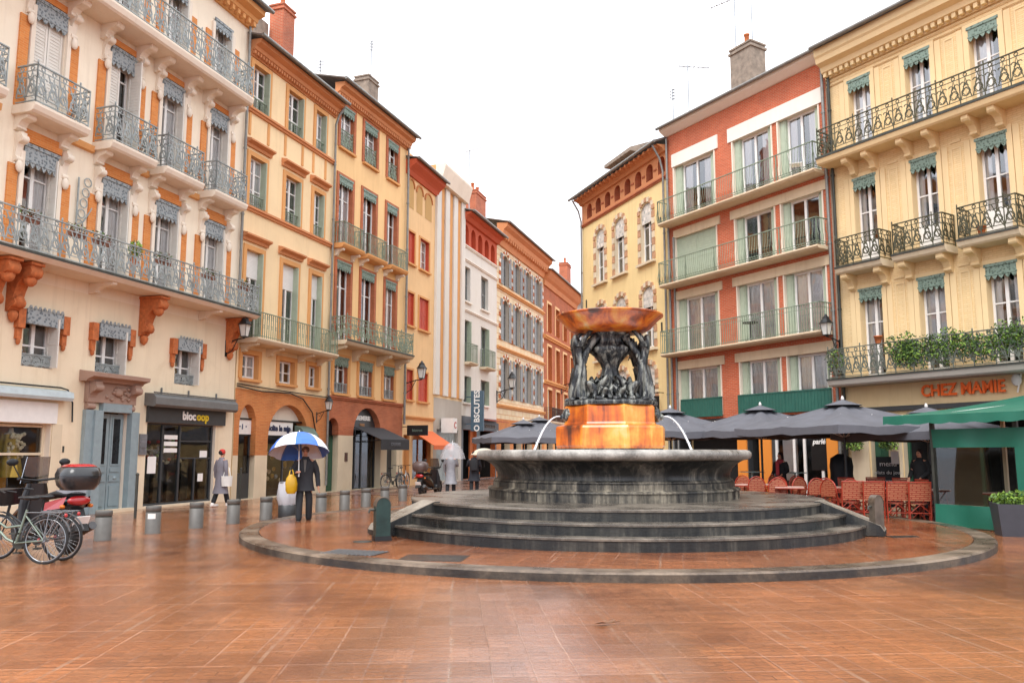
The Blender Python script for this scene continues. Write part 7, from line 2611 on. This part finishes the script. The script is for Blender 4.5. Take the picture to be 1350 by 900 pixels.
    if face:
        for sg in (-1, 1):
            q = MB(); q.ball((sg * .032 * k, -.092 * k, 1.655 * k), .012 * k, 8, 6); q.build('eye', M['black'], r)
        q = MB(); q.ball((0, -.088 * k, 1.585 * k), (.024 * k, .01 * k, .006 * k), 8, 5); q.build('mouth', plain('lip', lin('#9a5a4c'), .5), r)
    tag(r, label, 'person')
    return r


def umbrella(loc, rz, rad, depth, label, mats, pole, tilt=(0, 0), n=8, pole_len=.9, name='umbrella'):
    r = empty(name, loc, rz)
    q = MB()
    per = 4
    N_ = n * per
    rings = []
    for t in range(7):
        f = t / 6
        ring = []
        for j in range(N_):
            a = 2 * PI * j / N_
            sc = 1 - .05 * f * (1 - abs(math.cos(n / 2 * a)))
            ring.append((rad * math.sin(f * 1.25) / math.sin(1.25) * sc * math.cos(a), rad * math.sin(f * 1.25) / math.sin(1.25) * sc * math.sin(a), -depth * (1 - math.cos(f * 1.25)) / (1 - math.cos(1.25)) + .02 * f * (1 - abs(math.cos(n / 2 * a)))))
        rings.append(ring)
    for t in range(6):
        for j in range(N_):
            j2 = (j + 1) % N_
            q.add([rings[t][j], rings[t][j2], rings[t + 1][j2], rings[t + 1][j]], [(3, 2, 1, 0)], (j // per) % len(mats), True)
    q.build('canopy', mats, r)
    q = MB(); q.tube([(0, 0, .07), (0, 0, -pole_len)], .012, 6); q.tube([(0, 0, -pole_len), (0, 0, -pole_len - .1)], .018, 8); q.build('pole', pole, r)
    q = MB()
    for j in range(n):
        a = 2 * PI * j / n
        q.tube([(0, 0, -.01)] + [(rad * math.sin(f * 1.25) / math.sin(1.25) * math.cos(a) * .99, rad * math.sin(f * 1.25) / math.sin(1.25) * math.sin(a) * .99, -depth * (1 - math.cos(f * 1.25)) / (1 - math.cos(1.25)) - .012) for f in (.3, .6, 1)], .004, 4)
        q.tube([(0, 0, -depth * .9), (rad * .5 * math.cos(a), rad * .5 * math.sin(a), -depth * .22)], .003, 4)
    q.build('rib', M['steel'], r)
    r.rotation_euler = (tilt[0], tilt[1], rz)
    tag(r, label, 'umbrella')
    return r


navy = cloth_mat('black_jacket', '#26272c')
dark = cloth_mat('dark_trousers', '#202226')
mx, my = -4.62, 17.97
person((mx, my, 0), R(12), 1.74, 'man in a black jacket holding a blue and white umbrella and a yellow bag', navy, dark, M['black'], cloth_mat('grey_brown_hair', '#6b5145'),
       [((-.26, -.02, 1.16), (-.16, -.3, 1.2)), ((.27, .04, 1.14), (.3, -.02, .88))], legs=((-.1, -.14), (.03, .12)), coat_len=.78, shirt=cloth_mat('grey_shirt', '#5c5855'))
umbrella((mx - .16, my + .02, 2.04), R(8), .66, .46, 'open umbrella with blue and white panels held by the man in black', [plain('blue_umbrella_cloth', lin('#3f6fc4'), .5, var=.06), plain('white_umbrella_cloth', lin('#dcdce4'), .5, var=.04)], M['white'], tilt=(R(-17), R(-3)), pole_len=.9)
bg = empty('shopping_bag', (mx - .22, my - .3, .72), R(12))
q = MB(); rings = []
for t, (w_, d_, z) in enumerate(((.1, .05, 0), (.15, .08, .06), (.16, .08, .22), (.13, .06, .34), (.06, .03, .42))):
    rings.append([(.8 * w_ * math.cos(a) * (1 + .08 * math.sin(5 * a + t)), d_ * math.sin(a), z) for a in [2 * PI * j / 16 for j in range(16)]])
q.loft(rings); q.build('bag_body', plain('yellow_plastic', lin('#b98f14'), .35, var=.15), bg)
q = MB(); q.tube([(-.05, 0, .4), (-.03, 0, .5), (.02, 0, .52), (.05, 0, .4)], .012, 5); q.build('bag_handle', plain('yellow_plastic_handle', lin('#d9a918'), .35), bg)
tag(bg, 'yellow plastic shopping bag hanging from the man\'s raised hand', 'bag')

gp = ground_at(290, 668)
person((gp.x, gp.y, 0), R(150), 1.68, 'woman in a red hat and long grey coat walking past the grocery shop', cloth_mat('grey_coat', '#77747c'), dark, M['white'], cloth_mat('dark_hair', '#2c2220'),
       [((-.24, .04, 1.15), (-.24, -.02, .9)), ((.26, .02, 1.15), (.27, -.02, .9))], legs=((-.1, -.2), (.05, .2)), coat_len=.42, hat=cloth_mat('red_knit_hat', '#b8322c'), face=False)
q = MB(); q.loft([[(w_ * c_, .05 * s_, z) for c_, s_ in ((-1, -1), (1, -1), (1, 1), (-1, 1))] for w_, z in ((.14, 0), (.16, .3))]); q.tube([(-.1, 0, .3), (-.05, 0, .55), (.05, 0, .55), (.1, 0, .3)], .012, 5)
o = q.build('tote_bag', cloth_mat('white_tote', '#d9d7d2')); o.location = (gp.x + .22, gp.y - .14, .62); o.rotation_euler = (0, 0, .4); tag(o, 'white tote bag at the side of the woman in grey', 'bag')

gp = ground_at(594, 655)
clear, nt_, b_, N__, L__ = new_mat('clear_plastic')
b_.inputs['Base Color'].default_value = (.75, .76, .8, 1); b_.inputs['Roughness'].default_value = .2; b_.inputs['Alpha'].default_value = .32
person((gp.x, gp.y, 0), R(170), 1.68, 'person in a pale grey rain cape under a clear dome umbrella', plain('grey_rain_cape', lin('#8a8c92'), .35, var=.2), dark, M['black'], cloth_mat('brown_hair', '#4a382e'),
       [((-.24, -.05, 1.2), (-.12, -.26, 1.22)), ((.26, .0, 1.18), (.24, -.1, .95))], legs=((-.06, -.1), (.06, .14)), coat_len=.5, face=False)
umbrella((gp.x + .05, gp.y + .1, 2.0), 0, .48, .62, 'clear plastic dome umbrella over the person in the rain cape', [clear], M['white'], pole_len=.8)
gp = ground_at(625, 655)
person((gp.x, gp.y, 0), R(178), 1.66, 'person in a dark coat and black backpack walking away by the basin', cloth_mat('navy_coat', '#23262e'), dark, M['black'], cloth_mat('black_hair', '#1f1b1a'),
       [((-.25, .02, 1.16), (-.2, -.16, 1.0)), ((.26, -.05, 1.2), (.2, -.26, 1.25))], legs=((-.05, -.08), (.05, .12)), coat_len=.62, face=False)
q = MB(); q.loft([[(.15 * s_ * cx_, .09 * s_ * cy_, z) for cx_, cy_ in ((-1, -.6), (-.7, -1), (.7, -1), (1, -.6), (1, 1), (-1, 1))] for s_, z in ((.9, 0), (1, .1), (1, .34), (.7, .44))]); o = q.build('backpack', cloth_mat('black_backpack', '#1b1c20')); o.location = (gp.x, gp.y - .24, .98); tag(o, 'black backpack worn by the person in the dark coat', 'backpack')
umbrella((gp.x + .36, gp.y + .1, 1.78), 0, .5, .25, 'cream umbrella half hidden by the basin rim beside the dark coat', [cloth_mat('cream_umbrella', '#cfc3ae', .05)], M['black'], pole_len=.6)
x, y = gpos(1031, 24.2)
person((x, y, 0), R(-50), 1.62, 'woman with long dark hair and a red scarf standing by the white shop window', cloth_mat('black_coat', '#1e1d20'), dark, M['black'], cloth_mat('dark_brown_hair', '#2a1815'),
       [((-.24, .02, 1.16), (-.18, -.2, 1.05)), ((.24, .02, 1.16), (.18, -.2, 1.05))], coat_len=.6, hair_len=.35)
q = MB(); q.lathe([(.12, 1.3), (.13, 1.36), (.1, 1.42), (.09, 1.44)], 14); q.box(-.05, .05, -.17, -.13, .98, 1.36); o = q.build('scarf', cloth_mat('red_scarf', '#a83a44')); o.location = (x, y, -.03); o.rotation_euler = (0, 0, R(-50)); tag(o, 'red scarf of the woman by the white shop window', 'scarf')
x, y = gpos(1217, 20.6)
person((x, y, 0), R(-60), 1.7, 'waiter in black standing in the shade beside the green tent', cloth_mat('black_shirt', '#17171a'), dark, M['black'], cloth_mat('short_dark_hair', '#241c1a'),
       [((-.25, .0, 1.16), (-.16, -.24, 1.0)), ((.25, .0, 1.16), (.16, -.24, 1.0))], coat_len=.75)
# ================================================================ CAMERA, SKY, LIGHT
cam = bpy.data.cameras.new('camera')
co = bpy.data.objects.new('camera', cam)
COL.objects.link(co)
co.location = (0, 0, EYE)
co.rotation_euler = (PI / 2 + PITCH, 0, 0)
cam.sensor_width = 36
cam.lens = 36 * FPX / 1350
cam.shift_y = SHIFT / 1350
cam.clip_start = .1
cam.clip_end = 5000
SC.camera = co

w = bpy.data.worlds.new('World')
SC.world = w
w.use_nodes = True
nt = w.node_tree
for n_ in list(nt.nodes): nt.nodes.remove(n_)
N, Lk = nt.nodes.new, nt.links.new
out, bgd = N('ShaderNodeOutputWorld'), N('ShaderNodeBackground')
sky = N('ShaderNodeTexSky')
sky.sky_type = 'NISHITA'
sky.sun_disc = False
SUN_EL, SUN_AZ = 52, 200      # high behind the camera, lost in the cloud
sky.sun_elevation = R(SUN_EL)
sky.sun_rotation = R(SUN_AZ)
tc = N('ShaderNodeTexCoord')
sp = N('ShaderNodeSeparateXYZ'); Lk(tc.outputs['Generated'], sp.inputs[0])
up = N('ShaderNodeMath'); up.operation = 'MAXIMUM'; Lk(sp.outputs['Z'], up.inputs[0]); up.inputs[1].default_value = 0
# cloud deck: brighter overhead than at the horizon, faint mottling
nz = N('ShaderNodeTexNoise'); nz.inputs['Scale'].default_value = 3.2; nz.inputs['Detail'].default_value = 6; nz.inputs['Roughness'].default_value = .55
mp = N('ShaderNodeMapping'); mp.inputs['Scale'].default_value = (1, 1, 2.2); Lk(tc.outputs['Generated'], mp.inputs['Vector']); Lk(mp.outputs[0], nz.inputs['Vector'])
deck = N('ShaderNodeValToRGB')
e = deck.color_ramp.elements
e[0].position = 0.0; e[0].color = (.54, .58, .68, 1)
e[1].position = .62; e[1].color = (1.0, 1.02, 1.06, 1)
m1 = e.new(.22); m1.color = (.66, .70, .78, 1)
m2 = e.new(.42); m2.color = (.9, .91, .96, 1)
ad = N('ShaderNodeMath'); ad.operation = 'MULTIPLY_ADD'; Lk(nz.outputs['Fac'], ad.inputs[0]); ad.inputs[1].default_value = .5
of = N('ShaderNodeMath'); of.operation = 'SUBTRACT'; Lk(up.outputs[0], of.inputs[0]); of.inputs[1].default_value = .2; Lk(of.outputs[0], ad.inputs[2])
Lk(ad.outputs[0], deck.inputs['Fac'])
sc_ = N('ShaderNodeVectorMath'); sc_.operation = 'SCALE'; Lk(deck.outputs['Color'], sc_.inputs[0]); sc_.inputs['Scale'].default_value = 10.0
hs = N('ShaderNodeHueSaturation'); hs.inputs['Saturation'].default_value = .25; Lk(sky.outputs[0], hs.inputs['Color'])
mx = N('ShaderNodeMix'); mx.data_type = 'RGBA'
ins = [s for s in mx.inputs if s.type == 'RGBA']; fs = [s for s in mx.inputs if s.type == 'VALUE'][0]
fs.default_value = .92
Lk(hs.outputs[0], ins[0]); Lk(sc_.outputs[0], ins[1])
Lk([s for s in mx.outputs if s.type == 'RGBA'][0], bgd.inputs['Color'])
bgd.inputs['Strength'].default_value = .12
Lk(bgd.outputs[0], out.inputs['Surface'])

sun = bpy.data.lights.new('sun', 'SUN')
so = bpy.data.objects.new('sun', sun)
COL.objects.link(so)
sun.energy = 1.2
sun.angle = R(30)
sun.color = (1, .97, .93)
az = R(SUN_AZ)
d = Vector((math.sin(az) * math.cos(R(SUN_EL)), math.cos(az) * math.cos(R(SUN_EL)), math.sin(R(SUN_EL))))
so.rotation_euler = d.to_track_quat('Z', 'Y').to_euler()

vs = SC.view_settings
vs.view_transform = 'Standard'
vs.look = 'None'
vs.exposure = 1.0
vs.gamma = 1
vs.use_curve_mapping = False
SC.cycles.max_bounces = 8
SC.cycles.diffuse_bounces = 3
SC.cycles.glossy_bounces = 3
SC.cycles.transparent_max_bounces = 12
SC.cycles.use_denoising = True
SC.cycles.sample_clamp_indirect = 6
SC.cycles.caustics_reflective = False
SC.cycles.caustics_refractive = False
